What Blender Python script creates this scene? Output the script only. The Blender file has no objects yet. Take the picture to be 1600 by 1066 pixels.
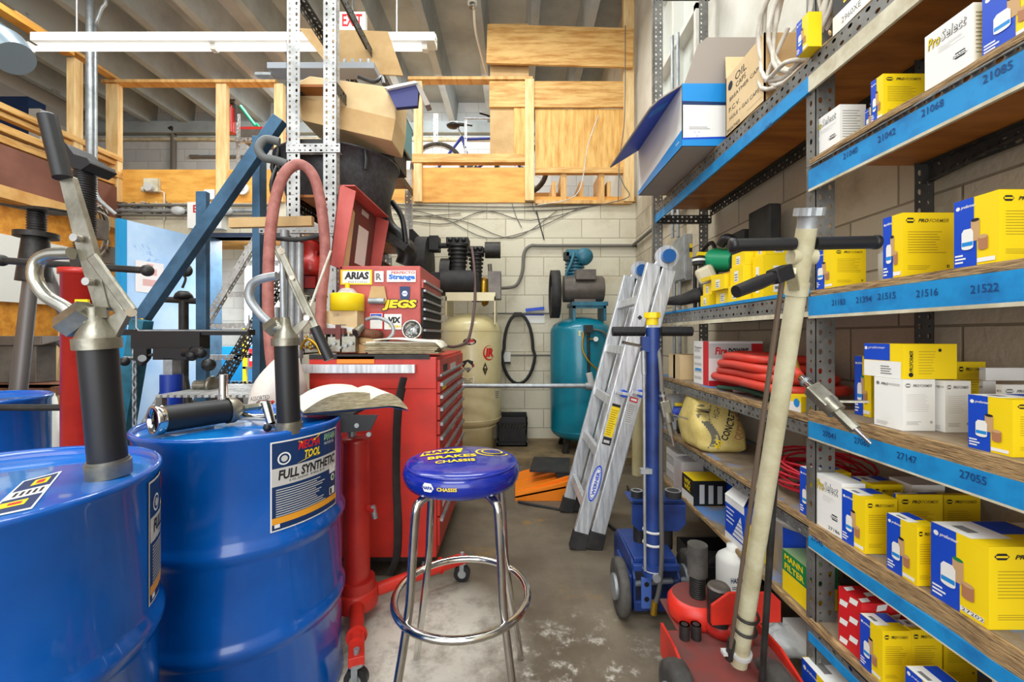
import bpy, math, random
from mathutils import Vector, Matrix
random.seed(7)
R = math.radians
scene = bpy.context.scene
col = scene.collection
# ------------------------------------------------------------ camera, world, lights, exposure
FPX, VX, VY, EYE = 660.0, 805.0, 525.0, 1.15
cd = bpy.data.cameras.new('camera'); cd.sensor_width = 36; cd.lens = FPX / 1600 * 36
cd.shift_x = (800 - VX) / 1600; cd.shift_y = -(533 - VY) / 1600
cd.clip_start = .02; cd.clip_end = 60
cam = bpy.data.objects.new('camera', cd); col.objects.link(cam)
cam.location = (0, 0, EYE); cam.rotation_euler = (R(90), 0, 0); scene.camera = cam
scene.view_settings.view_transform = 'Standard'; scene.view_settings.look = 'None'
scene.view_settings.gamma = 1; scene.view_settings.use_curve_mapping = False
scene.view_settings.exposure = 0.32
w = bpy.data.worlds.new('world'); scene.world = w; w.use_nodes = True
bg = w.node_tree.nodes['Background']; bg.inputs[0].default_value = (.93, .96, 1, 1); bg.inputs[1].default_value = 1.0

def area(name, loc, size, power, rot=(0, 0, 0), color=(1, 1, 1), sy=None, spread=180):
    l = bpy.data.lights.new(name, 'AREA'); l.energy = power; l.color = color
    l.shape = 'RECTANGLE'; l.size = size; l.size_y = sy or size; l.spread = R(spread)
    o = bpy.data.objects.new(name, l); o.location = loc; o.rotation_euler = rot; col.objects.link(o); return o
area('overhead_fill', (-.3, 1.0, 4.3), 2.4, 42, sy=.5, color=(.96, 1, .99))  # these overhead lamps are unseen fill, with no fixtures modelled for them
area('overhead_fill', (-2.6, 1.6, 4.3), 2.4, 40, sy=.5, color=(.96, 1, .99))
area('overhead_fill', (-.8, -1.4, 3.9), 2.4, 60, rot=(R(25), 0, 0), sy=.8, color=(.97, 1, .99))  # unseen fill lamp behind the camera, tilted toward the scene
area('overhead_fill', (-2.6, 3.0, 4.3), 2.4, 45, sy=.4, color=(.96, 1, .99))
area('rear_fill', (-.6, -2.6, 1.7), 4.0, 85, rot=(R(90), 0, 0), sy=2.6, color=(.97, .99, 1))  # area lamp added behind the camera as soft fill; no door stands there
area('back_room_light', (-2.9, 5.2, 2.45), 1.6, 190, sy=1.0, color=(.90, .96, 1))
area('loft_wall_fill', (-1.8, 5.2, 4.35), 3.4, 90, rot=(R(35), 0, 0), sy=.4, color=(.96, 1, .99))  # added fill, aimed at the far loft wall to brighten it
area('aisle_fill', (-.3, 3.2, 4.3), 1.8, 38, sy=.5, color=(.97, 1, .98))  # unseen overhead fill above the aisle, no fixture modelled

# ------------------------------------------------------------ helpers
def P(px, py, Y): return Vector(((px - VX) / FPX * Y, Y, EYE - (py - VY) / FPX * Y))
def PX(px, Y): return (px - VX) / FPX * Y
def PZ(py, Y): return EYE - (py - VY) / FPX * Y
def s(r, g, b):
    f = lambda c: (c / 255 / 12.92) if c / 255 <= .04045 else ((c / 255 + .055) / 1.055) ** 2.4
    return (f(r), f(g), f(b), 1)

def mk(name, c, r=.5, m=0, c2=None, ns=8, lo=.4, hi=.65, bump=0, bs=60, st=None, coat=0, emit=0, spot=None, alpha=1, trans=0):
    mt = bpy.data.materials.new(name); mt.use_nodes = True; nt = mt.node_tree; N = nt.nodes; L = nt.links
    b = N['Principled BSDF']; b.inputs['Base Color'].default_value = c; b.inputs['Roughness'].default_value = r
    b.inputs['Metallic'].default_value = m; b.inputs['Coat Weight'].default_value = coat; b.inputs['Alpha'].default_value = alpha
    b.inputs['Transmission Weight'].default_value = trans
    tc = N.new('ShaderNodeTexCoord'); mp = N.new('ShaderNodeMapping'); L.new(tc.outputs['Object'], mp.inputs[0])
    if st: mp.inputs['Scale'].default_value = st
    cur = None
    if c2:
        n = N.new('ShaderNodeTexNoise'); n.inputs['Scale'].default_value = ns; n.inputs['Detail'].default_value = 6; n.inputs['Roughness'].default_value = .62
        L.new(mp.outputs[0], n.inputs['Vector'])
        cr = N.new('ShaderNodeValToRGB'); cr.color_ramp.elements[0].position = lo; cr.color_ramp.elements[1].position = hi
        cr.color_ramp.elements[0].color = c; cr.color_ramp.elements[1].color = c2
        L.new(n.outputs['Fac'], cr.inputs[0]); cur = cr.outputs[0]; L.new(cur, b.inputs['Base Color'])
    if spot:
        sc, ss, th = spot
        n = N.new('ShaderNodeTexNoise'); n.inputs['Scale'].default_value = ss; n.inputs['Detail'].default_value = 8; n.inputs['Roughness'].default_value = .7
        L.new(tc.outputs['Object'], n.inputs['Vector'])
        cr = N.new('ShaderNodeValToRGB'); cr.color_ramp.elements[0].position = th; cr.color_ramp.elements[1].position = th + .05
        L.new(n.outputs['Fac'], cr.inputs[0]); mx = N.new('ShaderNodeMix'); mx.data_type = 'RGBA'
        L.new(cr.outputs[0], mx.inputs['Factor'])
        if cur: L.new(cur, mx.inputs[6])
        else: mx.inputs[6].default_value = c
        mx.inputs[7].default_value = sc; L.new(mx.outputs[2], b.inputs['Base Color'])
    if bump:
        n = N.new('ShaderNodeTexNoise'); n.inputs['Scale'].default_value = bs; n.inputs['Detail'].default_value = 4
        L.new(mp.outputs[0], n.inputs['Vector']); bp = N.new('ShaderNodeBump'); bp.inputs['Strength'].default_value = bump; bp.inputs['Distance'].default_value = .01
        L.new(n.outputs['Fac'], bp.inputs['Height']); L.new(bp.outputs[0], b.inputs['Normal'])
    if emit: b.inputs['Emission Color'].default_value = c; b.inputs['Emission Strength'].default_value = emit
    return mt

def brickmat(name, c, c2, mortar, plane='xz', rough=.8, dirt=None, bw=.4, bh=.2, off=(0, 0, 0), bumpd=.006):
    mt = bpy.data.materials.new(name); mt.use_nodes = True; nt = mt.node_tree; N = nt.nodes; L = nt.links; b = N['Principled BSDF']
    b.inputs['Roughness'].default_value = rough
    tc = N.new('ShaderNodeTexCoord'); sp = N.new('ShaderNodeSeparateXYZ'); cb = N.new('ShaderNodeCombineXYZ')
    L.new(tc.outputs['Object'], sp.inputs[0]); L.new(sp.outputs[0 if plane[0] == 'x' else 1], cb.inputs[0]); L.new(sp.outputs[2], cb.inputs[1])
    mp = N.new('ShaderNodeMapping'); mp.inputs['Location'].default_value = off; L.new(cb.outputs[0], mp.inputs[0])
    bk = N.new('ShaderNodeTexBrick'); bk.inputs['Scale'].default_value = 1; bk.inputs['Brick Width'].default_value = bw; bk.inputs['Row Height'].default_value = bh
    bk.inputs['Mortar Size'].default_value = .005; bk.inputs['Mortar Smooth'].default_value = .6
    bk.inputs['Color1'].default_value = c; bk.inputs['Color2'].default_value = c2; bk.inputs['Mortar'].default_value = mortar
    L.new(mp.outputs[0], bk.inputs['Vector'])
    n = N.new('ShaderNodeTexNoise'); n.inputs['Scale'].default_value = 2.2; n.inputs['Detail'].default_value = 9; n.inputs['Roughness'].default_value = .68
    L.new(tc.outputs['Object'], n.inputs['Vector']); cr = N.new('ShaderNodeValToRGB'); cr.color_ramp.elements[0].position = .52; cr.color_ramp.elements[1].position = .75
    L.new(n.outputs['Fac'], cr.inputs[0]); mx = N.new('ShaderNodeMix'); mx.data_type = 'RGBA'; L.new(cr.outputs[0], mx.inputs['Factor'])
    L.new(bk.outputs['Color'], mx.inputs[6]); mx.inputs[7].default_value = dirt or mortar; L.new(mx.outputs[2], b.inputs['Base Color'])
    n2 = N.new('ShaderNodeTexNoise'); n2.inputs['Scale'].default_value = 45; n2.inputs['Detail'].default_value = 5; L.new(tc.outputs['Object'], n2.inputs['Vector'])
    ma = N.new('ShaderNodeMath'); ma.operation = 'MULTIPLY_ADD'; ma.inputs[1].default_value = -1.2
    L.new(bk.outputs['Fac'], ma.inputs[0]); L.new(n2.outputs['Fac'], ma.inputs[2])
    bp = N.new('ShaderNodeBump'); bp.inputs['Strength'].default_value = .6; bp.inputs['Distance'].default_value = bumpd
    L.new(ma.outputs[0], bp.inputs['Height']); L.new(bp.outputs[0], b.inputs['Normal'])
    return mt

_tc = {}
def textgeo(t, bold, shear):
    k = (t, bold, shear)
    if k not in _tc:
        cu = bpy.data.curves.new('t', 'FONT'); cu.body = t; cu.size = 1; cu.offset = bold; cu.shear = shear; cu.resolution_u = 2
        o = bpy.data.objects.new('t', cu); col.objects.link(o)
        bpy.context.view_layer.update()
        e = o.evaluated_get(bpy.context.evaluated_depsgraph_get()); me = e.to_mesh()
        vs = [(v.co.x, v.co.y) for v in me.vertices]; fs = [tuple(p.vertices) for p in me.polygons]
        e.to_mesh_clear(); bpy.data.objects.remove(o); bpy.data.curves.remove(cu)
        x0 = min(v[0] for v in vs); x1 = max(v[0] for v in vs); y0 = min(v[1] for v in vs); y1 = max(v[1] for v in vs)
        _tc[k] = ([((x - x0) / (x1 - x0), (y - y0) / (y1 - y0)) for x, y in vs], fs, (x1 - x0) / (y1 - y0))
    return _tc[k]

def frame(o, u, v):
    u = Vector(u).normalized(); v = Vector(v).normalized(); n = u.cross(v).normalized(); v = n.cross(u)
    M = Matrix((u, v, n)).transposed().to_4x4(); M.translation = Vector(o); return M
def orient(p0, p1):
    d = Vector(p1) - Vector(p0); q = d.to_track_quat('Z', 'Y'); M = q.to_matrix().to_4x4(); M.translation = Vector(p0); return M
def spline(pts, k=6, closed=False):
    pts = [Vector(p) for p in pts]; n = len(pts); out = []
    rng = range(n) if closed else range(n - 1)
    for i in rng:
        a = pts[(i - 1) % n] if closed or i > 0 else pts[i]; b = pts[i]; c = pts[(i + 1) % n]
        d = pts[(i + 2) % n] if closed or i + 2 < n else c
        for j in range(k):
            t = j / k; out.append(.5 * ((2 * b) + (c - a) * t + (2 * a - 5 * b + 4 * c - d) * t * t + (3 * b - a - 3 * c + d) * t ** 3))
    if not closed: out.append(pts[-1])
    return out

OFF = {}
class MB:
    def __init__(self, M=None): self.v = []; self.f = []; self.mi = []; self.sm = []; self.mats = []; self.M = M
    def add(self, vs, fs, mat, smooth=False, M=None):
        if mat not in self.mats: self.mats.append(mat)
        k = self.mats.index(mat); n = len(self.v)
        T = M
        if self.M is not None: T = self.M @ M if M is not None else self.M
        if T is not None: vs = [T @ Vector(p) for p in vs]
        self.v += [tuple(p) for p in vs]
        for f in fs: self.f.append(tuple(i + n for i in f)); self.mi.append(k); self.sm.append(smooth)
        return self
    def bx(self, x0, x1, y0, y1, z0, z1, mat, M=None):
        return self.add([(x0, y0, z0), (x1, y0, z0), (x1, y1, z0), (x0, y1, z0), (x0, y0, z1), (x1, y0, z1), (x1, y1, z1), (x0, y1, z1)],
                        [(0, 3, 2, 1), (4, 5, 6, 7), (0, 1, 5, 4), (1, 2, 6, 5), (2, 3, 7, 6), (3, 0, 4, 7)], mat, False, M)
    def beam(self, p0, p1, w, h, mat, up=(0, 0, 1)):     # box from p0 to p1, w across, h along 'up'
        p0 = Vector(p0); p1 = Vector(p1); d = (p1 - p0); L = d.length; d.normalize(); up = Vector(up)
        a = d.cross(up)
        if a.length < 1e-4: a = d.cross(Vector((0, 1, 0)))
        a.normalize(); u = a.cross(d)
        M = Matrix((a, d, u)).transposed().to_4x4(); M.translation = p0
        return self.bx(-w / 2, w / 2, 0, L, -h / 2, h / 2, mat, M)
    def cyl(self, p0, p1, r0, mat, r1=None, n=16, cap=True, smooth=True):
        r1 = r0 if r1 is None else r1; p0 = Vector(p0); p1 = Vector(p1); M = orient(p0, p1); L = (p1 - p0).length
        vs = []
        for z, r in ((0, r0), (L, r1)):
            vs += [(r * math.cos(2 * math.pi * i / n), r * math.sin(2 * math.pi * i / n), z) for i in range(n)]
        self.add(vs, [(i, (i + 1) % n, n + (i + 1) % n, n + i) for i in range(n)], mat, smooth, M)
        if cap: self.add(vs, [tuple(range(n))[::-1], tuple(range(n, 2 * n))], mat, False, M)
        return self
    def tube(self, pts, r, mat, n=8, closed=False, k=0, cap=True, flat=1):
        if k: pts = spline(pts, k, closed)
        pts = [Vector(p) for p in pts]; m = len(pts); rs = r if isinstance(r, (list, tuple)) else [r] * m
        if len(rs) != m: rs = [rs[min(len(rs) - 1, int(i * (len(rs)) / m))] for i in range(m)]
        T = []
        for i in range(m):
            if closed: t = pts[(i + 1) % m] - pts[i - 1]
            else: t = pts[min(i + 1, m - 1)] - pts[max(i - 1, 0)]
            T.append(t.normalized() if t.length > 1e-9 else Vector((0, 0, 1)))
        a = T[0].orthogonal().normalized(); vs = []
        for i in range(m):
            a = (a - T[i] * a.dot(T[i])).normalized(); b = T[i].cross(a)
            vs += [pts[i] + (a * math.cos(2 * math.pi * j / n) + b * math.sin(2 * math.pi * j / n) * flat) * rs[i] for j in range(n)]
        fs = []
        for i in range(m if closed else m - 1):
            o = 0
            if closed and i == m - 1:   # align seam
                o = min(range(n), key=lambda q: (vs[(m - 1) * n] - vs[q]).length)
            A = i * n; B = ((i + 1) % m) * n
            fs += [(A + j, A + (j + 1) % n, B + (j + 1 + o) % n, B + (j + o) % n) for j in range(n)]
        self.add(vs, fs, mat, True)
        if cap and not closed: self.add(vs, [tuple(range(n))[::-1], tuple(range((m - 1) * n, m * n))], mat, False)
        return self
    def lathe(self, prof, mat, o=(0, 0, 0), n=32, M=None, smooth=True, a0=0, a1=2 * math.pi):
        T = M if M is not None else Matrix.Translation(Vector(o)); full = abs(a1 - a0 - 2 * math.pi) < 1e-6; c = n if full else n + 1
        vs = []
        for r, z in prof: vs += [(r * math.cos(a0 + (a1 - a0) * i / n), r * math.sin(a0 + (a1 - a0) * i / n), z) for i in range(c)]
        fs = []
        for k in range(len(prof) - 1):
            for i in range(n):
                j = (i + 1) % c; fs.append((k * c + i, k * c + j, (k + 1) * c + j, (k + 1) * c + i))
        return self.add(vs, fs, mat, smooth, T)
    def sph(self, c, r, mat, sc=(1, 1, 1), n=14):
        prof = [(math.sin(math.pi * i / 8) * r, -math.cos(math.pi * i / 8) * r) for i in range(9)]
        prof[0] = (1e-4, prof[0][1]); prof[-1] = (1e-4, prof[-1][1])
        return self.lathe(prof, mat, M=Matrix.Translation(Vector(c)) @ Matrix.Diagonal((*sc, 1)), n=n)
    def prism(self, poly, t, mat, M, smooth=False):      # poly in the local xy plane, extruded along +z by t
        n = len(poly); vs = [(x, y, 0) for x, y in poly] + [(x, y, t) for x, y in poly]
        self.add(vs, [tuple(range(n))[::-1], tuple(range(n, 2 * n))], mat, False, M)
        return self.add(vs, [(i, (i + 1) % n, n + (i + 1) % n, n + i) for i in range(n)], mat, smooth, M)
    def quad(self, M, x0, x1, y0, y1, mat, off=.0005): return self.add([(x0, y0, off), (x1, y0, off), (x1, y1, off), (x0, y1, off)], [(0, 1, 2, 3)], mat, False, M)
    def poly(self, M, pts, mat, off=.0005): return self.add([(x, y, off) for x, y in pts], [tuple(range(len(pts)))], mat, False, M)
    def disc(self, M, x, y, rx, mat, ry=None, off=.0006, n=20): ry = ry or rx; return self.poly(M, [(x + rx * math.cos(2 * math.pi * i / n), y + ry * math.sin(2 * math.pi * i / n)) for i in range(n)], mat, off)
    def text(self, t, M, x, y, h, mat, w=None, bold=.0, shear=0, off=.0009, cx=False, rot=0):
        vs, fs, asp = textgeo(t, bold, shear); w = w or asp * h; x0 = x - (w / 2 if cx else 0)
        T = M @ Matrix.Translation((x0, y, off)) @ Matrix.Rotation(rot, 4, 'Z')
        return self.add([(a * w, b * h, 0) for a, b in vs], fs, mat, False, T)
    def lines(self, M, x0, x1, y0, y1, n, mat, off=.0006, ragged=.3, fill=.42, seg=1):
        rnd = random.Random(int((x0 + y0 * 3) * 1e4) + n); h = (y1 - y0) / n
        for i in range(n):
            xe = x1 - (x1 - x0) * ragged * rnd.random(); 
            for q in range(seg): self.quad(M, x0 + (xe - x0) * q / seg, x0 + (xe - x0) * (q + 1) / seg, y0 + h * i, y0 + h * (i + fill), mat, off)
        return self
    # perforated strip: local x 0..w, local z 0..L, thickness along y
    def perf(self, M, L, w, mat, cols=2, pitch=.03, t=.002, hr=.0045, slot=True):
        nz = max(1, int(round(L / pitch))); p = L / nz; cw = w / cols; vs = []; fs = []
        q = [(1, 0), (1, 1), (0, 1), (-1, 1), (-1, 0), (-1, -1), (0, -1), (1, -1)]
        for i in range(nz):
            for c in range(cols):
                big = ((i + c) % 2 == 0) and slot; hx = hr * (1.25 if big else .8); hz = hr * (1.9 if big else .8)
                hz = min(hz, p * .42); cx = cw * (c + .5); cz = p * (i + .5); b = len(vs)
                for yy in (0, t):
                    for (a, d) in q: vs.append((cx + a * cw / 2, yy, cz + d * p / 2))
                    for (a, d) in q:
                        k = .72 if a and d else 1
                        vs.append((cx + a * hx * k, yy, cz + d * hz * k))
                for j in range(8):
                    k = (j + 1) % 8
                    fs.append((b + j, b + k, b + 8 + k, b + 8 + j)); fs.append((b + 16 + k, b + 16 + j, b + 24 + j, b + 24 + k))
                    fs.append((b + 8 + j, b + 8 + k, b + 24 + k, b + 24 + j))
        self.add(vs, fs, mat, False, M)
        self.add([(0, 0, 0), (0, t, 0), (0, t, L), (0, 0, L), (w, 0, 0), (w, t, 0), (w, t, L), (w, 0, L)], [(0, 1, 2, 3), (4, 7, 6, 5), (0, 4, 5, 1), (3, 2, 6, 7)], mat, False, M)
        return self
    def angle(self, p0, p1, d1, d2, w1, w2, mat, pitch=.03, c1=2, c2=1, hr=.0045):
        p0 = Vector(p0); p1 = Vector(p1); z = (p1 - p0).normalized(); L = (p1 - p0).length
        for d, e, wd, c in ((d1, d2, w1, c1), (d2, d1, w2, c2)):
            x = Vector(d); x = (x - z * x.dot(z)).normalized(); y = Vector(e); y = (y - z * y.dot(z) - x * y.dot(x)).normalized()
            M = Matrix((x, y, z)).transposed().to_4x4(); M.translation = p0
            if M.determinant() < 0: pass
            self.perf(M, L, wd, mat, c, pitch, hr=hr)
        return self
    def build(self, name, parent=None, bevel=0, off=None, seg=2, sub=0, solid=0):
        me = bpy.data.meshes.new(name)
        o0 = Vector(off) if off is not None else (OFF.get(parent, Vector((0, 0, 0))) if parent else Vector((0, 0, 0)))
        me.from_pydata([(a - o0.x, b - o0.y, c - o0.z) for a, b, c in self.v], [], self.f)
        for m in self.mats: me.materials.append(m)
        me.polygons.foreach_set('material_index', self.mi); me.polygons.foreach_set('use_smooth', self.sm); me.update()
        o = bpy.data.objects.new(name, me); col.objects.link(o)
        if parent: o.parent = parent; OFF[o] = o0
        if solid: md = o.modifiers.new('solid', 'SOLIDIFY'); md.thickness = solid; md.offset = 0
        if bevel: md = o.modifiers.new('bevel', 'BEVEL'); md.width = bevel; md.segments = seg; md.limit_method = 'ANGLE'; md.angle_limit = R(40)
        if sub: md = o.modifiers.new('sub', 'SUBSURF'); md.levels = sub; md.render_levels = sub
        return o
    def solo(self, name, label, cat, group=None, kind=None, **k):
        xs = [p[0] for p in self.v]; ys = [p[1] for p in self.v]; zs = [p[2] for p in self.v]
        c = Vector(((min(xs) + max(xs)) / 2, (min(ys) + max(ys)) / 2, min(zs)))
        o = self.build(name, off=c, **k); o.location = c; OFF[o] = c; o['label'] = label; o['category'] = cat
        if group: o['group'] = group
        if kind: o['kind'] = kind
        return o
def thing(name, label, cat, loc=(0, 0, 0), group=None):
    o = bpy.data.objects.new(name, None); o.empty_display_size = .05; o.location = loc; col.objects.link(o); OFF[o] = Vector(loc)
    o['label'] = label; o['category'] = cat
    if group: o['group'] = group
    return o
def struct(mb, name, **k):
    o = mb.build(name, **k); o['kind'] = 'structure'; return o
def lab(o, t): o['label'] = t; return o
def copy_tree(o, parent=None):
    c = o.copy(); col.objects.link(c); c.parent = parent
    for ch in [x for x in bpy.data.objects if x.parent == o]: copy_tree(ch, c)
    return c
FR = lambda x, y, z: frame((x, y, z), (1, 0, 0), (0, 0, 1))          # a face towards the camera side (-y)
AI = lambda x, y, z: frame((x, y, z), (0, -1, 0), (0, 0, 1))         # a face towards the aisle (-x)

# ------------------------------------------------------------ materials
pine = mk('pine', s(222, 178, 112), .6, c2=s(190, 136, 70), ns=3, st=(6, 1, 1), bump=.1, bs=30)
pineh = mk('pine_grain_along', s(226, 182, 112), .6, c2=s(188, 132, 62), ns=3.5, st=(1, 1, 9), bump=.1, bs=30, spot=(s(120, 82, 50), 5, .72))
pinelight = mk('pale_pine', s(236, 205, 150), .6, c2=s(215, 172, 108), ns=3, st=(8, 8, 1), bump=.1, bs=30, spot=(s(150, 108, 70), 6, .74))
ply = mk('plywood_amber', s(230, 172, 80), .55, c2=s(204, 138, 52), ns=3, st=(1, 1, 4), bump=.1, bs=40, spot=(s(140, 84, 36), 4, .72))
plyb = mk('plywood_knotty', s(232, 186, 108), .6, c2=s(200, 144, 66), ns=3.2, st=(7, 1, 1), bump=.08, bs=40, spot=(s(128, 88, 56), 3.4, .69))
plytop = mk('plywood_orange', s(186, 118, 46), .5, c2=s(146, 82, 24), ns=3, st=(1, 5, 1), bump=.05)
plygrey = mk('worn_shelf_board', s(150, 132, 108), .75, c2=s(118, 102, 84), ns=9, spot=(s(92, 132, 188), 3.0, .54), bump=.15)
plyedge = mk('rough_board_edge', s(186, 152, 104), .8, c2=s(104, 78, 50), ns=22, st=(4, 1, 14), bump=.6, bs=40)
brown = mk('brown_panel', s(128, 82, 66), .7, c2=s(112, 70, 56), ns=3)
conc = mk('ceiling_concrete', s(168, 178, 182), .9, c2=s(142, 150, 152), ns=1.6, bump=.15, bs=30, spot=(s(120, 122, 118), 3, .66))
galv = mk('galvanized_steel', s(176, 180, 182), .42, m=.55, c2=s(146, 150, 152), ns=14)
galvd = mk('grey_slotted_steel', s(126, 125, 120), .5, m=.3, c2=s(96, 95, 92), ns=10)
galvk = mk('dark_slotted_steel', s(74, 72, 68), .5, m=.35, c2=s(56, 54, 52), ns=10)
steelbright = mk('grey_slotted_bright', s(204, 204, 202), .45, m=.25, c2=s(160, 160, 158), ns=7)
wireg = mk('cable_grey', s(112, 108, 100), .6)
wirew = mk('cable_white', s(214, 208, 196), .55, c2=s(186, 178, 162), ns=20)
black = mk('black_plastic', s(26, 26, 28), .42)
blackm = mk('black_matte', s(34, 33, 33), .7, c2=s(50, 48, 46), ns=14)
ironk = mk('cast_iron_dark', s(60, 58, 56), .5, m=.5, c2=s(40, 38, 36), ns=12, bump=.2, bs=40)
rubber = mk('rubber', s(58, 55, 52), .8, c2=s(84, 80, 74), ns=12, bump=.2)
chrome = mk('chrome', s(222, 220, 216), .12, m=1, c2=s(196, 192, 186), ns=10)
satin = mk('satin_steel', s(196, 194, 184), .27, m=.9, c2=s(166, 163, 150), ns=8)
alum = mk('cast_aluminium', s(160, 156, 142), .36, m=.8, c2=s(126, 122, 108), ns=14, bump=.12, bs=40)
alur = mk('brushed_aluminium', s(222, 224, 226), .38, m=.45, c2=s(178, 180, 183), ns=6, st=(10, 10, 1))
white = mk('white_card', s(236, 235, 230), .6)
whitep = mk('white_paint', s(226, 224, 216), .5)
greyt = mk('print_grey', s(120, 118, 116), .7)
inkk = mk('print_black', s(28, 27, 30), .6)
nblue = mk('box_blue', s(10, 72, 196), .45)
nbluel = mk('box_light_blue', s(24, 140, 214), .45)
nyel = mk('box_yellow', s(246, 212, 12), .5)
yeld = mk('box_yellow_print', s(150, 126, 30), .6)
tanp = mk('print_tan', s(200, 160, 112), .6)
tancol = mk('cardboard', s(202, 168, 118), .8, c2=s(184, 148, 98), ns=4, bump=.08)
tancl = mk('cardboard_light', s(224, 196, 150), .8, c2=s(208, 178, 130), ns=4)
greyc = mk('grey_cardboard', s(166, 156, 146), .8)
tape = mk('blue_masking_tape', s(20, 142, 206), .5, c2=s(14, 112, 178), ns=12, lo=.45, hi=.7)
cream = mk('cream_trim', s(214, 208, 184), .6, c2=s(176, 164, 134), ns=9)
redp = mk('red_enamel', s(196, 44, 34), .38, c2=s(168, 30, 26), ns=4, coat=.2)
redc = mk('red_cabinet', s(214, 52, 38), .42, c2=s(180, 44, 36), ns=3.2, spot=(s(150, 54, 46), 4, .66))
redfade = mk('faded_red', s(196, 92, 84), .5, c2=s(176, 72, 64), ns=4)
redd = mk('dusty_red', s(120, 52, 46), .7, c2=s(92, 62, 58), ns=6)
jackred = mk('jack_red', s(214, 46, 30), .4, c2=s(180, 40, 28), ns=6)
jackblue = mk('jack_blue', s(34, 62, 128), .4, c2=s(24, 42, 92), ns=7, spot=(s(96, 90, 88), 6, .68))
drum = mk('drum_blue', s(0, 92, 186), .2, c2=s(0, 76, 160), ns=2.2, coat=.5, spot=(s(150, 190, 220), 26, .78))
drumtop = mk('drum_blue_lid', s(22, 126, 204), .14, c2=s(10, 92, 184), ns=3, coat=.6)
hoistblue = mk('hoist_blue', s(62, 102, 132), .45, c2=s(42, 76, 102), ns=5)
teal = mk('teal_paint', s(10, 128, 150), .3, c2=s(8, 108, 130), ns=3, coat=.3)
tealb = mk('teal_machine', s(40, 112, 134), .45, c2=s(28, 82, 98), ns=10)
creamt = mk('cream_tank', s(224, 212, 164), .32, c2=s(208, 192, 138), ns=3, coat=.3)
gold = mk('brass_gold', s(176, 136, 40), .35, m=.7)
motor = mk('motor_grey', s(108, 100, 92), .4, m=.3, c2=s(86, 78, 72), ns=6)
handlec = mk('cream_worn_paint', s(206, 200, 168), .45, c2=s(176, 166, 130), ns=9, spot=(s(104, 90, 66), 22, .7))
seatblue = mk('vinyl_blue', s(10, 30, 132), .22, coat=.5, c2=s(16, 44, 160), ns=6)
orange = mk('orange_plastic', s(240, 130, 20), .4)
redhose = mk('red_hose', s(206, 60, 44), .45)
pinkhose = mk('faded_red_hose', s(172, 108, 98), .6, c2=s(146, 84, 76), ns=20)
cordred = mk('red_cord', s(190, 28, 46), .4)
paper = mk('paper', s(232, 226, 208), .7)
paperedge = mk('paper_edge', s(190, 178, 146), .8, c2=s(130, 114, 84), ns=30, st=(1, 1, 12))
plast = mk('clear_plastic', s(226, 228, 228), .2, alpha=.55)
glass = mk('glass', s(230, 240, 240), .05, trans=.9)
green = mk('green_plastic', s(24, 150, 104), .4)
mgreen = mk('print_green', s(20, 130, 70), .5)
printr = mk('print_red', s(206, 30, 36), .5)
navy = mk('print_navy', s(12, 48, 96), .45)
printo = mk('print_orange', s(236, 160, 40), .5)
rust = mk('rusty_iron', s(120, 76, 52), .7, m=.3, c2=s(84, 52, 36), ns=12)
ltblue = mk('pale_blue_door_paint', s(190, 216, 244), .55, c2=s(150, 192, 236), ns=1.6, spot=(s(96, 150, 214), 2.2, .64))
doorblue = mk('door_edge_blue', s(20, 144, 200), .45)
chalk = mk('marker_ink', s(10, 62, 120), .6)
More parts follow.
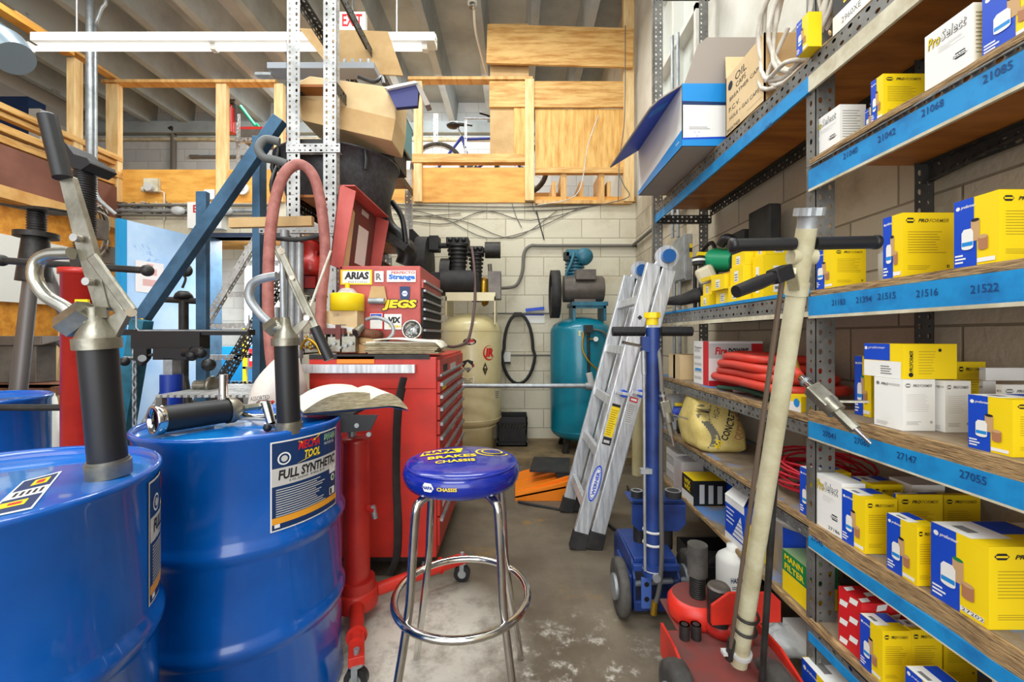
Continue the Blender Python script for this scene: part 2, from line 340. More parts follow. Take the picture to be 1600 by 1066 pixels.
# ============================================================ THE SETTING
BY, FY, XR, XL, CZ = 4.45, 6.9, 1.27, -4.17, 4.58     # back wall, far wall, right wall, left platform face, joist underside
def floormat():
    mt = bpy.data.materials.new('stained_concrete'); mt.use_nodes = True; nt = mt.node_tree; N = nt.nodes; L = nt.links; b = N['Principled BSDF']
    tc = N.new('ShaderNodeTexCoord')
    def noise(sc, lo, hi, d=8, ro=.65):
        n = N.new('ShaderNodeTexNoise'); n.inputs['Scale'].default_value = sc; n.inputs['Detail'].default_value = d; n.inputs['Roughness'].default_value = ro
        L.new(tc.outputs['Object'], n.inputs['Vector']); r = N.new('ShaderNodeMapRange'); r.inputs[1].default_value = lo; r.inputs[2].default_value = hi
        L.new(n.outputs['Fac'], r.inputs[0]); return r.outputs[0]
    def mix(f, a, bb):
        m = N.new('ShaderNodeMix'); m.data_type = 'RGBA'; L.new(f, m.inputs['Factor'])
        if isinstance(a, tuple): m.inputs[6].default_value = a
        else: L.new(a, m.inputs[6])
        m.inputs[7].default_value = bb; return m.outputs[2]
    def mul(a, bb):
        m = N.new('ShaderNodeMath'); m.operation = 'MULTIPLY'; L.new(a, m.inputs[0]); L.new(bb, m.inputs[1]); return m.outputs[0]
    def near(c, r0, r1):      # 1 inside r0, 0 outside r1
        v = N.new('ShaderNodeVectorMath'); v.operation = 'DISTANCE'; L.new(tc.outputs['Object'], v.inputs[0]); v.inputs[1].default_value = c
        r = N.new('ShaderNodeMapRange'); r.inputs[1].default_value = r1; r.inputs[2].default_value = r0; L.new(v.outputs['Value'], r.inputs[0]); return r.outputs[0]
    c = mix(noise(2.2, .35, .68), s(120, 108, 90), s(84, 73, 60))
    c = mix(noise(.9, .5, .66), c, s(84, 70, 54))
    c = mix(mul(noise(3, .6, .72), near((.1, 3.0, 0), .6, 1.7)), c, s(150, 112, 44))
    for cc, r0, r1, lo, hi in (((-.42, 1.55, 0), .22, .50, .26, .52), ((.22, 1.4, 0), .1, .45, .54, .66), ((.0, 1.25, 0), .1, .5, .54, .68), ((-.2, 1.3, 0), .2, .6, .50, .68)):
        c = mix(mul(noise(7, lo, hi, 10, .75), near(cc, r0, r1)), c, s(214, 208, 194))
    c = mix(noise(46, .68, .76), c, s(196, 186, 168))
    L.new(c, b.inputs['Base Color']); b.inputs['Roughness'].default_value = .62
    n = N.new('ShaderNodeTexNoise'); n.inputs['Scale'].default_value = 18; n.inputs['Detail'].default_value = 9; L.new(tc.outputs['Object'], n.inputs['Vector'])
    bp = N.new('ShaderNodeBump'); bp.inputs['Strength'].default_value = .35; bp.inputs['Distance'].default_value = .01; L.new(n.outputs['Fac'], bp.inputs['Height']); L.new(bp.outputs[0], b.inputs['Normal'])
    return mt
blockb = brickmat('painted_block_cream', s(216, 208, 186), s(206, 198, 174), s(168, 158, 134), dirt=s(186, 172, 142), off=(.1, .02, 0))
blockf = brickmat('painted_block_grey', s(214, 216, 214), s(196, 200, 202), s(176, 178, 178), dirt=s(180, 184, 186))
blockr = brickmat('rough_block_right', s(196, 184, 160), s(180, 168, 146), s(138, 126, 104), plane='yz', dirt=s(144, 130, 108), off=(0, .02, 0))
struct(MB().bx(-7, 1.6, -3.2, 7.2, -.1, 0, floormat()), 'floor')
m = MB(); dx0, dx1, dz = -3.22, -2.28, 2.19
m.bx(-4.4, dx0, BY, BY + .15, 0, 2.55, blockb).bx(dx1, XR, BY, BY + .15, 0, 2.55, blockb).bx(dx0, dx1, BY, BY + .15, dz, 2.55, blockb)
struct(m, 'wall_back')
struct(MB().bx(-7, XR + .2, FY, FY + .15, 0, 5.1, blockf), 'wall_far')
struct(MB().bx(XR, XR + .15, -3.2, FY, 0, 2.55, blockr), 'wall_right')
uw = mk('upper_wall_white', s(224, 222, 212), .7, c2=s(200, 196, 182), ns=2)
m = MB().bx(XR, XR + .15, -3.2, 2.9, 2.55, 5.1, uw).bx(XR, XR + .15, 3.75, FY, 2.55, 5.1, uw).bx(XR, XR + .15, 2.9, 3.75, 4.1, 5.1, uw).bx(XR, XR + .15, 2.9, 3.75, 2.55, 2.75, uw)
struct(m, 'wall_right_upper')
m = MB()
for y in (2.9, 3.31, 3.72): m.bx(XR - .03, XR + .05, y, y + .035, 2.75, 4.1, whitep)
for z in (2.75, 3.4, 4.06): m.bx(XR - .03, XR + .05, 2.9, 3.75, z, z + .04, whitep)
m.bx(XR + .05, XR + .06, 2.9, 3.75, 2.75, 4.1, mk('frosted_pane', s(214, 218, 210), .4))
struct(m, 'window_1')
struct(MB().bx(-7.15, -7, -3.2, 7.2, 0, 5.1, blockf), 'wall_left')
# concrete ceiling: slab with tapered joists running away from the camera
m = MB(); m.bx(-7.2, 1.6, -3.2, 7.2, CZ + .38, CZ + .5, conc)
for k in range(-12, 3):
    x = .215 + k * .612
    vs = []
    for y in (-3.2, FY): vs += [(x - .045, y, CZ), (x + .045, y, CZ), (x + .085, y, CZ + .39), (x - .085, y, CZ + .39)]
    m.add(vs, [(0, 1, 2, 3), (4, 7, 6, 5), (0, 4, 5, 1), (1, 5, 6, 2), (3, 2, 6, 7), (0, 3, 7, 4)], conc)
m.bx(-7, 1.4, FY - .12, FY, CZ - .16, CZ + .02, conc)
struct(m, 'ceiling')
# loft deck above the back room and along the left
m = MB(); m.bx(XL - 2.8, XR, BY + .005, FY, 2.56, 2.62, ply).bx(XL - 2.8, XL, -1, BY, 2.56, 2.62, ply)
for i in range(8):
    x = .1 + i * .29 if i < 4 else 0
    if i < 4: m.bx(x, x + .04, BY + .01, FY, 2.62, 2.78, pine)
struct(m, 'trim_1')
# left side wall under the loft
slat = mk('weathered_grey_boards', s(196, 192, 186), .75, c2=s(150, 146, 140), ns=4, st=(1, 8, 1), bump=.2)
osb = mk('osb_amber', s(222, 154, 56), .6, c2=s(188, 116, 34), ns=16, bump=.15)
m = MB(); m.bx(XL - .15, XL - .04, -1, BY, 0, 2.56, osb)
y = -1.0
while y < BY: m.bx(XL - .04, XL - .015, y, y + .085, 0, 1.12, slat); y += .09
m.bx(XL - .04, XL - .0, 2.2, 3.95, 1.43, 1.98, whitep)
struct(m, 'wall_left_lower')
m = MB(); m.bx(XL - .04, XL + .06, -1, BY, 2.26, 2.36, pine).bx(XL - .02, XL + .02, -1, BY, 2.36, 2.70, brown)
struct(m, 'trim_2')
m = MB()
for z0, z1, e in ((2.72, 2.78, .03), (2.80, 2.86, .0), (2.93, 2.97, .03), (2.98, 3.03, .0)): m.bx(XL - .03 - e, XL + .04 - e, -1, BY, z0, z1, pineh)
struct(m, 'trim_3')
# door opening frame
m = MB(); m.bx(dx0 - .03, dx0 + .02, BY - .02, BY + .16, 0, dz, hoistblue).bx(dx1 - .02, dx1 + .03, BY - .02, BY + .16, 0, dz, hoistblue).bx(dx0 - .03, dx1 + .03, BY - .025, BY + .16, dz, dz + .04, mk('door_head_dark', s(44, 58, 84), .5))
struct(m, 'trim_4')
# the open pale blue door, swung towards the camera
dc = Vector((-3.2, 4.40, 0)); dd = Vector((-3.38, 3.60, 0)) - dc; L = dd.length
M = frame(dc, dd, (0, 0, 1))
m = MB(M); m.bx(0, L, .02, 2.15, -.02, .02, ltblue); m.bx(L - .0, L + .012, .02, 2.15, -.021, .021, doorblue)
m.bx(L * .94, L, .02, 2.15, .02, .022, doorblue); m.bx(L * .94, L, .02, 2.15, -.022, -.02, doorblue)
dr = struct(m, 'door_1')
m = MB(M)
for sgn in (-1,): 
    F = Matrix.Translation((0, 0, .021)) if sgn > 0 else Matrix.Translation((0, 0, -.021)) @ Matrix.Rotation(math.pi, 4, 'Y')
m.M = None
fp = mk('faded_notice', s(232, 226, 226), .7); fr = mk('faded_red_print', s(216, 170, 166), .7)
Fd = M @ Matrix.Translation((L * .86, 1.56, -.0215)) @ Matrix.Rotation(math.pi, 4, 'Y')
m.quad(Fd, 0, .24, -.02, .26, fp); m.quad(Fd, .06, .18, .14, .2, fr, .001); m.quad(Fd, .06, .18, .04, .1, fr, .001); m.quad(Fd, .09, .15, .22, .24, fr, .001)
m.build('notice', dr); bpy.data.objects['notice']['label'] = 'faded white notice on the door'
# the room behind: white-blue painted back face seen through the doorway
bw = mk('back_room_white', s(222, 232, 244), .7)
struct(MB().bx(-4.2, -1.4, 6.55, 6.6, 0, 2.55, bw), 'wall_back_room')

# ============================================================ LOFT RAILING (back)
g = thing('loft_railing', 'pale timber loft railing with plywood kick boards along the back', 'railing', (-2, BY, 2.55))
zt = PZ(130, BY)
MB().bx(PX(168, BY), PX(436, BY), BY - .07, BY + .03, zt - .03, zt, pine).build('top_rail', g)
MB().bx(PX(640, BY), PX(832, BY), BY - .07, BY + .03, zt + .0, zt + .03, pine).build('top_rail', g)
for a, b in ((172, 191), (342, 358), (432, 446), (648, 661)):
    MB().bx(PX(a, BY), PX(b, BY), BY - .05, BY + .01, 2.55, zt - .03 + (.03 if a > 600 else 0), pinelight).build('post', g, bevel=.004)
MB().bx(PX(820, BY), PX(834, BY), BY - .09, BY - .03, 2.55, PZ(131, BY), pinelight).build('post', g, bevel=.004)
MB().bx(PX(190, BY), PX(432, BY), BY - .0, BY + .03, 2.55, PZ(265, BY), ply).build('kick_board', g)
MB().bx(PX(446, BY), PX(650, BY), BY - .0, BY + .03, 2.55, PZ(265, BY), ply).build('kick_board', g)
MB().bx(PX(660, BY), PX(822, BY), BY - .02, BY + .02, 2.55, PZ(263, BY), ply).build('kick_board', g)
MB().bx(PX(645, BY), PX(834, BY), BY - .06, BY + .03, PZ(257, BY), PZ(244, BY), pineh).build('mid_rail', g)
# board partition at the right
g = thing('board_partition', 'knotty plywood and plank partition on the loft beside the right wall', 'partition', (.7, BY, 2.55))
MB().bx(PX(836, BY), PX(982, BY), BY - .03, BY, PZ(265, BY), PZ(173, BY), plyb).build('plywood_panel', g)
MB().bx(PX(765, BY), PX(985, BY), BY - .06, BY - .03, PZ(172, BY), PZ(132, BY), pineh).build('plank', g, bevel=.003)
m = MB(); M = frame(P(760, 101, BY - .1), (1, 0, -.03), (0, 0, 1)); m.bx(0, 1.5, 0, .4, 0, .03, pineh, M); m.build('plank', g, bevel=.003)
MB().bx(PX(766, BY), PX(826, BY), BY - .03, BY - .012, PZ(244, BY), PZ(40, BY), tancol).build('hardboard_strip', g)
MB().bx(PX(803, BY), PX(822, BY), BY - .045, BY - .03, PZ(244, BY), PZ(172, BY), plyb).build('board', g)
MB().bx(PX(836, BY), PX(978, BY), BY - .05, BY + .02, PZ(273, BY), PZ(264, BY), pineh).build('ledge', g)
MB().bx(PX(972, BY), PX(988, BY), BY - .072, BY, PZ(318, BY), PZ(-30, BY), pinelight).build('post', g, bevel=.004)
for x in (876, 935): MB().bx(PX(x, BY), PX(x + 9, BY), BY - .02, BY + .3, 2.55, PZ(273, BY), pine).build('joist', g)
MB().bx(PX(836, BY), PX(985, BY), BY - .05, BY + .02, 2.53, 2.565, pine).build('sill_board', g)
# left platform railing
g = thing('side_railing', 'timber railing along the left platform with a long sloping top rail', 'railing', (XL, 3.5, 2.7))
MB().bx(XL - .05, XL + .05, 1.2, 3.95, 3.77, 3.82, ply).build('top_rail', g)
MB().bx(XL - .06, XL + .03, 3.5, BY - .02, 3.82, 3.85, pine).build('top_rail', g)
MB().bx(XL - .05, XL + .03, 3.97, 4.05, 2.7, 3.77, pinelight).build('post', g, bevel=.004)
MB().bx(XL - .05, XL + .03, 2.2, 2.28, 2.7, 3.77, pinelight).build('post', g, bevel=.004)
# ============================================================ SLOTTED SHELVING along the right wall
XS, YM, YF, YN = .885, 1.27, 2.66, .42        # front edge, middle post, far end, near end
sh = thing('slotted_shelving', 'grey slotted steel shelving with plywood boards and blue tape edges along the right wall', 'shelving', (1.05, 1.5, 0))
def upr(x, y, dx, dy, z1, mat, hr=.0048, pitch=.0285):
    MB().angle((x, y, 0), (x, y, z1), (dx, 0, 0), (0, dy, 0), .057, .04, mat, pitch, hr=hr).build('upright', sh)
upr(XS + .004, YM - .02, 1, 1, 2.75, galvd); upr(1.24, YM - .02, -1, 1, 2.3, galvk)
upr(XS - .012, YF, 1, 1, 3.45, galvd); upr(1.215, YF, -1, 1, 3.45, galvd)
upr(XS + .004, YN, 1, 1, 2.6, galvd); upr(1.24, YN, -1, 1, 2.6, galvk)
def sidebrace(y, z, mat=galvk):
    MB().angle((XS + .01, y - .004, z), (1.235, y - .004, z), (0, 0, 1), (0, 1, 0), .05, .03, mat, .0285).build('side_brace', sh)
for z in (1.86, 3.28): sidebrace(YF, z)
sidebrace(YM, .06); sidebrace(YM, 2.3, galvd)
def shelf(y0, y1, zt, rows, top=plygrey, edge=plyedge, et=.02, tilt=0):
    # rows: list of (z_hi, z_lo, kind) strips under the board edge
    n = 14; jit = [random.uniform(-.004, .004) for _ in range(n + 1)]
    def Z(y): return zt + tilt * (y - y0) / (y1 - y0)
    b = MB(); b.add([(XS + .012, y0, Z(y0) - .018), (1.235, y0, Z(y0) - .018), (1.235, y1, Z(y1) - .018), (XS + .012, y1, Z(y1) - .018), (XS + .012, y0, Z(y0)), (1.235, y0, Z(y0)), (1.235, y1, Z(y1)), (XS + .012, y1, Z(y1))],
                    [(0, 3, 2, 1), (0, 1, 5, 4), (1, 2, 6, 5), (2, 3, 7, 6), (3, 0, 4, 7)], plytop)
    b.add([(XS + .012, y0, Z(y0)), (1.235, y0, Z(y0)), (1.235, y1, Z(y1)), (XS + .012, y1, Z(y1))], [(0, 1, 2, 3)], top)
    if edge:
        vs = []; fs = []
        for i in range(n + 1):
            y = y0 + (y1 - y0) * i / n; z = Z(y); x = XS + jit[i]
            vs += [(XS + .013, y, z), (x, y, z), (x - .001, y, z - et * .5 + jit[i] * .5), (x, y, z - et), (XS + .013, y, z - et)]
        for i in range(n): fs += [(i * 5 + k, i * 5 + k + 1, i * 5 + k + 6, i * 5 + k + 5) for k in range(4)]
        fs += [(0, 1, 2, 3, 4), (n * 5 + 4, n * 5 + 3, n * 5 + 2, n * 5 + 1, n * 5)]
        b.add(vs, fs, edge)
    b.build('shelf_board', sh)
    for hi, lo, kind in rows:
        if kind in ('metal', 'metald'):
            mt = galvd if kind == 'metal' else galvk
            d = (tilt if tilt else 0)
            MB().angle((XS - .002, y0, zt + hi), (XS - .002, y1, zt + hi + d), (0, 0, -1), (1, 0, 0), hi - lo, .03, mt, .0285, c1=2 if hi - lo > .035 else 1, hr=.0045).build('front_angle', sh)
        elif kind == 'out':      # horizontal flange of the angle standing out below the board
            MB().angle((XS + .004, y0, zt + hi), (XS + .004, y1, zt + hi + tilt), (-1, 0, -.8), (0, 0, -1), hi - lo, .02, galvd, .0285, c1=1).build('front_angle', sh)
        else:
            mt = {'tape': tape, 'cream': cream}[kind]; th = .004 if kind == 'tape' else .007
            q = MB(); q.add([(XS - .004, y0, zt + lo), (XS - .004, y1, zt + lo + tilt), (XS - .004, y1, zt + hi + tilt), (XS - .004, y0, zt + hi), (XS + .004, y0, zt + lo), (XS + .004, y1, zt + lo + tilt), (XS + .004, y1, zt + hi + tilt), (XS + .004, y0, zt + hi)],
                            [(0, 1, 2, 3), (4, 7, 6, 5), (0, 4, 5, 1), (3, 2, 6, 7), (0, 3, 7, 4), (1, 5, 6, 2)], mt)
            q.build('tape_strip' if kind == 'tape' else 'edge_strip', sh)
    MB().angle((1.228, y0, zt - .02), (1.228, y1, zt - .02 + tilt), (0, 0, -1), (-1, 0, 0), .045, .03, galvk, .0285).build('rear_angle', sh)
# far bay (A)
shelf(YM, YF, 1.985, [(-.004, -.055, 'metal'), (-.055, -.103, 'tape')], top=plytop, edge=plyedge, et=.006, tilt=-.02)
shelf(YM, YF, 1.289, [(0, -.012, 'tape'), (-.012, -.066, 'metal'), (-.066, -.082, 'cream')], edge=None)
shelf(YM, YF, .908, [(-.02, -.062, 'metal')], et=.02)
shelf(YM, YF, .594, [(-.02, -.056, 'metal')], et=.02)
shelf(YM, YF, .295, [], et=.018)
# near bay (B)
shelf(YN, YM, 1.985, [(-.004, -.055, 'metal'), (-.055, -.103, 'cream')], top=plytop, edge=plyedge, et=.006)
shelf(YN, YM, 1.680, [(-.014, -.032, 'out'), (-.034, -.09, 'tape'), (-.09, -.097, 'cream')], et=.014)
shelf(YN, YM, 1.286, [(-.019, -.076, 'tape'), (-.076, -.084, 'cream')], et=.018)
shelf(YN, YM, .928, [(-.033, -.081, 'tape'), (-.081, -.086, 'cream')], et=.033)
shelf(YN, YM, .593, [(-.043, -.075, 'tape'), (-.075, -.079, 'cream')], et=.043)
shelf(YN, YM, .302, [(-.02, -.04, 'metal'), (-.04, -.066, 'tape')], et=.02)
# handwritten numbers on the tape
def hand(pxs, py, t, h=.016, mat=chalk):
    Y = (XS - .004) * FPX / (pxs - VX); z = PZ(py, Y); M = AI(XS - .0042, Y, z)
    q_ = MB(); q_.text(t, M, 0, 0, h, mat, bold=.01, w=h * len(t) * .6); q_.build('marker_number', sh)
for a in ((1300, 478, '21183'), (1338, 474, '21394'), (1372, 469, '21515'), (1432, 465, '21516'), (1517, 459, '21522')): hand(*a)
for a in ((1318, 250, '21040'), (1372, 224, '21042'), (1440, 184, '21068'), (1536, 132, '21085')): hand(*a)
for a in ((1286, 681, '27041'), (1335, 692, '27060'), (1402, 716, '27147'), (1500, 746, '27055')): hand(*a)
for a in ((1268, 843, '27045'),): hand(*a)
for a in ((1196, 205, '2105'),): hand(*a)
m = MB(); M = frame((1.236 - .052, .93, 1.645), (0, -1, -.0), (0, 0, 1)); m.quad(M, 0, .13, 0, .028, cream, .002); m.text('#277', M, .03, .006, .014, inkk, bold=.01, off=.0025); m.build('tag_strip', sh)
# short shelf-end angle seen behind: diagonal rear rail on the near bay
MB().angle((1.225, .45, 1.70), (1.225, 1.25, 1.60), (0, 0, 1), (-1, 0, 0), .06, .02, galvk, .03, hr=.0065).build('rear_angle', sh)
m = MB(); M = FR(XS + .03, YM - .024, .262); m.quad(M, -.028, .05, 0, .028, cream, .002); m.text('WES', M, 0, .006, .015, inkk, off=.0025, bold=.01); m.build('tag_strip', sh)

# ------------------------------------------------------------ filter boxes
def yspan(a, b, X=.89): return X * FPX / (a - VX), X * FPX / (b - VX)
def carton(kind, pf, pn, pr, z0, h, label, X=.893, group=None, yy=None, xr=None, name='filter_box', num=None, rot=None, upside=False):
    yf, yn = yy if yy else yspan(pf, pn, X); x1 = xr if xr else PX(pr, yn); z0 += .0006
    m = MB(); w = yf - yn; d = x1 - X
    body = {'napa': nyel, 'yellow': nyel, 'white': white, 'proselect': white, 'blue': nblue, 'wix': black, 'red': printr}[kind]
    m.bx(X, x1, yn, yf, z0, z0 + h, body)
    A = AI(X, yf, z0); F = FR(X, yn, z0); T = frame((X, yf, z0 + h), (0, -1, 0), (1, 0, 0)); T = frame((X, yn, z0 + h), (1, 0, 0), (0, 1, 0))
    if kind in ('napa',):
        b = .52 * w
        m.poly(A, [(0, 0), (b * 1.02, 0), (b * 1.02, h * .42), (b * .9, h * .5), (b * .9, h), (0, h)], nblue)
        m.disc(A, w * .1, h * .88, w * .05, white, off=.0008, n=10); m.text('proformer', A, w * .17, h * .85, h * .06, white, w=w * .34, shear=.3, bold=.02, off=.001)
        # filters picture
        m.quad(A, b * .78, b * 1.15, h * .36, h * .66, tanp, .0010); m.disc(A, b * .965, h * .66, b * .185, mgreen if h > .15 else inkk, ry=h * .025, off=.0012, n=12)
        m.quad(A, b * 1.1, b * 1.5, h * .24, h * .40, mk_tan2, .0014); m.disc(A, b * 1.3, h * .40, b * .2, tanp, ry=h * .03, off=.0016, n=12); m.disc(A, b * 1.3, h * .24, b * .2, mk_tan2, ry=h * .03, off=.0015, n=12)
        m.poly(A, [(b * .38, h * .28), (b * .9, h * .28), (b * .9, h * .5), (b * .8, h * .55), (b * .48, h * .55), (b * .38, h * .5)], white, .0018); m.disc(A, b * .64, h * .28, b * .26, white, ry=h * .035, off=.0019, n=12)
        m.quad(A, b * .40, b * .88, h * .30, h * .36, nbluel, .002)
        for k in range(3): m.quad(A, w * .03, b * (.42 + .12 * (k == 1)), h * (.06 + .05 * k), h * (.085 + .05 * k), white, .0008)
        m.quad(A, b * 1.04, w * .93, h * .04, h * .10, white, .0009)
        if num: m.text(num, A, b * 1.1, h * .05, h * .045, inkk, w=w * .36, off=.0012)
        # top: white flap, blue stripe
        m.quad(T, 0, d, w * .0, w * .26, nyel); m.quad(T, 0, d * .5, w * .28, w * .98, white); m.quad(T, d * .5, d * .96, w * .45, w * .98, nblue)
        m.quad(T, d * .12, d * .26, w * .5, w * .8, greyt, .0008)
    if kind in ('napa', 'yellow', 'white'):
        ink = inkk if kind != 'white' else greyt
        if d > .04 and h > .06:
            px = d * .08; m.poly(F, [(px + d * .02, h * .84), (px + d * .12, h * .84), (px + d * .16, h * .88), (px + d * .12, h * .92), (px + d * .02, h * .92), (px - d * .02, h * .88)], ink)
            m.quad(F, px, px + d * .14, h * .868, h * .892, body, .0008)
            m.text('PRO', F, d * .30, h * .85, h * .055, ink, w=d * .2, shear=.3, bold=.03); m.text('FORMER', F, d * .51, h * .85, h * .055, greyt if kind == 'white' else yeld, w=d * .38, shear=.3, bold=.01)
            m.lines(F, d * .1, d * .85, h * .38, h * .74, 9, yeld if kind != 'white' else mk_lg, fill=.16)
            m.lines(F, d * .1, d * .6, h * .12, h * .2, 3, yeld if kind != 'white' else greyt, fill=.2); m.disc(F, d * .88, h * .17, h * .025, ink, n=8); m.disc(F, d * .88, h * .17, h * .012, body, n=6, off=.0008)
    if kind == 'white':
        m.disc(A, w * .14, h * .88, w * .06, greyt, n=8); m.text('PRO', A, w * .26, h * .85, h * .05, inkk, w=w * .26, shear=.3, bold=.02); m.quad(A, w * .54, w * .9, h * .86, h * .9, mk_lg)
        m.lines(A, w * .08, w * .6, h * .05, h * .13, 3, greyt, fill=.2)
    if kind == 'proselect':
        m.text('Pro', A, w * .08, h * .70, h * .2, yeld2, w=w * .27, shear=.15, bold=.03); m.text('Pro', A, w * .08, h * .70, h * .2, nyel, w=w * .26, shear=.15, bold=.0, off=.0013)
        m.text('Select', A, w * .36, h * .72, h * .18, greyt, w=w * .52, shear=.15, bold=.03); m.text('Select', A, w * .365, h * .725, h * .165, white, w=w * .5, shear=.15, off=.0013)
        m.lines(A, w * .3, w * .9, h * .55, h * .66, 4, mk_lg, fill=.2, ragged=.6)
        m.poly(A, [(w * .66, h * .26), (w * .84, h * .26), (w * .88, h * .31), (w * .84, h * .36), (w * .66, h * .36), (w * .62, h * .31)], inkk); m.quad(A, w * .6, w * .9, h * .285, h * .335, white, .0008); m.text('NAPA', A, w * .62, h * .29, h * .035, inkk, w=w * .26, bold=.02)
        if num: m.text(num, A, w * .52, h * .05, h * .06, inkk, w=w * .42)
        m.lines(F, d * .1, d * .85, h * .2, h * .9, 11, greyt, fill=.18)
    if rot is not None:
        cx, cy = (X + x1) / 2, (yn + yf) / 2; Rm = Matrix.Translation((cx, cy, 0)) @ Matrix.Rotation(R(rot), 4, 'Z') @ Matrix.Translation((-cx, -cy, 0)); m.v = [tuple(Rm @ Vector(p)) for p in m.v]
    return m.solo(name, label, 'box', group)
mk_tan2 = mk('print_brown', s(176, 120, 84), .6); mk_lg = mk('print_pale_grey', s(196, 194, 190), .6); yeld2 = mk('print_olive', s(110, 96, 20), .6)
B1, B2, B3, B4, B5, B0 = 1.680, 1.286, .928, .593, .302, 1.985
S = 'filter boxes on the shelves'
# upper shelf (B1)
carton('proselect', 1270, 1312, 1353, B1, .112, 'white oil filter box behind the front post on the upper near shelf', group=S, X=.9)
carton('napa', 1352, 1366, 1385, B1, .062, 'small blue box between the small white box and the yellow one on the upper shelf', group=S, X=.92)
carton('napa', 1361, 1380, 1446, B1, .106, 'yellow and blue filter box between the two white boxes on the upper shelf', group=S)
carton('proselect', 1445, 1521, 1556, B1, .122, 'larger white box with yellow and outlined lettering on the upper shelf', group=S, X=.896)
carton('napa', 1535, 1640, 1700, B1, .12, 'blue-fronted filter box at the right edge of the upper shelf', group=S, X=.896)
carton('napa', 0, 0, 0, B1 + .1206, .09, 'blue box stacked on top of the rightmost filter box of the upper shelf', group=S, X=.90, yy=(.79, .70), xr=1.05)
# shelf B2
carton('napa', 1273, 1303, 1353, B2, .112, 'smallest yellow and blue box right of the front post at eye level', group=S)
carton('napa', 1380, 1410, 1491, B2, .15, 'middle yellow box of three on the eye-level shelf, above the number 21516', group=S, X=.9)
carton('napa', 1491, 1561, 1660, B2, .134, 'large yellow and blue filter box at the right end of the eye-level shelf', group=S)
m = MB().cyl((1.075, 1.20, B2), (1.075, 1.20, B2 + .1), .034, whitep, n=20); m.cyl((1.075, 1.2, B2 + .1), (1.075, 1.2, B2 + .108), .03, mk_lg, n=20); m.solo('white_canister', 'plain white canister between two yellow boxes on the eye-level shelf', 'canister')
# shelf B3
w1 = carton('white', 1366, 1411, 1461, B3, .120, 'white filter box with a yellow box lying on top of it', group=S, X=.903)
carton('white', 1461, 1477, 1517, B3, .118, 'white filter box right of the one carrying the yellow box', group=S, X=.985)
carton('white', 1530, 1536, 1556, B3, .115, 'white filter box half hidden in the middle of the third shelf', group=S, X=1.10)
carton('white', 1556, 1566, 1640, B3, .115, 'white filter box behind the near blue and yellow box of the third shelf', group=S, X=1.06)
carton('napa', 0, 0, 0, B3, .165, 'upright blue box standing behind the white box stack on the third shelf', group=S, X=.965, yy=(1.20, 1.145), xr=1.03)
carton('yellow', 1490, 1495, 1540, B3, .155, 'olive yellow box at the back of the third shelf', group=S, X=1.13)
carton('white', 1530, 1540, 1600, B3 + .1156, .03, 'flat white box lying on the back row of the third shelf', group=S, X=1.115)
carton('napa', 1513, 1582, 1700, B3, .105, 'low blue and yellow filter box at the near end of the third shelf', group=S, X=.905)
# yellow box lying on the white one
m = MB(); yn, yf, X, z0 = .985, 1.095, .905, B3 + .1212; x1, h = 1.03, .082
m.bx(X, x1, yn, yf, z0, z0 + h, nyel); A = AI(X, yf, z0); F = FR(X, yn, z0); w = yf - yn; d = x1 - X
m.quad(A, 0, w * .68, h * .5, h, nblue); m.quad(A, 0, w * .95, 0, h * .48, white); m.text('proformer', A, w * .12, h * .82, h * .1, white, w=w * .45, shear=.3, off=.001)
m.lines(A, w * .45, w * .75, h * .1, h * .38, 4, greyt, off=.0009); m.disc(A, w * .06, h * .86, w * .04, white, off=.001, n=8)
m.text('PROFORMER', F @ Matrix.Rotation(math.pi / 2, 4, 'Z'), h * .2, -d * .18, d * .07, inkk, w=h * .6, shear=.3, bold=.02); m.disc(F, d * .14, h * .12, h * .07, inkk, n=8)
m.lines(F, d * .28, d * .62, h * .15, h * .85, 9, yeld, fill=.15); m.disc(F, d * .68, h * .82, h * .05, inkk, n=8)
m.solo('filter_box', 'yellow filter box lying on its side on top of a white box', 'box', S)
# shelf B4
carton('napa', 1250, 1274, 1330, B4, .145, 'blue and yellow filter box beside the front post on the fourth shelf', group=S, X=.90)
carton('proselect', 1274, 1315, 1352, B4, .152, 'white box with number 27186 on the fourth shelf', group=S, num='27186')
carton('napa', 1316, 1352, 1402, B4, .140, 'yellow filter box right of the white 27186 box', group=S)
carton('napa', 1386, 1433, 1470, B4, .132, 'yellow and blue filter box left of the big 27202 box', group=S)
carton('napa', 1455, 1545, 1680, B4, .157, 'biggest yellow and blue filter box with number 27202 near the front right', group=S, num='27202', X=.896)
carton('napa', 1396, 1404, 1473, B4, .148, 'yellow filter box in the second row behind the 27186 neighbour', group=S, X=.985)
carton('yellow', 1466, 1475, 1532, B4, .140, 'darker yellow filter box at the back of the fourth shelf', group=S, X=1.12)
carton('napa', 0, 0, 0, B4, .146, 'filter box with blue striped lid behind the first box of the fourth shelf', group=S, X=.985, yy=(1.235, 1.165), xr=1.07)
carton('proselect', 0, 0, 0, B4, .15, 'white filter box in the middle of the back row on the fourth shelf', group=S, X=1.08, yy=(1.22, 1.15), xr=1.17)
carton('white', 0, 0, 0, B4, .145, 'white box behind the biggest 27202 box', group=S, X=1.09, yy=(.93, .82), xr=1.2)
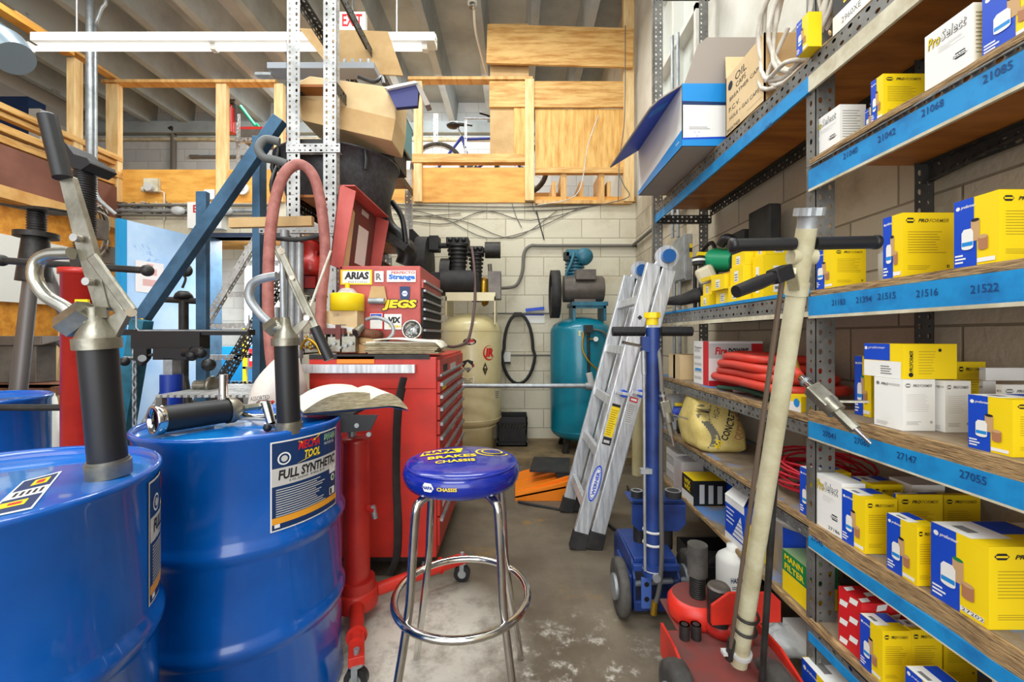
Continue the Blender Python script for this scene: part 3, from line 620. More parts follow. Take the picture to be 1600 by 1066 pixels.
# shelf B5
m = MB(); X = .90; yf, yn = yspan(1310, 1346, X); z0, h, x1 = B5, .152, 1.10
m.bx(X, x1, yn, yf, z0, z0 + h, printr); w = yf - yn
for Fm, W, H in ((AI(X, yf, z0), w, h), (frame((X, yn, z0 + h), (1, 0, 0), (0, 1, 0)), x1 - X, w), (FR(X, yn, z0), x1 - X, h)):
    st = .034
    for i in range(int(W / st) + 1):
        for j in range(int(H / (st * .75)) + 1):
            if (i + j) % 2 == 0:
                a, b = i * st + .004, j * st * .75 + .003
                if a + st * .9 < W and b + st * .62 < H: m.poly(Fm, [(a, b), (a + st * .75, b + st * .12), (a + st * .9, b + st * .6), (a + st * .1, b + st * .48)], white)
m.solo('filter_box', 'red box with a pattern of white labels on the lower shelf', 'box', S)
carton('napa', 1344, 1379, 1423, B5, .130, 'yellow filter box right in front of the red box', group=S)
carton('napa', 1402, 1424, 1472, B5, .133, 'yellow box behind and right of the one in front of the red box', group=S, X=.962)
carton('yellow', 1466, 1475, 1527, B5, .128, 'yellow box at the back of the lower shelf', group=S, X=1.05)
carton('napa', 1415, 1475, 1530, B5, .093, 'low blue and white topped box at the bottom edge of the picture', group=S)
carton('napa', 1478, 1560, 1640, B5, .093, 'blue and white topped box at the bottom right corner', group=S)
carton('white', 0, 0, 0, B5, .1, 'plain white box behind the bottom right corner boxes', group=S, X=1.05, yy=(.93, .85), xr=1.16)
# floor level
carton('napa', 1253, 1305, 1400, 0, .175, 'yellow box on the floor under the near shelves', group=S, X=.87)
# top shelf
carton('napa', 1243, 1262, 1284, B0, .10, 'blue and yellow box beside the cable coil on the top shelf', group=S, X=.845, yy=(1.268, 1.218))
m = MB(); X = .895; yf, yn = 1.19, 1.06; z0 = B0 + .0008
m.bx(X, .96, yn, yf, z0, z0 + .155, inkk); A = AI(X, yf, z0); w = yf - yn
m.quad(A, 0, w, 0, .058, white); m.text('Gold', A, w * .16, .105, .04, nyel, w=w * .62, shear=.2, bold=.03); m.text('a FILT', A, w * .3, .07, .026, nyel, w=w * .52, bold=.02); m.text('2960XE', A, w * .25, .02, .016, greyt, w=w * .5)
m.solo('filter_box', 'black and white box with gold lettering on the top shelf', 'box', S)
# ------------------------------------------------------------ far bay contents
A0, A1, A2, A3, A4 = 1.975, 1.289, .908, .594, .295
# big open blue and white carton hanging over the aisle
bwc = thing('open_carton', 'large open white and blue carton overhanging the far end of the top shelf', 'carton', (.9, 2.15, A0))
x0, x1, y0, y1, z0, h = .735, 1.12, 1.86, 2.52, A0 + .012, .275
m = MB(); t = .004
m.bx(x0, x1, y0, y1, z0, z0 + t, greyc).bx(x0, x0 + t, y0, y1, z0, z0 + h, white).bx(x1 - t, x1, y0, y1, z0, z0 + h, white).bx(x0, x1, y0, y0 + t, z0, z0 + h, white).bx(x0, x1, y1 - t, y1, z0, z0 + h, white)
F = FR(x0, y0, z0); W = x1 - x0; L = y1 - y0; A = AI(x0, y1, z0)
m.poly(F, [(0, h), (W, h), (W, h * .66), (0, h * .70)], nbluel); m.poly(F, [(0, h * .72), (0, h * .66), (W, h * .64), (W, h * .68)], navy, .0008); m.poly(F, [(0, 0), (W, 0), (W, h * .13), (0, h * .10)], nbluel); m.poly(F, [(0, h * .13), (W, h * .17), (W, h * .13), (0, h * .10)], nblue, .0008)
m.lines(F, .03, .13, h * .27, h * .32, 2, greyt, fill=.3)
for k in range(3): m.poly(F, [(.066 + .012 * math.cos(a) * (1), h * .2 + .012 * math.sin(a)) for a in (k * 2.09, k * 2.09 + .5, k * 2.09 + 1.2)], nblue)
m.poly(A, [(0, 0), (L, 0), (L, h * .26), (0, h * .09)], nbluel)
for k in range(3): m.disc(A, L * .9 + k * .014, h * .12, .004, white, n=8, off=.001)
m.build('body', bwc)
m = MB(); M = frame((x0, y1, z0 + h), (0, -1, 0), (-1, 0, -.62)); m.prism([(0, 0), (L, 0), (L * .99, .12), (L * .93, .15), (L * .04, .205), (0, .2)], .005, greyc, M)
m.poly(M, [(0.01, 0), (L * .98, 0), (L * .97, .11), (L * .92, .14), (L * .05, .19), (0.01, .19)], nblue, .0056)
m.quad(M, L * .74, L * .84, .03, .12, nbluel, .006); m.lines(M, L * .75, L * .83, .04, .11, 4, nblue, off=.0064); m.build('side_flap', bwc)
m = MB(); M = frame((x0, y0 + .005, z0 + h), (1, 0, 0), (0, -.12, 1)); m.prism([(0.01, 0), (W, 0), (W * 1.0, .19), (W * .26, .19), (W * .16, .16)], .004, greyc, M); m.build('end_flap', bwc)
m = MB(); M = frame((x1, y0, z0 + h), (0, 1, 0), (.05, 0, 1)); m.prism([(0, 0), (L, 0), (L, .17), (0, .17)], .004, greyc, M); m.build('side_flap', bwc)
# cardboard box with handwriting
ob = thing('cardboard_box', 'open brown cardboard box with black handwriting on the top shelf', 'box', (1.0, 1.6, A0))
x0, x1, y0, y1, z0, h = .885, 1.20, 1.50, 1.775, A0 + .008, .245
m = MB(); m.bx(x0, x1, y0, y1, z0, z0 + .005, tancol).bx(x0, x0 + .005, y0, y1, z0, z0 + h, tancl).bx(x1 - .005, x1, y0, y1, z0, z0 + h, tancol).bx(x0, x1, y0, y0 + .005, z0, z0 + h, tancol).bx(x0, x1, y1 - .005, y1, z0, z0 + h, tancol)
A = AI(x0, y1, z0); L = y1 - y0
m.text('OIL', A, L * .28, h * .78, h * .12, inkk, w=L * .3); m.text('CAPS', A, L * .3, h * .66, h * .08, inkk, w=L * .26); m.text('BREATHER CAPS', A, L * .12, h * .54, h * .06, inkk, w=L * .8); m.text('P.C.V.', A, L * .1, h * .36, h * .08, inkk, w=L * .3); m.text('HOLE + GAS CAPS', A, L * .12, h * .22, h * .06, inkk, w=L * .76)
m.disc(A, L * .14, h * .8, .018, inkk); m.quad(A, L * .6, L * .95, h * .1, h * .104, inkk); m.text('BREATHER', A, L * .05, h * .04, h * .06, inkk, w=L * .36)
m.build('body', ob)
MB().prism([(0, 0), (L, 0), (L - .01, .16), (.02, .17)], .005, tancol, frame((x1, y1, z0 + h), (0, -1, 0), (.25, 0, 1))).build('flap', ob)
MB().prism([(0, 0), (.31, 0), (.29, .15), (.03, .15)], .005, tancl, frame((x0, y1, z0 + h), (1, 0, 0), (0, .5, 1))).build('flap', ob)
# white cable coil
m = MB()
for k in range(9):
    r = random.Random(k); c = Vector((.90 + r.uniform(-.012, .035), 1.37 + r.uniform(-.04, .04), 2.19 + r.uniform(-.03, .03))); a, b = r.uniform(.13, .17), r.uniform(.17, .215); tl = r.uniform(-.35, .25)
    pts = []
    for i in range(22):
        th = 2 * math.pi * i / 22; u = a * math.cos(th); v = b * math.sin(th); pts.append(c + Vector((tl * u * .35 + .012 * math.sin(3 * th + k), u, v)))
    m.tube(pts, .0075, wirew, n=8, closed=True)
m.tube([(.90, 1.3, 2.0), (.87, 1.36, 2.03), (.89, 1.5, 2.06), (.93, 1.44, 2.2)], .0075, wirew, n=8, k=6)
m.solo('cable_coil', 'coil of thick white cable hanging on the shelving post of the top shelf', 'cable coil')
# A1: leaf blower and spark plug cartons
lb = thing('leaf_blower', 'green and black leaf blower with long nozzle on the far eye-level shelf', 'leaf blower', (1.0, 2.2, A1))
def q(px, py, Y): return P(px, py, Y)
m = MB(); m.tube([q(1043, 471, 2.36), q(1064, 469, 2.3), q(1085, 462, 2.25), q(1112, 457, 2.2), q(1140, 450, 2.15)], [.026, .036, .046, .05, .05], blackm, n=14, k=1, flat=.75); m.build('nozzle', lb)
m = MB(); m.sph(q(1118, 407, 2.25), .06, green, (1, .9, 1.0)); m.cyl(q(1112, 407, 2.25), q(1150, 408, 2.1), .058, green, r1=.05, n=18)
for k in range(7):
    c = q(1112 + k * 5.5, 407, 2.25 - k * .02); m.cyl(c, c + Vector((.008, -.002, 0)), .064 - k * .001, mgreen, n=18)
m.build('engine_cover', lb)
m = MB(); m.cyl(q(1092, 414, 2.24), q(1092, 402, 2.24), .032, blackm, n=18); m.cyl(q(1092, 408.5, 2.24), q(1092, 405, 2.24), .034, white, n=18); m.build('fuel_cap', lb)
MB().beam(q(1090, 397, 2.24), q(1112, 398, 2.24), .03, .018, nyel).build('choke_lever', lb)
m = MB(); m.tube([q(1126, 383, 2.15), q(1134, 373, 2.12), q(1146, 378, 2.1), q(1150, 400, 2.08), q(1147, 420, 2.08)], .024, black, n=10, k=5); m.tube([q(1146, 400, 2.1), q(1160, 390, 2.05), q(1165, 412, 2.05)], .026, black, n=10, k=4); m.build('handle', lb)
m = MB(); m.beam(q(1090, 437, 2.22), q(1118, 425, 2.18), .12, .09, mk('fuel_tank', s(206, 196, 164), .35)); m.build('fuel_tank', lb, bevel=.02)
m = MB(); m.beam(q(1095, 455, 2.2), q(1160, 430, 2.1), .1, .05, black); m.build('body', lb, bevel=.012)
def plugbox(pa, py, Y, w, d, h, rz=0, rx=0, label='', n=[0]):
    c = P(pa, py, Y); M = Matrix.Translation(c) @ Matrix.Rotation(R(rz), 4, 'Z') @ Matrix.Rotation(R(rx), 4, 'X')
    m = MB(); m.bx(0, w, 0, d, 0, h, nyel, M); F = M @ FR(0, 0, 0); m.quad(F, w * .3, w * .6, h * .2, h * .7, white); m.lines(F, w * .33, w * .57, h * .25, h * .62, 3, greyt, off=.001)
    A = M @ AI(0, d, 0); m.quad(A, d * .35, d * .65, h * .15, h * .7, white); m.lines(A, d * .38, d * .62, h * .2, h * .6, 3, greyt, off=.001)
    return m.solo('spark_plug_box', label, 'box', 'yellow parts boxes on the far shelf')
zz = 1.2895
def at(px, Y, z): return PX(px, Y), Y, z
def pbox(px, Y, z, w, d, h, rz, label):
    c = Vector((PX(px, Y), Y, z)); M = Matrix.Translation(c) @ Matrix.Rotation(R(rz), 4, 'Z'); m = MB(); m.bx(0, w, 0, d, 0, h, nyel, M)
    F = M @ FR(0, 0, 0); m.quad(F, w * .3, w * .62, h * .15, h * .75, white); m.lines(F, w * .34, w * .58, h * .22, h * .66, 3, greyt, off=.001)
    A = M @ AI(0, d, 0); m.quad(A, d * .35, d * .65, h * .15, h * .75, white); m.lines(A, d * .38, d * .62, h * .22, h * .66, 3, greyt, off=.001)
    return m.solo('parts_box', label, 'box', 'yellow parts boxes on the far shelf')
pbox(1108, 1.97, zz, .16, .09, .055, 0, 'yellow parts box at the shelf edge just behind the blower nozzle')
pbox(1112, 1.97, zz + .0556, .15, .09, .055, 0, 'yellow parts box stacked on the one behind the blower nozzle')
pbox(1140, 1.78, zz, .17, .12, .06, 0, 'yellow parts box in the middle of the pile on the far shelf')
pbox(1132, 1.78, zz + .0606, .19, .12, .06, 0, 'second yellow box up in the middle of the pile')
pbox(1158, 1.66, zz, .2, .1, .068, 0, 'yellow parts box at the front right of the pile')
pbox(1161, 1.66, zz + .0686, .15, .1, .072, 0, 'yellow box on top of the front right one')
pbox(1164, 1.66, zz + .1412, .13, .1, .055, 0, 'third yellow box of the right stack')
pbox(1192, 1.58, zz, .13, .07, .165, 0, 'tall yellow parts box leaning behind the cream jack handle')
pbox(1196, 1.58, zz + .1656, .11, .07, .05, 0, 'topmost yellow parts box behind the cream jack handle')
m = MB(); c = P(1106, 440, 1.96); M = Matrix.Translation((c.x, 1.93, zz + .118)) @ Matrix.Rotation(R(-9), 4, 'Y'); m.bx(0, .24, 0, .1, 0, .018, nyel, M); m.bx(.1, .24, .02, .08, .018, .026, mk_tan2, M); m.bx(.2, .235, -.002, .1, -.004, .05, white, M); m.solo('open_plug_carton', 'open flat yellow carton tilted on the pile with its white end flap up', 'box', 'yellow parts boxes on the far shelf')
# black folding chairs and cases behind the shelf (against the wall)
m = MB()
MB().bx(1.14, 1.2, 1.9, 2.07, zz, zz + .46, blackm).solo('black_tool_case', 'taller dark case standing against the wall behind the yellow boxes', 'case', bevel=.01)
MB().bx(1.14, 1.2, 2.12, 2.29, zz, zz + .40, blackm).solo('black_tool_case', 'shorter dark case standing against the wall behind the blower handle', 'case', bevel=.01)
gc = thing('machine_guard', 'dark glass and steel machine guard standing behind the blower', 'guard', (1.16, 2.5, zz))
m = MB(); m.tube([(1.1, 2.58, zz), (1.1, 2.58, zz + .28), (1.12, 2.55, zz + .36), (1.15, 2.44, zz + .38), (1.15, 2.42, zz)], .012, black, k=5); m.build('frame', gc); MB().bx(1.12, 1.135, 2.44, 2.58, zz, zz + .33, mk('dark_screen', s(70, 72, 66), .2)).build('screen', gc)
# A2: small box, Firepower box, hoses
m = MB(); M = Matrix.Translation((.905, 2.32, A2 + .001)); m.bx(0, .135, 0, .17, 0, .135, tancl, M); m.bx(.0, .136, .07, .1, -.0, .1362, tancol, M); m.bx(.02, .13, -.09, .0, .134, .137, tancol, M @ Matrix.Translation((0, .1, .14)) @ Matrix.Rotation(R(12), 4, 'X') @ Matrix.Translation((0, 0, -.14)))
m.solo('cardboard_box', 'small plain cardboard box at the far end of the third shelf', 'box')
fp_ = thing('welding_gun_box', 'white and red Firepower box behind the red hose', 'box', (1.03, 2.0, A2)); fp_['label'] = 'white box with red side and bold red and black lettering behind the red hose'
m = MB(); x0, x1, y0, y1, z0, h = .93, 1.19, 2.03, 2.2, A2 + .001, .215
m.bx(x0, x1, y0, y1, z0, z0 + h, white); F = FR(x0, y0, z0); A = AI(x0, y1, z0)
m.quad(F, 0, .26, h * .62, h * .95, mk_lg); m.text('Fire', F, .03, h * .7, h * .17, printr, w=.06, shear=.15, bold=.04); m.text('power', F, .092, h * .66, h * .19, inkk, w=.1, shear=.15, bold=.03); m.quad(F, 0, .26, 0, h * .12, printr); m.quad(F, .205, .26, h * .62, h * .95, printr, .001)
m.quad(A, .11, .17, 0, h, printr); m.lines(A, .01, .1, h * .1, h * .9, 5, mk_lg); m.text('Firepower', A, .015, h * .8, h * .08, inkk, w=.08); m.quad(A, .02, .09, h * .3, h * .36, nbluel, .001)
m.build('carton', fp_)
m = MB(); rnd = random.Random(5)
for k in range(4):
    y0_, y1_ = 1.44 + .05 * k, 2.0 - .03 * k; z = A2 + .055 + .032 * k; x0_, x1_ = .90 + .012 * (k % 2), 1.17
    m.tube([(x0_ + .02, y0_, z), (x0_, (y0_ + y1_) / 2, z + .006), (x0_ + .03, y1_ - .03, z), (x0_ + .12, y1_, z + .008), (x1_ - .02, y1_ - .1, z), (x1_, (y0_ + y1_) / 2, z - .006), (x1_ - .04, y0_, z)], .0165, redhose, n=12, k=6, closed=True)
m.solo('air_hose', 'thick red air hose coiled in loops on the third shelf', 'hose')
m = MB()
for k in range(3):
    z = A2 + .012 + .0 * k; m = MB(); m.tube([(.915 + .01 * k, 1.9 - .12 * k, z), (.93 + k * .02, 1.7 - .05 * k, z + .012), (.95, 1.5, z), (1.05, 1.42, z), (1.15, 1.6, z), (1.14, 1.85, z)], .0095 + .001 * k, (mk('green_hose', s(44, 84, 66), .6), mk('mauve_hose', s(120, 92, 96), .6), blackm)[k], k=6); m.solo('thin_hose', ('dark green', 'mauve grey', 'black')[k] + ' thin hose lying under the red air hose', 'hose', 'thin hoses on the third shelf')
m = MB().bx(.90, .99, 1.33, 1.40, A2 + .001, A2 + .05, nyel); A = AI(.90, 1.4, A2); m.quad(A, 0, .07, 0, .03, white); m.disc(A, .05, .028, .014, nbluel, off=.001); m.solo('small_parts_box', 'small yellow and white carton with a blue dot beside the middle post', 'box')
# blow gun dangling from blue jack / second gun hanging on the post
def blowgun(p0, p1, label):
    g = thing('air_blow_gun', label, 'air gun', p0); d = (Vector(p1) - Vector(p0)); L = d.length; d.normalize(); side = d.cross(Vector((0, 1, 0))).normalized(); side2 = -side
    P0 = Vector(p0)
    m = MB(); m.cyl(P0, P0 + d * L * .16, .011, chrome, n=12); m.cyl(P0 + d * L * .05, P0 + d * L * .09, .015, galv, n=6); m.build('hose_coupling', g)
    m = MB(); m.beam(P0 + d * L * .16, P0 + d * L * .46, .034, .04, alum, up=side); m.cyl(P0 + d * L * .38, P0 + d * L * .55, .022, alum, n=12); m.build('body', g, bevel=.005)
    m = MB(); m.beam(P0 + d * L * .42 + side * .012, P0 + d * L * .40 + side * .075 + d * .04, .016, .005, alum); m.build('trigger', g)
    m = MB(); m.cyl(P0 + d * L * .55, P0 + d * L * .8, .013, alum, n=6, smooth=False); m.cyl(P0 + d * L * .8, P0 + d * L, .0065, chrome, r1=.004, n=8); m.build('nozzle', g)
    return g
g2 = blowgun(P(1252, 590, 1.12), P(1361, 694, .98), 'grey metal air gun hanging diagonally in front of the near shelf edge')
m = MB(); m.tube([P(1240, 560, 1.2), P(1246, 580, 1.15), P(1252, 590, 1.12)], .009, gold, k=4); m.build('brass_fitting', g2)
m = MB(); m.tube([P(1250, 588, 1.12), P(1236, 572, 1.2), P(1225, 575, 1.35)], .01, redhose, k=5); m.build('hose', g2)
# A3: concrete bag, roll, blue bags, red cord
cb = MB(); n1, n2 = 22, 14; vs = []; fs = []
c0 = Vector((.995, 2.12, A3 + .002)); hh = .245
for j in range(n2 + 1):
    t = j / n2; z = t * hh; k = (math.sin(min(1, t * 4 + .6) * math.pi / 2)) * (1 - .75 * max(0, t - .45) ** 1.3)
    for i in range(n1):
        a = 2 * math.pi * i / n1; wob = 1 + .05 * math.sin(5 * a + 3 * t) + .03 * math.sin(9 * a - 7 * t)
        sx, sy = .13, .145; ca, sa = math.cos(a), math.sin(a); ee = .62
        vs.append((c0.x + sx * k * wob * math.copysign(abs(ca) ** ee, ca) - .02 * t, c0.y + sy * k * wob * math.copysign(abs(sa) ** ee, sa) + .02 * t, c0.z + z + .01 * math.sin(3 * a) * t))
for j in range(n2):
    for i in range(n1): fs.append((j * n1 + i, j * n1 + (i + 1) % n1, (j + 1) * n1 + (i + 1) % n1, (j + 1) * n1 + i))
fs += [tuple(range(n1))[::-1], tuple(range(n2 * n1, n2 * n1 + n1))]
bagm = mk('yellow_sack', s(226, 204, 124), .6, c2=s(196, 172, 92), ns=9, bump=.35, bs=22); bagg = mk('grey_sack_print', s(104, 100, 84), .6)
bg_ = thing('concrete_mix_sack', 'part-used yellow and grey sack of concrete mix slumped on the fourth shelf', 'sack', tuple(c0))
cb.add(vs, fs, bagm, True); o_ = cb.build('sack', bg_)
F = FR(c0.x - .15, c0.y - .20, A3 + .01)
m = MB(); m.text('HIGH', F, .115, .15, .026, inkk, w=.05, rot=R(65), off=.006); m.text('CONCRETE', F, .15, .05, .034, inkk, w=.16, rot=R(68), bold=.03, off=.006); m.text('QUIKRETE', F, .22, .05, .042, mk_tan2, w=.15, rot=R(72), bold=.03, off=.006)
m.text('Handle the Bag', F, .185, .05, .013, mk_tan2, w=.13, rot=R(68), off=.006); [m.quad(F, .055 + .025 * math.sin(i * .3), .10 + .02 * math.sin(i * .3 + .4), .004 + i * .0105, .004 + (i + 1) * .0105, bagg, .004) for i in range(20)]; m.text('60', F, .11, .012, .032, nyel, w=.04, rot=R(60), off=.008, bold=.03); m.text('FIBER', F, .085, .1, .02, bagm, w=.09, rot=R(80), off=.007)
pr_ = m.build('sack_print', bg_); md = pr_.modifiers.new('w', 'SHRINKWRAP'); md.target = o_; md.wrap_method = 'PROJECT'; md.use_project_y = True; md.use_project_z = False; md.use_positive_direction = True; md.use_negative_direction = False; md.offset = .0015
m = MB(); m.tube([(.93, 2.13, A3 + .25), (.95, 2.13, A3 + .235), (.97, 2.14, A3 + .20)], [.03, .015, .03], bagm, k=3, n=9); m.build('tied_neck', bg_)
m = MB(); m.cyl((.93, 2.42, A3 + .04), (1.14, 2.33, A3 + .04), .038, blackm, n=18); m.cyl((.93, 2.42, A3 + .04), (.925, 2.422, A3 + .04), .03, inkk, n=18); m.solo('rubber_roll', 'dark grey rolled tube left of the concrete sack', 'roll')
m = MB(); m.tube([(.92, 2.44, A3 + .12), (.97, 2.40, A3 + .13), (1.05, 2.38, A3 + .125), (1.13, 2.36, A3 + .12)], .042, mk('blue_sheet_bag', s(24, 64, 176), .35, c2=s(190, 180, 160), ns=9, lo=.52, hi=.56), n=10, k=4, flat=.6); m.tube([(.92, 2.43, A3 + .16), (1.0, 2.39, A3 + .165), (1.1, 2.36, A3 + .16)], .012, nyel, n=8, k=4); m.solo('blue_bag', 'crumpled blue and yellow bag lying on the grey roll', 'bag')
m = MB(); m.bx(.93, 1.15, 2.50, 2.62, A3 + .001, A3 + .19, plast); m.bx(.94, 1.14, 2.51, 2.61, A3 + .19, A3 + .2, plast); m.solo('plastic_tub', 'cloudy plastic tub at the far end of the fourth shelf', 'tub')
m = MB(); rnd = random.Random(3)
for k in range(15):
    c = Vector((1.04 + rnd.uniform(-.02, .02), 1.45 + rnd.uniform(-.03, .03), A3 + .02 + rnd.uniform(0, .11))); a = rnd.uniform(.08, .13); tx, ty = rnd.uniform(-.5, .5), rnd.uniform(-.4, .4)
    m.tube([c + Vector((a * math.cos(t), a * 1.15 * math.sin(t), max(-.012, a * (tx * math.cos(t) + ty * math.sin(t)) * .45))) for t in [2 * math.pi * i / 16 for i in range(16)]], .0045, cordred, n=6, closed=True)
m.solo('extension_cord', 'tangled red extension cord heaped on the fourth shelf beside the post', 'cord')
# A4
wx = MB(); x0, x1, y0, y1, z0, h = .905, 1.06, 1.72, 1.84, A4 + .001, .15
x0 = .895; y0 = 2.12; y1 = 2.265; x1 = 1.06; h = .125
wx.bx(x0, x1, y0, y1, z0, z0 + h, black); T = frame((x0, y0, z0 + h), (1, 0, 0), (0, 1, 0)); wx.quad(T, 0, x1 - x0, 0, y1 - y0, nyel); A = AI(x0, y1, z0); F = FR(x0, y0, z0); wd = y1 - y0
wx.quad(A, 0, wd, 0, h * .35, white); wx.text('WIX', A, wd * .2, h * .68, h * .2, nyel, w=wd * .55, bold=.04); wx.text('WIX', A, wd * .2, h * .44, h * .2, nyel, w=wd * .55, bold=.04)
for k in range(3): wx.quad(F, .03 + k * .045, .055 + k * .045, h * .08, h * (.85 - .03 * k), mk_lg)
wx.solo('filter_box', 'black box with yellow lid standing on the bottom plywood shelf', 'box')
MB().bx(1.065, 1.19, 2.14, 2.28, A4, A4 + .12, nblue).bx(1.065, 1.19, 2.14, 2.28, A4 + .12, A4 + .123, nbluel).solo('filter_box', 'plain blue box right of the black box with yellow lid', 'box')
m = MB().bx(.90, 1.02, 2.29, 2.40, A4, A4 + .17, plast); m.bx(.905, 1.015, 2.295, 2.395, A4 + .01, A4 + .12, mk('pink_parts', s(206, 130, 112), .6)); m.solo('plastic_tub', 'clear plastic box of pinkish parts behind the black and yellow box', 'tub')
m = MB()
for k in range(4): MB().bx(.93, 1.15, 2.42, 2.6, A4 + .045 * k + .001, A4 + .045 * k + .042, white if k % 2 else mk_lg).quad(FR(.93, 2.42, A4 + .045 * k), .03, .19, .008, .032, nblue).solo('flat_carton', ('lowest', 'second lowest', 'second highest', 'topmost')[k] + ' of four flat cartons at the far end of the bottom shelf', 'carton', 'flat cartons on the bottom shelf')
bb = thing('parts_carton', 'torn open white and blue carton on the bottom plywood shelf', 'carton', (.95, 1.6, A4))
m = MB(); x0, x1, y0, y1, z0, h = .90, .985, 1.56, 1.76, A4 + .001, .165; x0, x1, y0, y1, h = .895, .985, 1.65, 1.80, .18
m.bx(x0, x1, y0, y1, z0, z0 + h, nblue); A = AI(x0, y1, z0); F = FR(x0, y0, z0); wd = y1 - y0
m.quad(A, 0, wd, 0, h * .16, white); m.quad(A, 0, wd, h * .84, h, white); m.poly(A, [(wd * .4, h * .2), (wd, h * .2), (wd * .82, h * .74)], white)
for k in range(4): m.quad(A, wd * .08, wd * (.5 - .07 * (k % 2)), h * (.72 - .1 * k), h * (.75 - .1 * k), white, .001); m.quad(A, wd * .45, wd * .95, h * (.28 + .1 * k), h * (.3 + .1 * k), nblue, .0015)
for k in range(5): m.quad(F, .03, .06, h * (.25 + k * .11), h * (.3 + .11 * k), white)
m.build('carton', bb); MB().prism([(0, 0), (.145, 0), (.12, .05), (.06, .07), (.01, .06)], .003, white, frame((x0, y1, z0 + h), (0, -1, 0), (.6, 0, .6))).build('torn_flap', bb)
MB().bx(.897, .95, 1.585, 1.643, A4, A4 + .12, nyel).quad(FR(.897, 1.585, A4), 0, .03, .08, .12, nblue).solo('parts_carton', 'yellow carton behind the cream jack handle on the bottom shelf', 'carton')
pl = thing('fluid_bucket', 'white bucket with a blue round emblem on the bottom shelf beside the middle post', 'bucket', (1.07, 1.55, A4))
m = MB(); bc = Vector((1.055, 1.53, A4 + .001)); m.lathe([(0.001, 0), (.105, 0), (.118, .19), (.122, .19), (.122, .2), (.0, .2)], whitep, bc, n=40); m.build('pail', pl)
m = MB(); m.lathe([(.1172, .08), (.1190, .18)], nblue, bc, n=20, a0=R(200), a1=R(300)); M = frame(bc + Vector((-.045, -.112, .08)), (1, -.35, 0), (0, 0, 1))
for rr, mt in ((.048, white), (.038, nblue), (.03, white), (.02, nblue)): m.disc(M, .055, .055, rr, mt, off=.012 + (.05 - rr) * .03)
m.quad(M, -.02, .13, .048, .062, white, .0118); m.lines(M, .0, .09, -.06, -.01, 4, greyt, off=.01, fill=.2); m.build('label_print', pl)
mn = MB(); x0, x1, y0, y1, z0, h = .905, 1.0, 1.30, 1.41, A4 + .001, .135; yf, yn = yspan(1219, 1243, .905); y0, y1 = 1.31, 1.43
mn.bx(x0, x1, y0, y1, z0, z0 + h, nyel); T = frame((x0, y0, z0 + h), (1, 0, 0), (0, 1, 0)); mn.quad(T, 0, .095, 0, .12, mk('print_sage', s(138, 168, 120), .5)); A = AI(x0, y1, z0); F = FR(x0, y0, z0)
for M, W in ((A, .12), (F, .095)): mn.quad(M, 0, W, h * .5, h, mgreen); mn.text('MANN', M, W * .1, h * .78, h * .15, nyel, w=W * .75, bold=.03); mn.text('FILTER', M, W * .1, h * .56, h * .15, nyel, w=W * .8, bold=.03)
mn.solo('filter_box', 'yellow and green filter box left of the middle post on the bottom shelf', 'box')
# floor under the far bay
m = MB(); x0, x1, y0, y1 = .86, 1.15, 1.95, 2.25; m.bx(x0, x1, y0, y1, .001, .01, blackm)
for a in ((x0, x1, y0, y0 + .01), (x0, x1, y1 - .01, y1), (x0, x0 + .01, y0, y1), (x1 - .01, x1, y0, y1)): m.bx(*a, .001, .08, black)
m.tube([(.9, 2.0, .03), (1.0, 2.1, .035), (1.1, 2.12, .03)], .018, ironk, k=4); m.sph((.95, 2.15, .03), .025, ironk); m.solo('drain_tray', 'shallow black tray of dark parts on the floor under the shelving', 'tray')
m = MB(); bc = (.885, 1.72, .0); m.lathe([(.001, .001), (.058, .001), (.062, .01), (.062, .24), (.055, .255), (.03, .275), (.022, .28), (.022, .30), (.0, .30)], whitep, bc, n=28); F = FR(.885 - .05, 1.72 - .064, .08); m.text('HASTINGS', F, .01, .10, .02, navy, w=.075, off=.002, bold=.03); m.lines(F, .015, .08, .075, .09, 2, greyt, off=.002); m.text('OB', F, .02, .04, .018, inkk, w=.03, off=.002)
m.solo('filter_canister', 'dirty white bottle with blue lettering behind the red jack', 'bottle')
m = MB(); rnd = random.Random(9)
for k in range(5):
    c = Vector((.98 + rnd.uniform(-.04, .06), 1.2 + .13 * (k - 2) , .03 + .018 * k)); m.sph(c, .1, plast, (1.0, .8, .35), n=10)
o_ = m.solo('plastic_wrap_bags', 'crumpled clear plastic bags on the floor under the shelving', 'bags', kind='stuff')
tx_ = bpy.data.textures.new('crumple', 'CLOUDS'); tx_.noise_scale = .06; md = o_.modifiers.new('sub', 'SUBSURF'); md.levels = md.render_levels = 2; md = o_.modifiers.new('d', 'DISPLACE'); md.texture = tx_; md.strength = .05; md.texture_coords = 'LOCAL'
MB().bx(.95, 1.16, 1.36, 1.5, .09, .15, whitep).solo('white_pouch', 'flat dusty white carton lying on the plastic bags', 'carton')
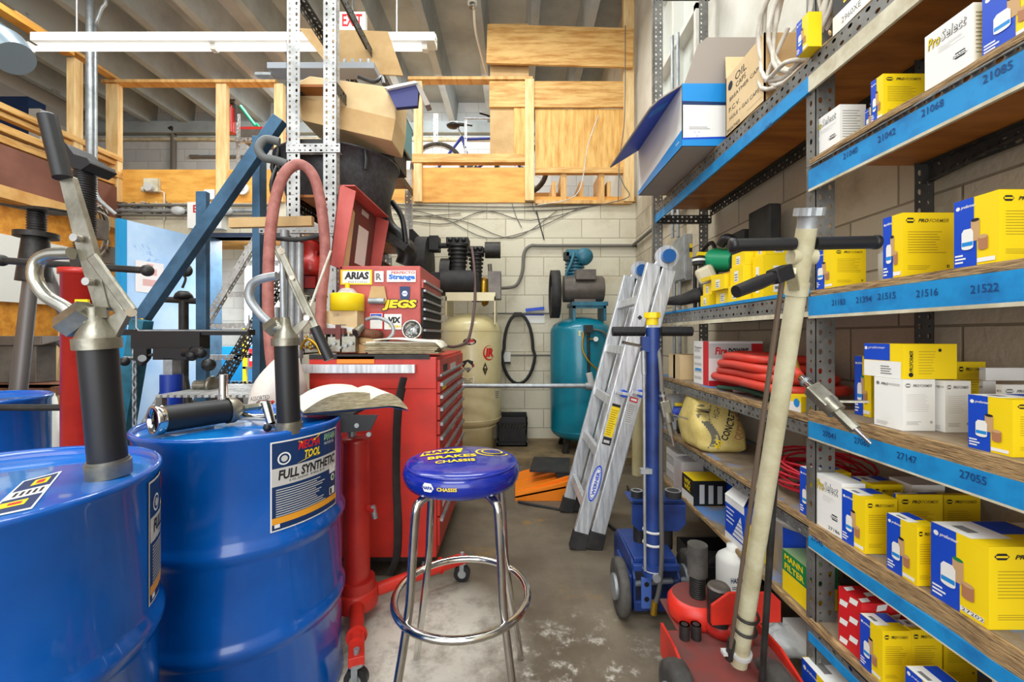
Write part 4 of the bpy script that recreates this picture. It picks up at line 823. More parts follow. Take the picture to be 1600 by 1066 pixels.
# ============================================================ DRUMS
def drumbody(cx, cy, name_label, label2=None):
    g = thing('steel_drum', name_label, 'drum', (cx, cy, 0), 'blue steel oil drums')
    r = .286; pr = [(.0, .004), (r - .01, .004), (r, .0), (r + .006, .006), (r + .004, .02), (r, .03)]
    for zc in (.295, .56): pr += [(r, zc - .035), (r + .004, zc - .022), (r + .011, zc - .008), (r + .011, zc + .008), (r + .004, zc + .022), (r, zc + .035)]
    pr += [(r, .855), (r + .006, .866), (r + .0065, .874), (r + .002, .88), (r - .006, .876), (r - .008, .862)]
    m = MB(); m.lathe(pr, drum, (cx, cy, 0), n=72); m.build('drum_body', g)
    m = MB(); m.lathe([(r - .008, .862), (r - .03, .860), (r - .05, .864), (.0, .864)], drumtop, (cx, cy, 0), n=72)
    m.lathe([(.0, .869), (.03, .869), (.034, .864)], drumtop, (cx - .16, cy + .06, 0), n=20); m.build('lid', g)
    return g
def druminfo(g, cx, cy, phi0):      # printed label wrapped round the drum wall
    r = .2875; W, z0, H = .24, .60, .252; m = MB()
    I = Matrix.Identity(4)
    def grid(x0, x1, y0, y1, mat, off, n=8):
        for i in range(n): m.quad(I, x0 + (x1 - x0) * i / n, x0 + (x1 - x0) * (i + 1) / n, y0, y1, mat, off)
    grid(0, W, 0, H, white, 0); grid(.004, W - .004, .004, H - .004, navy, .0006, 10)
    grid(.004, W - .004, H * .50, H * .70, mk_lg, .001, 10)
    m.text('MECHA', I, .075, H * .86, .026, printr, w=.075, shear=.25, bold=.03, off=.0016); m.text('TOOL', I, .095, H * .745, .024, nyel, w=.056, shear=.25, bold=.03, off=.0016)
    m.poly(I, [(.075, H * .96), (.155, H * .99), (.13, H * .93), (.085, H * .93)], nyel, .0012); m.poly(I, [(.07, H * .705), (.11, H * .75), (.15, H * .735), (.09, H * .725)], nyel, .0012)
    m.text('5W-30', I, .169, H * .876, .022, white, w=.06, bold=.09, off=.0016); m.text('5W-30', I, .17, H * .88, .02, mgreen, w=.058, bold=.04, off=.002); m.text('MOTOR OIL', I, .17, H * .83, .008, white, w=.05, off=.0014)
    m.disc(I, .036, H * .80, .018, white, off=.0012, n=20); m.disc(I, .036, H * .80, .014, navy, off=.0015, n=20); m.disc(I, .036, H * .80, .009, mk_lg, off=.0018, n=16)
    m.text('FULL SYNTHETIC', I, .02, H * .565, .028, inkk, w=.205, shear=.12, bold=.035, off=.0018); m.text('10,000 MILES', I, .05, H * .525, .007, inkk, w=.12, off=.0018)
    m.lines(I, .014, .18, H * .16, H * .48, 12, mk_lg, off=.0014, fill=.4, seg=8); grid(.004, W - .004, .02, .038, printo, .001, 10)
    m.disc(I, .214, H * .38, .011, white, off=.0014, n=14); m.disc(I, .214, H * .38, .007, mgreen, off=.0018, n=14); m.quad(I, .195, .23, H * .44, H * .54, white, .0014); m.quad(I, .195, .225, H * .17, H * .26, white, .0014); m.quad(I, .198, .208, H * .18, H * .25, inkk, .0018); m.quad(I, .01, .024, .01, .02, white, .0018)
    nv = []
    for (u, v, o) in m.v:
        a = phi0 + u / r; nv.append((cx + (r + o) * math.sin(a), cy - (r + o) * math.cos(a), z0 + v))
    m.v = nv; lab(m.build('printed_label', g), 'navy printed oil label with black and yellow lettering')
D1 = (-.878, 1.386); D0 = (-1.012, .757)
g1 = drumbody(*D1, 'blue steel drum with the full oil label, carrying an upright pump and a lying pump'); druminfo(g1, *D1, R(43))
g0 = drumbody(*D0, 'nearest blue steel drum at the bottom left corner with a pump on its lid'); druminfo(g0, *D0, R(110))
g2_ = drumbody(-2.42, 1.82, 'third blue steel drum barely in view at the left edge behind the nearest one')
m = MB(); zl = .8655
def onlid(px, py): Y = (EYE - zl) * FPX / (py - VY); return (PX(px, Y), Y)
qd = [onlid(97, 736), onlid(36, 752), onlid(-30, 812), onlid(50, 795)]
def bil(a, b): p = [Vector((*q_, 0)) for q_ in qd]; return (p[0] * (1 - a) + p[1] * a) * (1 - b) + (p[3] * (1 - a) + p[2] * a) * b
def lq(a0, a1, b0, b1, mat, o): m.add([tuple(bil(a, b) + Vector((0, 0, zl + o))) for a, b in ((a0, b0), (a0, b1), (a1, b1), (a1, b0))], [(0, 1, 2, 3)], mat)
lq(0, 1, 0, 1, white, 0); lq(.06, .94, .04, .96, navy, .0004); lq(.06, .94, .4, .62, white, .0008); lq(.2, .6, .12, .3, nyel, .0008); lq(.3, .5, .16, .26, printr, .0012); lq(.3, .9, .7, .84, nyel, .0008); lq(.4, .7, .74, .8, printr, .0012)
for k in range(5): lq(.12 + .15 * k, .2 + .15 * k, .45, .57, inkk, .0012)
m.build('lid_sticker', g0)
tealst = mk('oil_on_lid', s(14, 90, 100), .08)
# ------------------------------------------------------------ hand pumps
def pump(base, top, label, r=.036, scale=1.0, side=1, lever_up=True):
    g = thing('hand_oil_pump', label, 'pump', base, 'lever hand pumps on the drums'); b = Vector(base); t = Vector(top); d = (t - b).normalized(); L = (t - b).length
    X = Vector((1, 0, 0)); X = (X - d * X.dot(d)).normalized()
    m = MB(); m.cyl(b, b + d * .028, r * 1.18, alum, n=28); m.cyl(b + d * .028, b + d * .034, r * 1.08, alum, n=28); m.build('base_collar', g)
    MB().cyl(b + d * .03, t - d * .0, r, black, n=32).build('barrel_tube', g)
    m = MB(); m.cyl(t, t + d * .022, r * 1.22, alum, n=28); m.lathe([(r * 1.1, 0), (r * .95, .012), (r * .55, .03), (r * .42, .05), (r * .4, .06)], alum, M=orient(t + d * .022, t + d), n=24); m.build('pump_head', g)
    return g, t, d, X
# pump on the nearest drum
Y0 = .90
base = Vector((PX(171, .862), .862, .866)); top = Vector((PX(153, .845), .845, PZ(545, .845)))
g, t, d, Xd = pump(base, top, 'upright black hand pump with its lever raised on the nearest drum', r=.031)
def q0(px, py, Y=.845): return P(px, py, Y)
m = MB(); m.tube([q0(126, 505, .84), q0(104, 482, .84), q0(72, 462, .84), q0(55, 435, .84), q0(58, 410, .84), q0(78, 398, .84), q0(112, 396, .84)], .0122, satin, n=16, k=6); lab(m.build('spout', g), 'curved polished metal spout')
m = MB(); m.cyl(q0(104, 512, .84), q0(140, 486, .84), .026, alum, n=6, smooth=False); m.cyl(q0(130, 500, .845), q0(155, 505, .845), .02, alum, n=14); m.build('spout_nut', g)
m = MB(); m.cyl(q0(153, 497), q0(153, 480), .017, alum, n=6, smooth=False); m.cyl(q0(153, 510), q0(153, 490), .012, alum, n=14); m.build('gland_nut', g)
m = MB(); A_, B_ = q0(155, 486, .845), q0(96, 272, .845)
m.prism([(-.014, 0), (.014, 0), (.017, .14), (.013, .28), (-.013, .28), (-.017, .14)], .012, alum, frame(A_ + Vector((0, .006, 0)), (B_ - A_).cross(Vector((0, 1, 0))), (B_ - A_)))
for k_ in (.06, .15): c = A_ + (B_ - A_).normalized() * k_; m.cyl(c + Vector((0, -.012, 0)), c, .008, chrome, n=12)
m.build('lever', g, bevel=.003)
MB().cyl(q0(98, 278), q0(74, 182), .0155, black, n=20).cyl(q0(74, 182), q0(73.3, 178), .0155, black, r1=.011, n=20).build('lever_grip', g, bevel=.003)
m = MB(); m.beam(q0(143, 400, .835), q0(207, 488, .835), .008, .021, alum, up=(1, 0, .6)); m.beam(q0(150, 425, .858), q0(196, 500, .858), .008, .022, alum, up=(1, 0, .6)); m.build('link_arm', g, bevel=.003)
m = MB(); M = frame(q0(150, 530, .86), (1, 0, 0), (0, 0, 1)); m.prism([(0, 0), (.05, .004), (.078, .055), (.066, .06), (.006, .028)], .012, alum, M); m.cyl(q0(205, 488, .83), q0(205, 488, .865), .009, chrome, n=12); m.build('pivot_bracket', g, bevel=.002)
# pump on the full-label drum
base = Vector((PX(452, 1.243), 1.243, .866)); top = Vector((PX(447, 1.235), 1.235, PZ(540, 1.235)))
g, t, d, Xd = pump(base, top, 'upright black hand pump with its lever swung down on the labelled drum', r=.0315)
def q1(px, py, Y=1.235): return P(px, py, Y)
m = MB(); m.tube([q1(424, 508), q1(404, 488), q1(390, 466), q1(393, 446), q1(408, 436), q1(433, 431)], .0125, galv, n=14, k=6); lab(m.build('spout', g), 'curved grey metal spout')
m = MB(); m.cyl(q1(420, 517), q1(436, 505), .024, alum, n=6, smooth=False); m.cyl(q1(430, 510), q1(447, 515), .02, alum, n=12); m.build('spout_nut', g)
m = MB(); m.cyl(q1(443, 505), q1(441, 400), .0075, galv, n=10); m.cyl(q1(444, 512), q1(443, 497), .016, alum, n=6, smooth=False); m.build('piston_rod', g)
m = MB(); m.beam(q1(435, 386, 1.22), q1(499, 524, 1.22), .01, .02, alum, up=(1, 0, .5)); m.beam(q1(433, 390, 1.25), q1(478, 490, 1.25), .008, .02, alum, up=(1, 0, .5)); m.cyl(q1(439, 392, 1.21), q1(439, 392, 1.26), .01, chrome, n=12); m.cyl(q1(456, 434, 1.205), q1(456, 434, 1.22), .007, chrome, n=10); m.build('lever', g, bevel=.003)
MB().cyl(q1(492, 512, 1.22), q1(515, 562, 1.22), .0145, black, n=18).build('lever_grip', g, bevel=.003)
m = MB(); M = frame(q1(452, 528, 1.245), (1, 0, 0), (0, 0, 1)); m.prism([(0, 0), (.018, .0), (.062, .048), (.052, .056), (0, .02)], .01, alum, M); m.cyl(q1(479, 497, 1.2), q1(479, 497, 1.26), .008, chrome, n=10); m.build('pivot_bracket', g, bevel=.002)
# pump lying on its side
zc = .869 + .0425
b = Vector((PX(226, 1.25), 1.25, zc)); t = Vector((PX(352, 1.36), 1.36, zc)); dd_ = (t - b).normalized(); L = .2
b = Vector((-1.018, 1.185, zc)); t = b + Vector((.095, .165, 0)); 
g = thing('hand_oil_pump', 'black hand pump lying on its side on the labelled drum with a chrome stub upright', 'pump', tuple(b), 'lever hand pumps on the drums'); dd_ = (t - b).normalized()
m = MB(); M = orient(b, t); L = (t - b).length; m.lathe([(.034, .02), (.034, 0), (.0415, 0), (.0425, .004), (.0425, .02), (.038, .024)], chrome, M=M, n=28); m.build('base_collar', g)
m = MB(); m.lathe([(.034, .01), (.034, L), ], inkk, M=M, n=28); m.lathe([(.038, .016), (.038, L)], black, M=M, n=32); m.build('barrel_tube', g)
m = MB(); m.lathe([(.042, L), (.042, L + .02), (.03, L + .035), (.014, L + .05), (.0, L + .05)], alum, M=M, n=24); m.cyl(t + dd_ * .04, t + dd_ * .12, .012, alum, n=6, smooth=False); m.cyl(t + dd_ * .1, t + dd_ * .13, .018, chrome, n=8); m.build('pump_head', g)
MB().cyl(t + Vector((-.01, -.0, .038)), t + Vector((-.01, 0, .115)), .0125, chrome, n=16).cyl(t + Vector((-.01, 0, .03)), t + Vector((-.01, 0, .045)), .017, chrome, n=16).build('spout', g)
m = MB(); m.tube([t + dd_ * .05 + Vector((0, 0, -.02)), t + Vector((.07, .03, -.026)), t + Vector((.11, .03, -.024)), t + Vector((.15, .02, -.024))], .009, chrome, n=10, k=5); m.beam(t + Vector((.03, .02, -.03)), t + Vector((.14, .0, -.03)), .02, .006, galv); m.build('lever', g)
# adapter fitting beside pump 2
m = MB(); m.cyl((PX(424, 1.27), 1.27, .876), (PX(424, 1.27), 1.27, .888), .02, chrome, n=12); m.cyl((PX(424, 1.27), 1.27, .888), (PX(415, 1.28), 1.28, .95), .013, chrome, n=10); m.sph((PX(424, 1.27), 1.25, .878), .012, black); m.solo('pipe_fitting', 'small chrome pipe fitting standing left of the upright pump', 'fitting')
# ------------------------------------------------------------ open catalogue lying on drum rim and jack plate
ph = thing('parts_catalogue', 'thick open catalogue lying across the drum rim and the red jack', 'book', (-.6, 1.5, .89))
def turn(x, y, z):
    u = x + .475; u *= .66 if u < 0 else 1.05; v = y - 1.33; ca, sa = math.cos(R(33)), math.sin(R(33)); return (-.515 + u * ca - v * sa, 1.50 + u * sa + v * ca, z)
def bookhalf(x0, x1, sag, name_top, nx=10):
    m = MB(); ys = (1.33, 1.62); vs = []; fs = []
    for i in range(nx + 1):
        u = i / nx; x = x0 + (x1 - x0) * u; uu = u if sag[2] > 0 else 1 - u
        th = .052 * (1 - .25 * uu) ; th = sag[0] * (1 - uu ** 3) + .006; hump = sag[1] * math.sin(math.pi * min(1, uu * 1.05)) ** .8
        zb = .8835 + (.02 * max(0, -(x + .50)) * 0); zb += .012
        if x > -.42: zb -= (x + .42) ** 2 * 3.5
        for y, dy in ((ys[0], 0), (ys[1], .0)): vs += [(x, y, zb), (x, y, zb + th + hump)]
    for i in range(nx):
        a, b = i * 4, i * 4 + 4
        fs += [(a, b, b + 1, a + 1), (a + 2, a + 3, b + 3, b + 2), (a, a + 2, b + 2, b)]
    m.add(vs, fs + [(0, 1, 3, 2), (nx * 4, nx * 4 + 2, nx * 4 + 3, nx * 4 + 1)], paperedge)
    m.add(vs, [(i * 4 + 1, i * 4 + 5, i * 4 + 7, i * 4 + 3) for i in range(nx)], paper, True); m.v = [turn(*p) for p in m.v]; return m
bookhalf(-.80, -.475, (.045, .012, -1), 'l').build('page_block', ph)
bookhalf(-.475, -.345, (.02, .022, 1), 'r').build('page_block', ph)
m = MB()
for i in range(7):
    x0_, x1_ = -.80 + .065 * i, -.80 + .065 * (i + 1); f = lambda x: .8905 - (max(0, x + .42) ** 2) * 3.5
    m.add([(x0_, 1.325, f(x0_)), (x1_, 1.325, f(x1_)), (x1_, 1.625, f(x1_)), (x0_, 1.625, f(x0_)), (x0_, 1.325, f(x0_) + .003), (x1_, 1.325, f(x1_) + .003), (x1_, 1.625, f(x1_) + .003), (x0_, 1.625, f(x0_) + .003)], [(0, 3, 2, 1), (4, 5, 6, 7), (0, 1, 5, 4), (3, 7, 6, 2), (1, 2, 6, 5), (0, 4, 7, 3)], navy)
m.v = [turn(*p) for p in m.v]; m.build('cover', ph)
# ------------------------------------------------------------ red transmission jack
tj = thing('transmission_jack', 'red telescopic transmission jack with casters behind the labelled drum', 'jack', (-.64, 1.72, 0)); jx, jy = -.645, 1.72
m = MB(); m.cyl((jx, jy, .13), (jx, jy, .725), .052, redp, n=32); m.cyl((jx, jy, .12), (jx, jy, .165), .075, redp, r1=.07, n=32); m.lathe([(.083, .06), (.083, .12), (.078, .128), (.0, .128)], jackred, (jx, jy, 0), n=32); m.lathe([(.056, .722), (.056, .735), (.04, .742), (.0, .742)], redp, (jx, jy, 0), n=32); m.build('cylinder', tj)
MB().cyl((jx - .02, jy, .74), (jx - .02, jy, .86), .018, galv, n=16).cyl((jx - .02, jy, .80), (jx - .02, jy, .86), .024, redp, n=16).build('ram', tj)
m = MB(); m.bx(jx - .06, jx + .10, jy - .30, jy + .05, .8815, .8895, black); M = FR(-.585, jy - .30, .825); m.prism([(0, 0), (.10, .008), (.125, .06), (0, .06)], .006, black, M)
for x in (.09, .13): m.cyl((-.62 + x, jy - .309, .85 - (.03 if x > .1 else 0) + .0), (-.62 + x, jy - .30, .85 - (.03 if x > .1 else 0)), .008, galv, n=10)
m.build('support_plate', tj)
m = MB(); m.cyl((jx + .052, jy - .02, .455), (jx + .085, jy - .03, .455), .014, redp, n=12); m.cyl((jx + .075, jy - .03, .47), (jx + .085, jy - .03, .42), .01, galv, n=10); m.build('release_valve', tj)
def caster(parent, x, y, r=.038, a=0):
    m = MB(); dx, dy = math.cos(a), math.sin(a)
    m.cyl((x - dy * .012, y + dx * .012, r + .001), (x + dy * .012, y - dx * .012, r + .001), r, black, n=20); m.cyl((x - dy * .014, y + dx * .014, r), (x + dy * .014, y - dx * .014, r), r * .5, galv, n=14); m.build('caster_wheel', parent)
    m = MB(); m.beam((x - dy * .019, y + dx * .019, r), (x - dy * .019, y + dx * .019, r * 2.3), .02, .003, galv, up=(-dy, dx, 0)); m.beam((x + dy * .019, y - dx * .019, r), (x + dy * .019, y - dx * .019, r * 2.3), .02, .003, galv, up=(-dy, dx, 0)); m.cyl((x, y, r * 2.25), (x, y, r * 2.5), .026, galv, n=12); m.build('caster_fork', parent)
def jleg(tx, ty):
    e = Vector((tx, ty, .105)); c = Vector((jx, jy, .09)); m = MB(); dv = (e - c); dv.z = 0; dv.normalize()
    m.cyl(c + dv * .08, e - dv * .06, .026, jackred, n=16); m.cyl(e - dv * .11, e - dv * .104, .036, jackred, n=20); m.beam(e - dv * .1, e + dv * .02, .05, .03, jackred); m.cyl(e + Vector((0, 0, .01)), e + Vector((0, 0, .03)), .01, galv, n=6); m.build('leg', tj, bevel=.002); caster(tj, tx, ty)
jleg(PX(722, 1.98), 1.98); jleg(-.515, 1.37); jleg(-.86, 1.92)
# ------------------------------------------------------------ padded shop stool
sx, sy = -.166, 1.32
st = thing('shop_stool', 'round blue padded shop stool with yellow lettering and chrome legs', 'stool', (sx, sy, 0))
m = MB(); m.lathe([(.0, .696), (.15, .694), (.168, .70), (.176, .715), (.180, .735), (.176, .750), (.168, .757)], seatblue, (sx, sy, 0), n=56)
m.lathe([(.168, .757), (.165, .760), (.155, .765), (.12, .770), (.06, .773), (0, .774)], seatblue, (sx, sy, 0), n=56)
m.tube([(sx + .1685 * math.cos(a), sy + .1685 * math.sin(a), .7575) for a in [2 * math.pi * i / 48 for i in range(48)]], .0035, seatblue, n=6, closed=True)
m.build('seat', st)
m = MB(); T = frame((sx, sy, .7715), (1, 0, 0), (0, 1, 0))
[m.poly(T, [(-.135 + .0125 * i, .012 + .0032 * i), (-.1225 + .0125 * i, .0152 + .0032 * i), (-.1225 + .0125 * i, .0742 + .0032 * i), (-.135 + .0125 * i, .071 + .0032 * i)], nyel, .0012) for i in range(10)]; m.text('NAPA', T, -.125, .024, .036, seatblue, w=.105, bold=.05, rot=R(14), off=.0024); m.text('BRAKES', T, -.10, -.035, .03, nyel, w=.15, bold=.03, rot=R(12), off=.002); m.text('CHASSIS', T, -.07, -.075, .025, nyel, w=.12, bold=.03, rot=R(12), off=.002)
m.disc(T, .09, .06, .055, nyel, ry=.048, off=.0005); m.disc(T, .09, .06, .048, seatblue, ry=.041, off=.0012); m.disc(T, .09, .06, .036, nyel, ry=.03, off=.0018); m.disc(T, .09, .06, .03, seatblue, ry=.024, off=.0022)
_pf = [(0, .774), (.06, .773), (.12, .770), (.155, .765), (.168, .757)]
def dome(r):
    for (a, b), (c, d) in zip(_pf, _pf[1:]):
        if r <= c: return b + (d - b) * (r - a) / (c - a)
    return .757
m.v = [(x, y, z - .7715 + dome(math.hypot(x - sx, y - sy))) for x, y, z in m.v]
m.build('seat_print', st); m = MB()
def curved(txt, phi, z, h, w, mat, off=.001, r=.1795):
    q = MB(); q.text(txt, Matrix.Identity(4), 0, 0, h, mat, w=w, bold=.03, off=off); q.v = [(sx + (r + o) * math.sin(phi + u / r), sy - (r + o) * math.cos(phi + u / r), z + v) for u, v, o in q.v]
    for f, k in zip(q.f, q.mi): pass
    n0 = len(m.v); m.v += q.v
    if q.mats[0] not in m.mats: m.mats.append(q.mats[0])
    for f in q.f: m.f.append(tuple(i + n0 for i in f)); m.mi.append(m.mats.index(q.mats[0])); m.sm.append(False)
hexv = [(0, .011), (.008, 0), (.03, 0), (.038, .011), (.03, .024), (.008, .024)]
for pts, mt, o in ((hexv, white, .0012), ([(0.002, .007), (.036, .007), (.036, .016), (.002, .016)], white, .0016)):
    q = [(sx + (.18 + o) * math.sin(R(-30) + u / .18), sy - (.18 + o) * math.cos(R(-30) + u / .18), .723 + v) for u, v in pts]; m.add(q, [tuple(range(len(q)))], mt)
curved('NAPA', R(-29), .730, .009, .032, seatblue, off=.003, r=.18); curved('CHASSIS', R(-15), .729, .010, .056, nyel, off=.002, r=.18)
m.build('seat_lettering', st)
for k, (ax, ay) in enumerate(((-1, -1), (1, -1), (1, 1), (-1, 1))):
    f = lambda r, z: (sx + ax * r * .707, sy + ay * r * .707, z)
    m = MB(); m.tube([f(.03, .683), f(.12, .683), f(.152, .672), f(.166, .645), f(.178, .5), f(.192, .35), f(.262, .004)], .0125, chrome, n=12, k=4); m.build('leg', st)
MB().tube([(sx + .205 * math.cos(a), sy + .205 * math.sin(a), .345) for a in [2 * math.pi * i / 48 for i in range(48)]], .0115, chrome, n=12, closed=True).build('foot_ring', st)
MB().cyl((sx, sy, .672), (sx, sy, .694), .10, blackm, n=28).build('swivel_plate', st)
# ============================================================ RED ROLL CABINET with top chest
cx0, cx1, cy0, cy1, cz0, cz1 = -.97, -.373, 2.0, 2.92, .10, 1.05
rc = thing('roll_cabinet', 'tall red roll cabinet with drawers facing the aisle behind the stool', 'tool cabinet', (-.68, 2.45, 0))
m = MB(); m.bx(cx0, cx1, cy0, cy1, cz0, cz1, redc); m.bx(cx0 - .003, cx1 + .0, cy0 - .006, cy0, .90, cz1, redc); m.build('body', rc, bevel=.006)
MB().bx(cx0 + .03, cx1 - .03, cy0 + .04, cy1 - .04, .06, .1, blackm).build('plinth', rc)
for x in (cx0 + .07, cx1 - .07):
    for y in (cy0 + .08, cy1 - .08): caster(rc, x, y, .03)
m = MB(); m.bx(cx0, cx1 - .03, cy0 - .012, cy0 + .01, cz1 - .01, cz1 + .012, blackm); m.build('edge_strip', rc)
m = MB(); m.bx(PX(465, 1.96), PX(648, 1.96), 1.955, 1.985, PZ(583, 1.96), PZ(570, 1.96), alur); m.bx(-.9, -.88, 1.98, 2.0, .99, 1.0, alur); m.bx(-.52, -.5, 1.98, 2.0, .99, 1.0, alur); lab(m.build('side_rail', rc), 'polished metal rail on the side')
m = MB(); m.tube([P(632, 590, 1.985), P(622, 640, 1.985), P(620, 740, 1.99), P(622, 820, 1.985), P(620, 870, 1.985), P(608, 900, 1.97)], .022, blackm, n=8, k=3, flat=.12); lab(m.build('strap', rc), 'black strap hanging down the side')
dl = [(.985, 1.04, 0, 1)] ; zs_ = [.93, .87, .81, .74, .67, .59, .50, .40, .28, .14]
MB().bx(cx1, cx1 + .012, cy0 + .02, cy1 - .02, .955, 1.035, redc).bx(cx1 + .012, cx1 + .02, cy0 + .03, cy1 - .03, .955, .965, galv).build('drawer', rc)
for i in range(len(zs_) - 1):
    zt_, zb_ = zs_[i], zs_[i + 1] + .008
    for (a, b_) in (((cy0 + .02, cy0 + .60), (cy0 + .62, cy1 - .02)) if i >= 1 else ((cy0 + .02, cy1 - .02),)):
        dr_ = MB().bx(cx1, cx1 + .012, a, b_, zb_, zt_, redc).build('drawer', rc)
        MB().bx(cx1 + .012, cx1 + .026, a + .01, b_ - .01, zt_ - .022, zt_ - .006, galv).build('pull_strip', dr_)
for tx_, yy_, zz_, wd_ in ((nyel, 2.1, .88, .1), (mk_lg, 2.35, .96, .2), (inkk, 2.12, .97, .12), (greyt, 2.18, .52, .12), (whitep, 2.1, .3, .1), (mk_lg, 2.4, .62, .1)):
    q_ = MB().quad(AI(0, 0, 0), 0, 1, 0, 1, tx_); 
    MB().bx(cx1 + .012, cx1 + .0135, yy_, yy_ + wd_, zz_, zz_ + .035, tx_).build('sticker', rc)
# top chest
tx0, tx1, ty0, ty1, tz0, tz1 = -.93, -.50, 2.23, 2.82, 1.052, 1.52
tc_ = thing('tool_chest', 'faded red top chest covered with racing stickers on the roll cabinet', 'tool chest', (-.7, 2.5, tz0))
MB().bx(tx0, tx1, ty0, ty1, tz0, tz1, redfade).build('body', tc_, bevel=.006)
z = tz1 - .07; k = 0
while z > tz0 + .06:
    h_ = .05 if k < 4 else .062
    dr_ = MB().bx(tx1, tx1 + .01, ty0 + .02, ty1 - .02, z - h_ + .006, z, blackm if k else redfade).build('drawer', tc_); MB().bx(tx1 + .01, tx1 + .022, ty0 + .025, ty1 - .025, z - .014, z - .002, galv).build('pull_strip', dr_); z -= h_; k += 1
# open lid
m = MB(); pl0, pl1 = (-.975, 1.525), (-.925, 1.945)
def lx(z): return pl0[0] + (pl1[0] - pl0[0]) * (z - pl0[1]) / .42
m.add([(lx(1.525), ty0, 1.525), (lx(1.525), ty1, 1.525), (lx(1.945), ty1, 1.945), (lx(1.945), ty0, 1.945), (lx(1.525) - .006, ty0, 1.525), (lx(1.525) - .006, ty1, 1.525), (lx(1.945) - .006, ty1, 1.945), (lx(1.945) - .006, ty0, 1.945)], [(0, 1, 2, 3), (4, 7, 6, 5), (0, 3, 7, 4), (1, 5, 6, 2), (3, 2, 6, 7), (0, 4, 5, 1)], redd)
for y in (ty0, ty1 - .008): m.add([(lx(1.525), y, 1.525), (lx(1.525) + .06, y, 1.50), (lx(1.93) + .085, y, 1.915), (lx(1.945), y, 1.95)] + [(lx(1.525), y + .008, 1.525), (lx(1.525) + .06, y + .008, 1.50), (lx(1.93) + .085, y + .008, 1.915), (lx(1.945), y + .008, 1.95)], [(0, 1, 2, 3), (4, 7, 6, 5), (0, 4, 5, 1), (1, 5, 6, 2), (2, 6, 7, 3), (3, 7, 4, 0)], redfade)
m.bx(lx(1.94), lx(1.94) + .08, ty0, ty1, 1.94, 1.948, redfade)
m.build('lid', tc_, bevel=.002)
Lm = lambda y, z: frame((lx(z) + .004, y, z), (0, -1, 0), (.12, 0, 1))
m = MB(); M = Lm(ty0 + .2, 1.54); m.prism([(0, 0), (.17, 0), (.17, .33), (.12, .36), (0, .32)], .004, tancl, M @ Matrix.Translation((0, 0, -.006)) @ Matrix.Diagonal((1, 1, -1, 1))); 
m.quad(M, .02, .15, .06, .10, mk('sticker_brown', s(130, 70, 60), .6), .004); m.quad(M, .02, .15, .10, .14, nbluel, .004); m.quad(M, .02, .15, .01, .04, white, .004)
M = Lm(ty0 + .48, 1.56); m.quad(M, 0, .17, 0, .26, white, .004); m.quad(M, .015, .05, .01, .24, nyel, .005); m.text('EDELBROCK'[:8], M, .13, .02, .05, mk('print_violet', s(70, 40, 130), .5), w=.2, rot=R(85), bold=.03, off=.006)
M = Lm(ty0 + .45, 1.86); m.quad(M, 0, .12, 0, .06, mk_lg, .004)
m.build('lid_papers', tc_)
F = FR(tx0, ty0 - .006, tz0); sc = 2.224 / 660
def fx(px): return PX(px, ty0) - tx0
def fz(py): return PZ(py, ty0) - tz0
def stick(a, b, c, d, mat, off=.001): mS.quad(F, fx(a), fx(b), fz(d), fz(c), mat, off)
mS = MB(); stick(533, 582, 422, 445, nyel); stick(536, 579, 424, 443, white, .0014); mS.text('ARIAS', F, fx(539), fz(437), .04, inkk, w=fx(577) - fx(539), bold=.05, shear=.1, off=.002); mS.text('PISTONS', F, fx(545), fz(442.5), .01, greyt, w=fx(575) - fx(545), off=.002); mS.build('arias_sticker', tc_)
bpy.data.objects['arias_sticker'].name = 'yellow_sticker'
mS = MB(); stick(586, 600, 424, 441, white); mS.text('R', F, fx(588), fz(438), .036, greyt, bold=.04, off=.002); mS.build('sticker', tc_)
mS = MB(); stick(605, 650, 423, 441, white); mS.text('Strange', F, fx(608), fz(439), .034, mk('print_mid_blue', s(30, 110, 200), .5), w=fx(649) - fx(608), bold=.05, off=.002); mS.text('PERFECTO', F, fx(612), fz(428.5), .014, redfade, w=fx(649) - fx(612), bold=.03, off=.002); mS.build('sticker', tc_)
mS = MB(); mS.poly(F, [(fx(625), fz(448)), (fx(641), fz(448)), (fx(640), fz(467)), (fx(633), fz(470)), (fx(626), fz(467))][::-1], navy, .001); mS.disc(F, fx(633), fz(459), .016, white, n=6, off=.0016); mS.text('NAPA', F, fx(629.4), fz(460.5), .01, nblue, w=.026, bold=.02, off=.002); mS.build('sticker', tc_)
mS = MB(); mS.text('JEGS', F, fx(597), fz(486), .062, inkk, w=fx(653) - fx(597), bold=.09, shear=.15, off=.001); mS.text('JEGS', F, fx(598), fz(485.2), .056, nyel, w=fx(651.5) - fx(598), bold=.05, shear=.15, off=.0016); mS.build('sticker', tc_)
mS = MB(); stick(601, 628, 491, 515, white); mS.text('VIX', F, fx(607), fz(505), .032, inkk, w=fx(627) - fx(607), bold=.06, shear=.12, off=.002); mS.text('FILTERS', F, fx(608), fz(512), .012, nyel, w=fx(627) - fx(608), bold=.04, off=.002); mS.build('sticker', tc_)
mS = MB(); stick(577, 600, 488, 516, printr); stick(579, 598, 490, 514, white, .0014); stick(580, 597, 491, 500, nblue, .0018); mS.build('sticker', tc_)
m = MB(); m.add([tuple(F @ Vector((x, y, zz2))) for zz2 in (.002, .012) for x, y in ((fx(582), fz(448)), (fx(602), fz(448)), (fx(606), fz(470)), (fx(602), fz(474)), (fx(580), fz(474)), (fx(577), fz(468)))], [(0, 1, 2, 3, 4, 5), (11, 10, 9, 8, 7, 6)] + [(i, (i + 1) % 6, 6 + (i + 1) % 6, 6 + i) for i in range(6)], tancol)
m.cyl(F @ Vector((fx(579), fz(471), .02)), F @ Vector((fx(603), fz(471), .02)), .016, galv, n=14); m.build('side_handle', tc_)
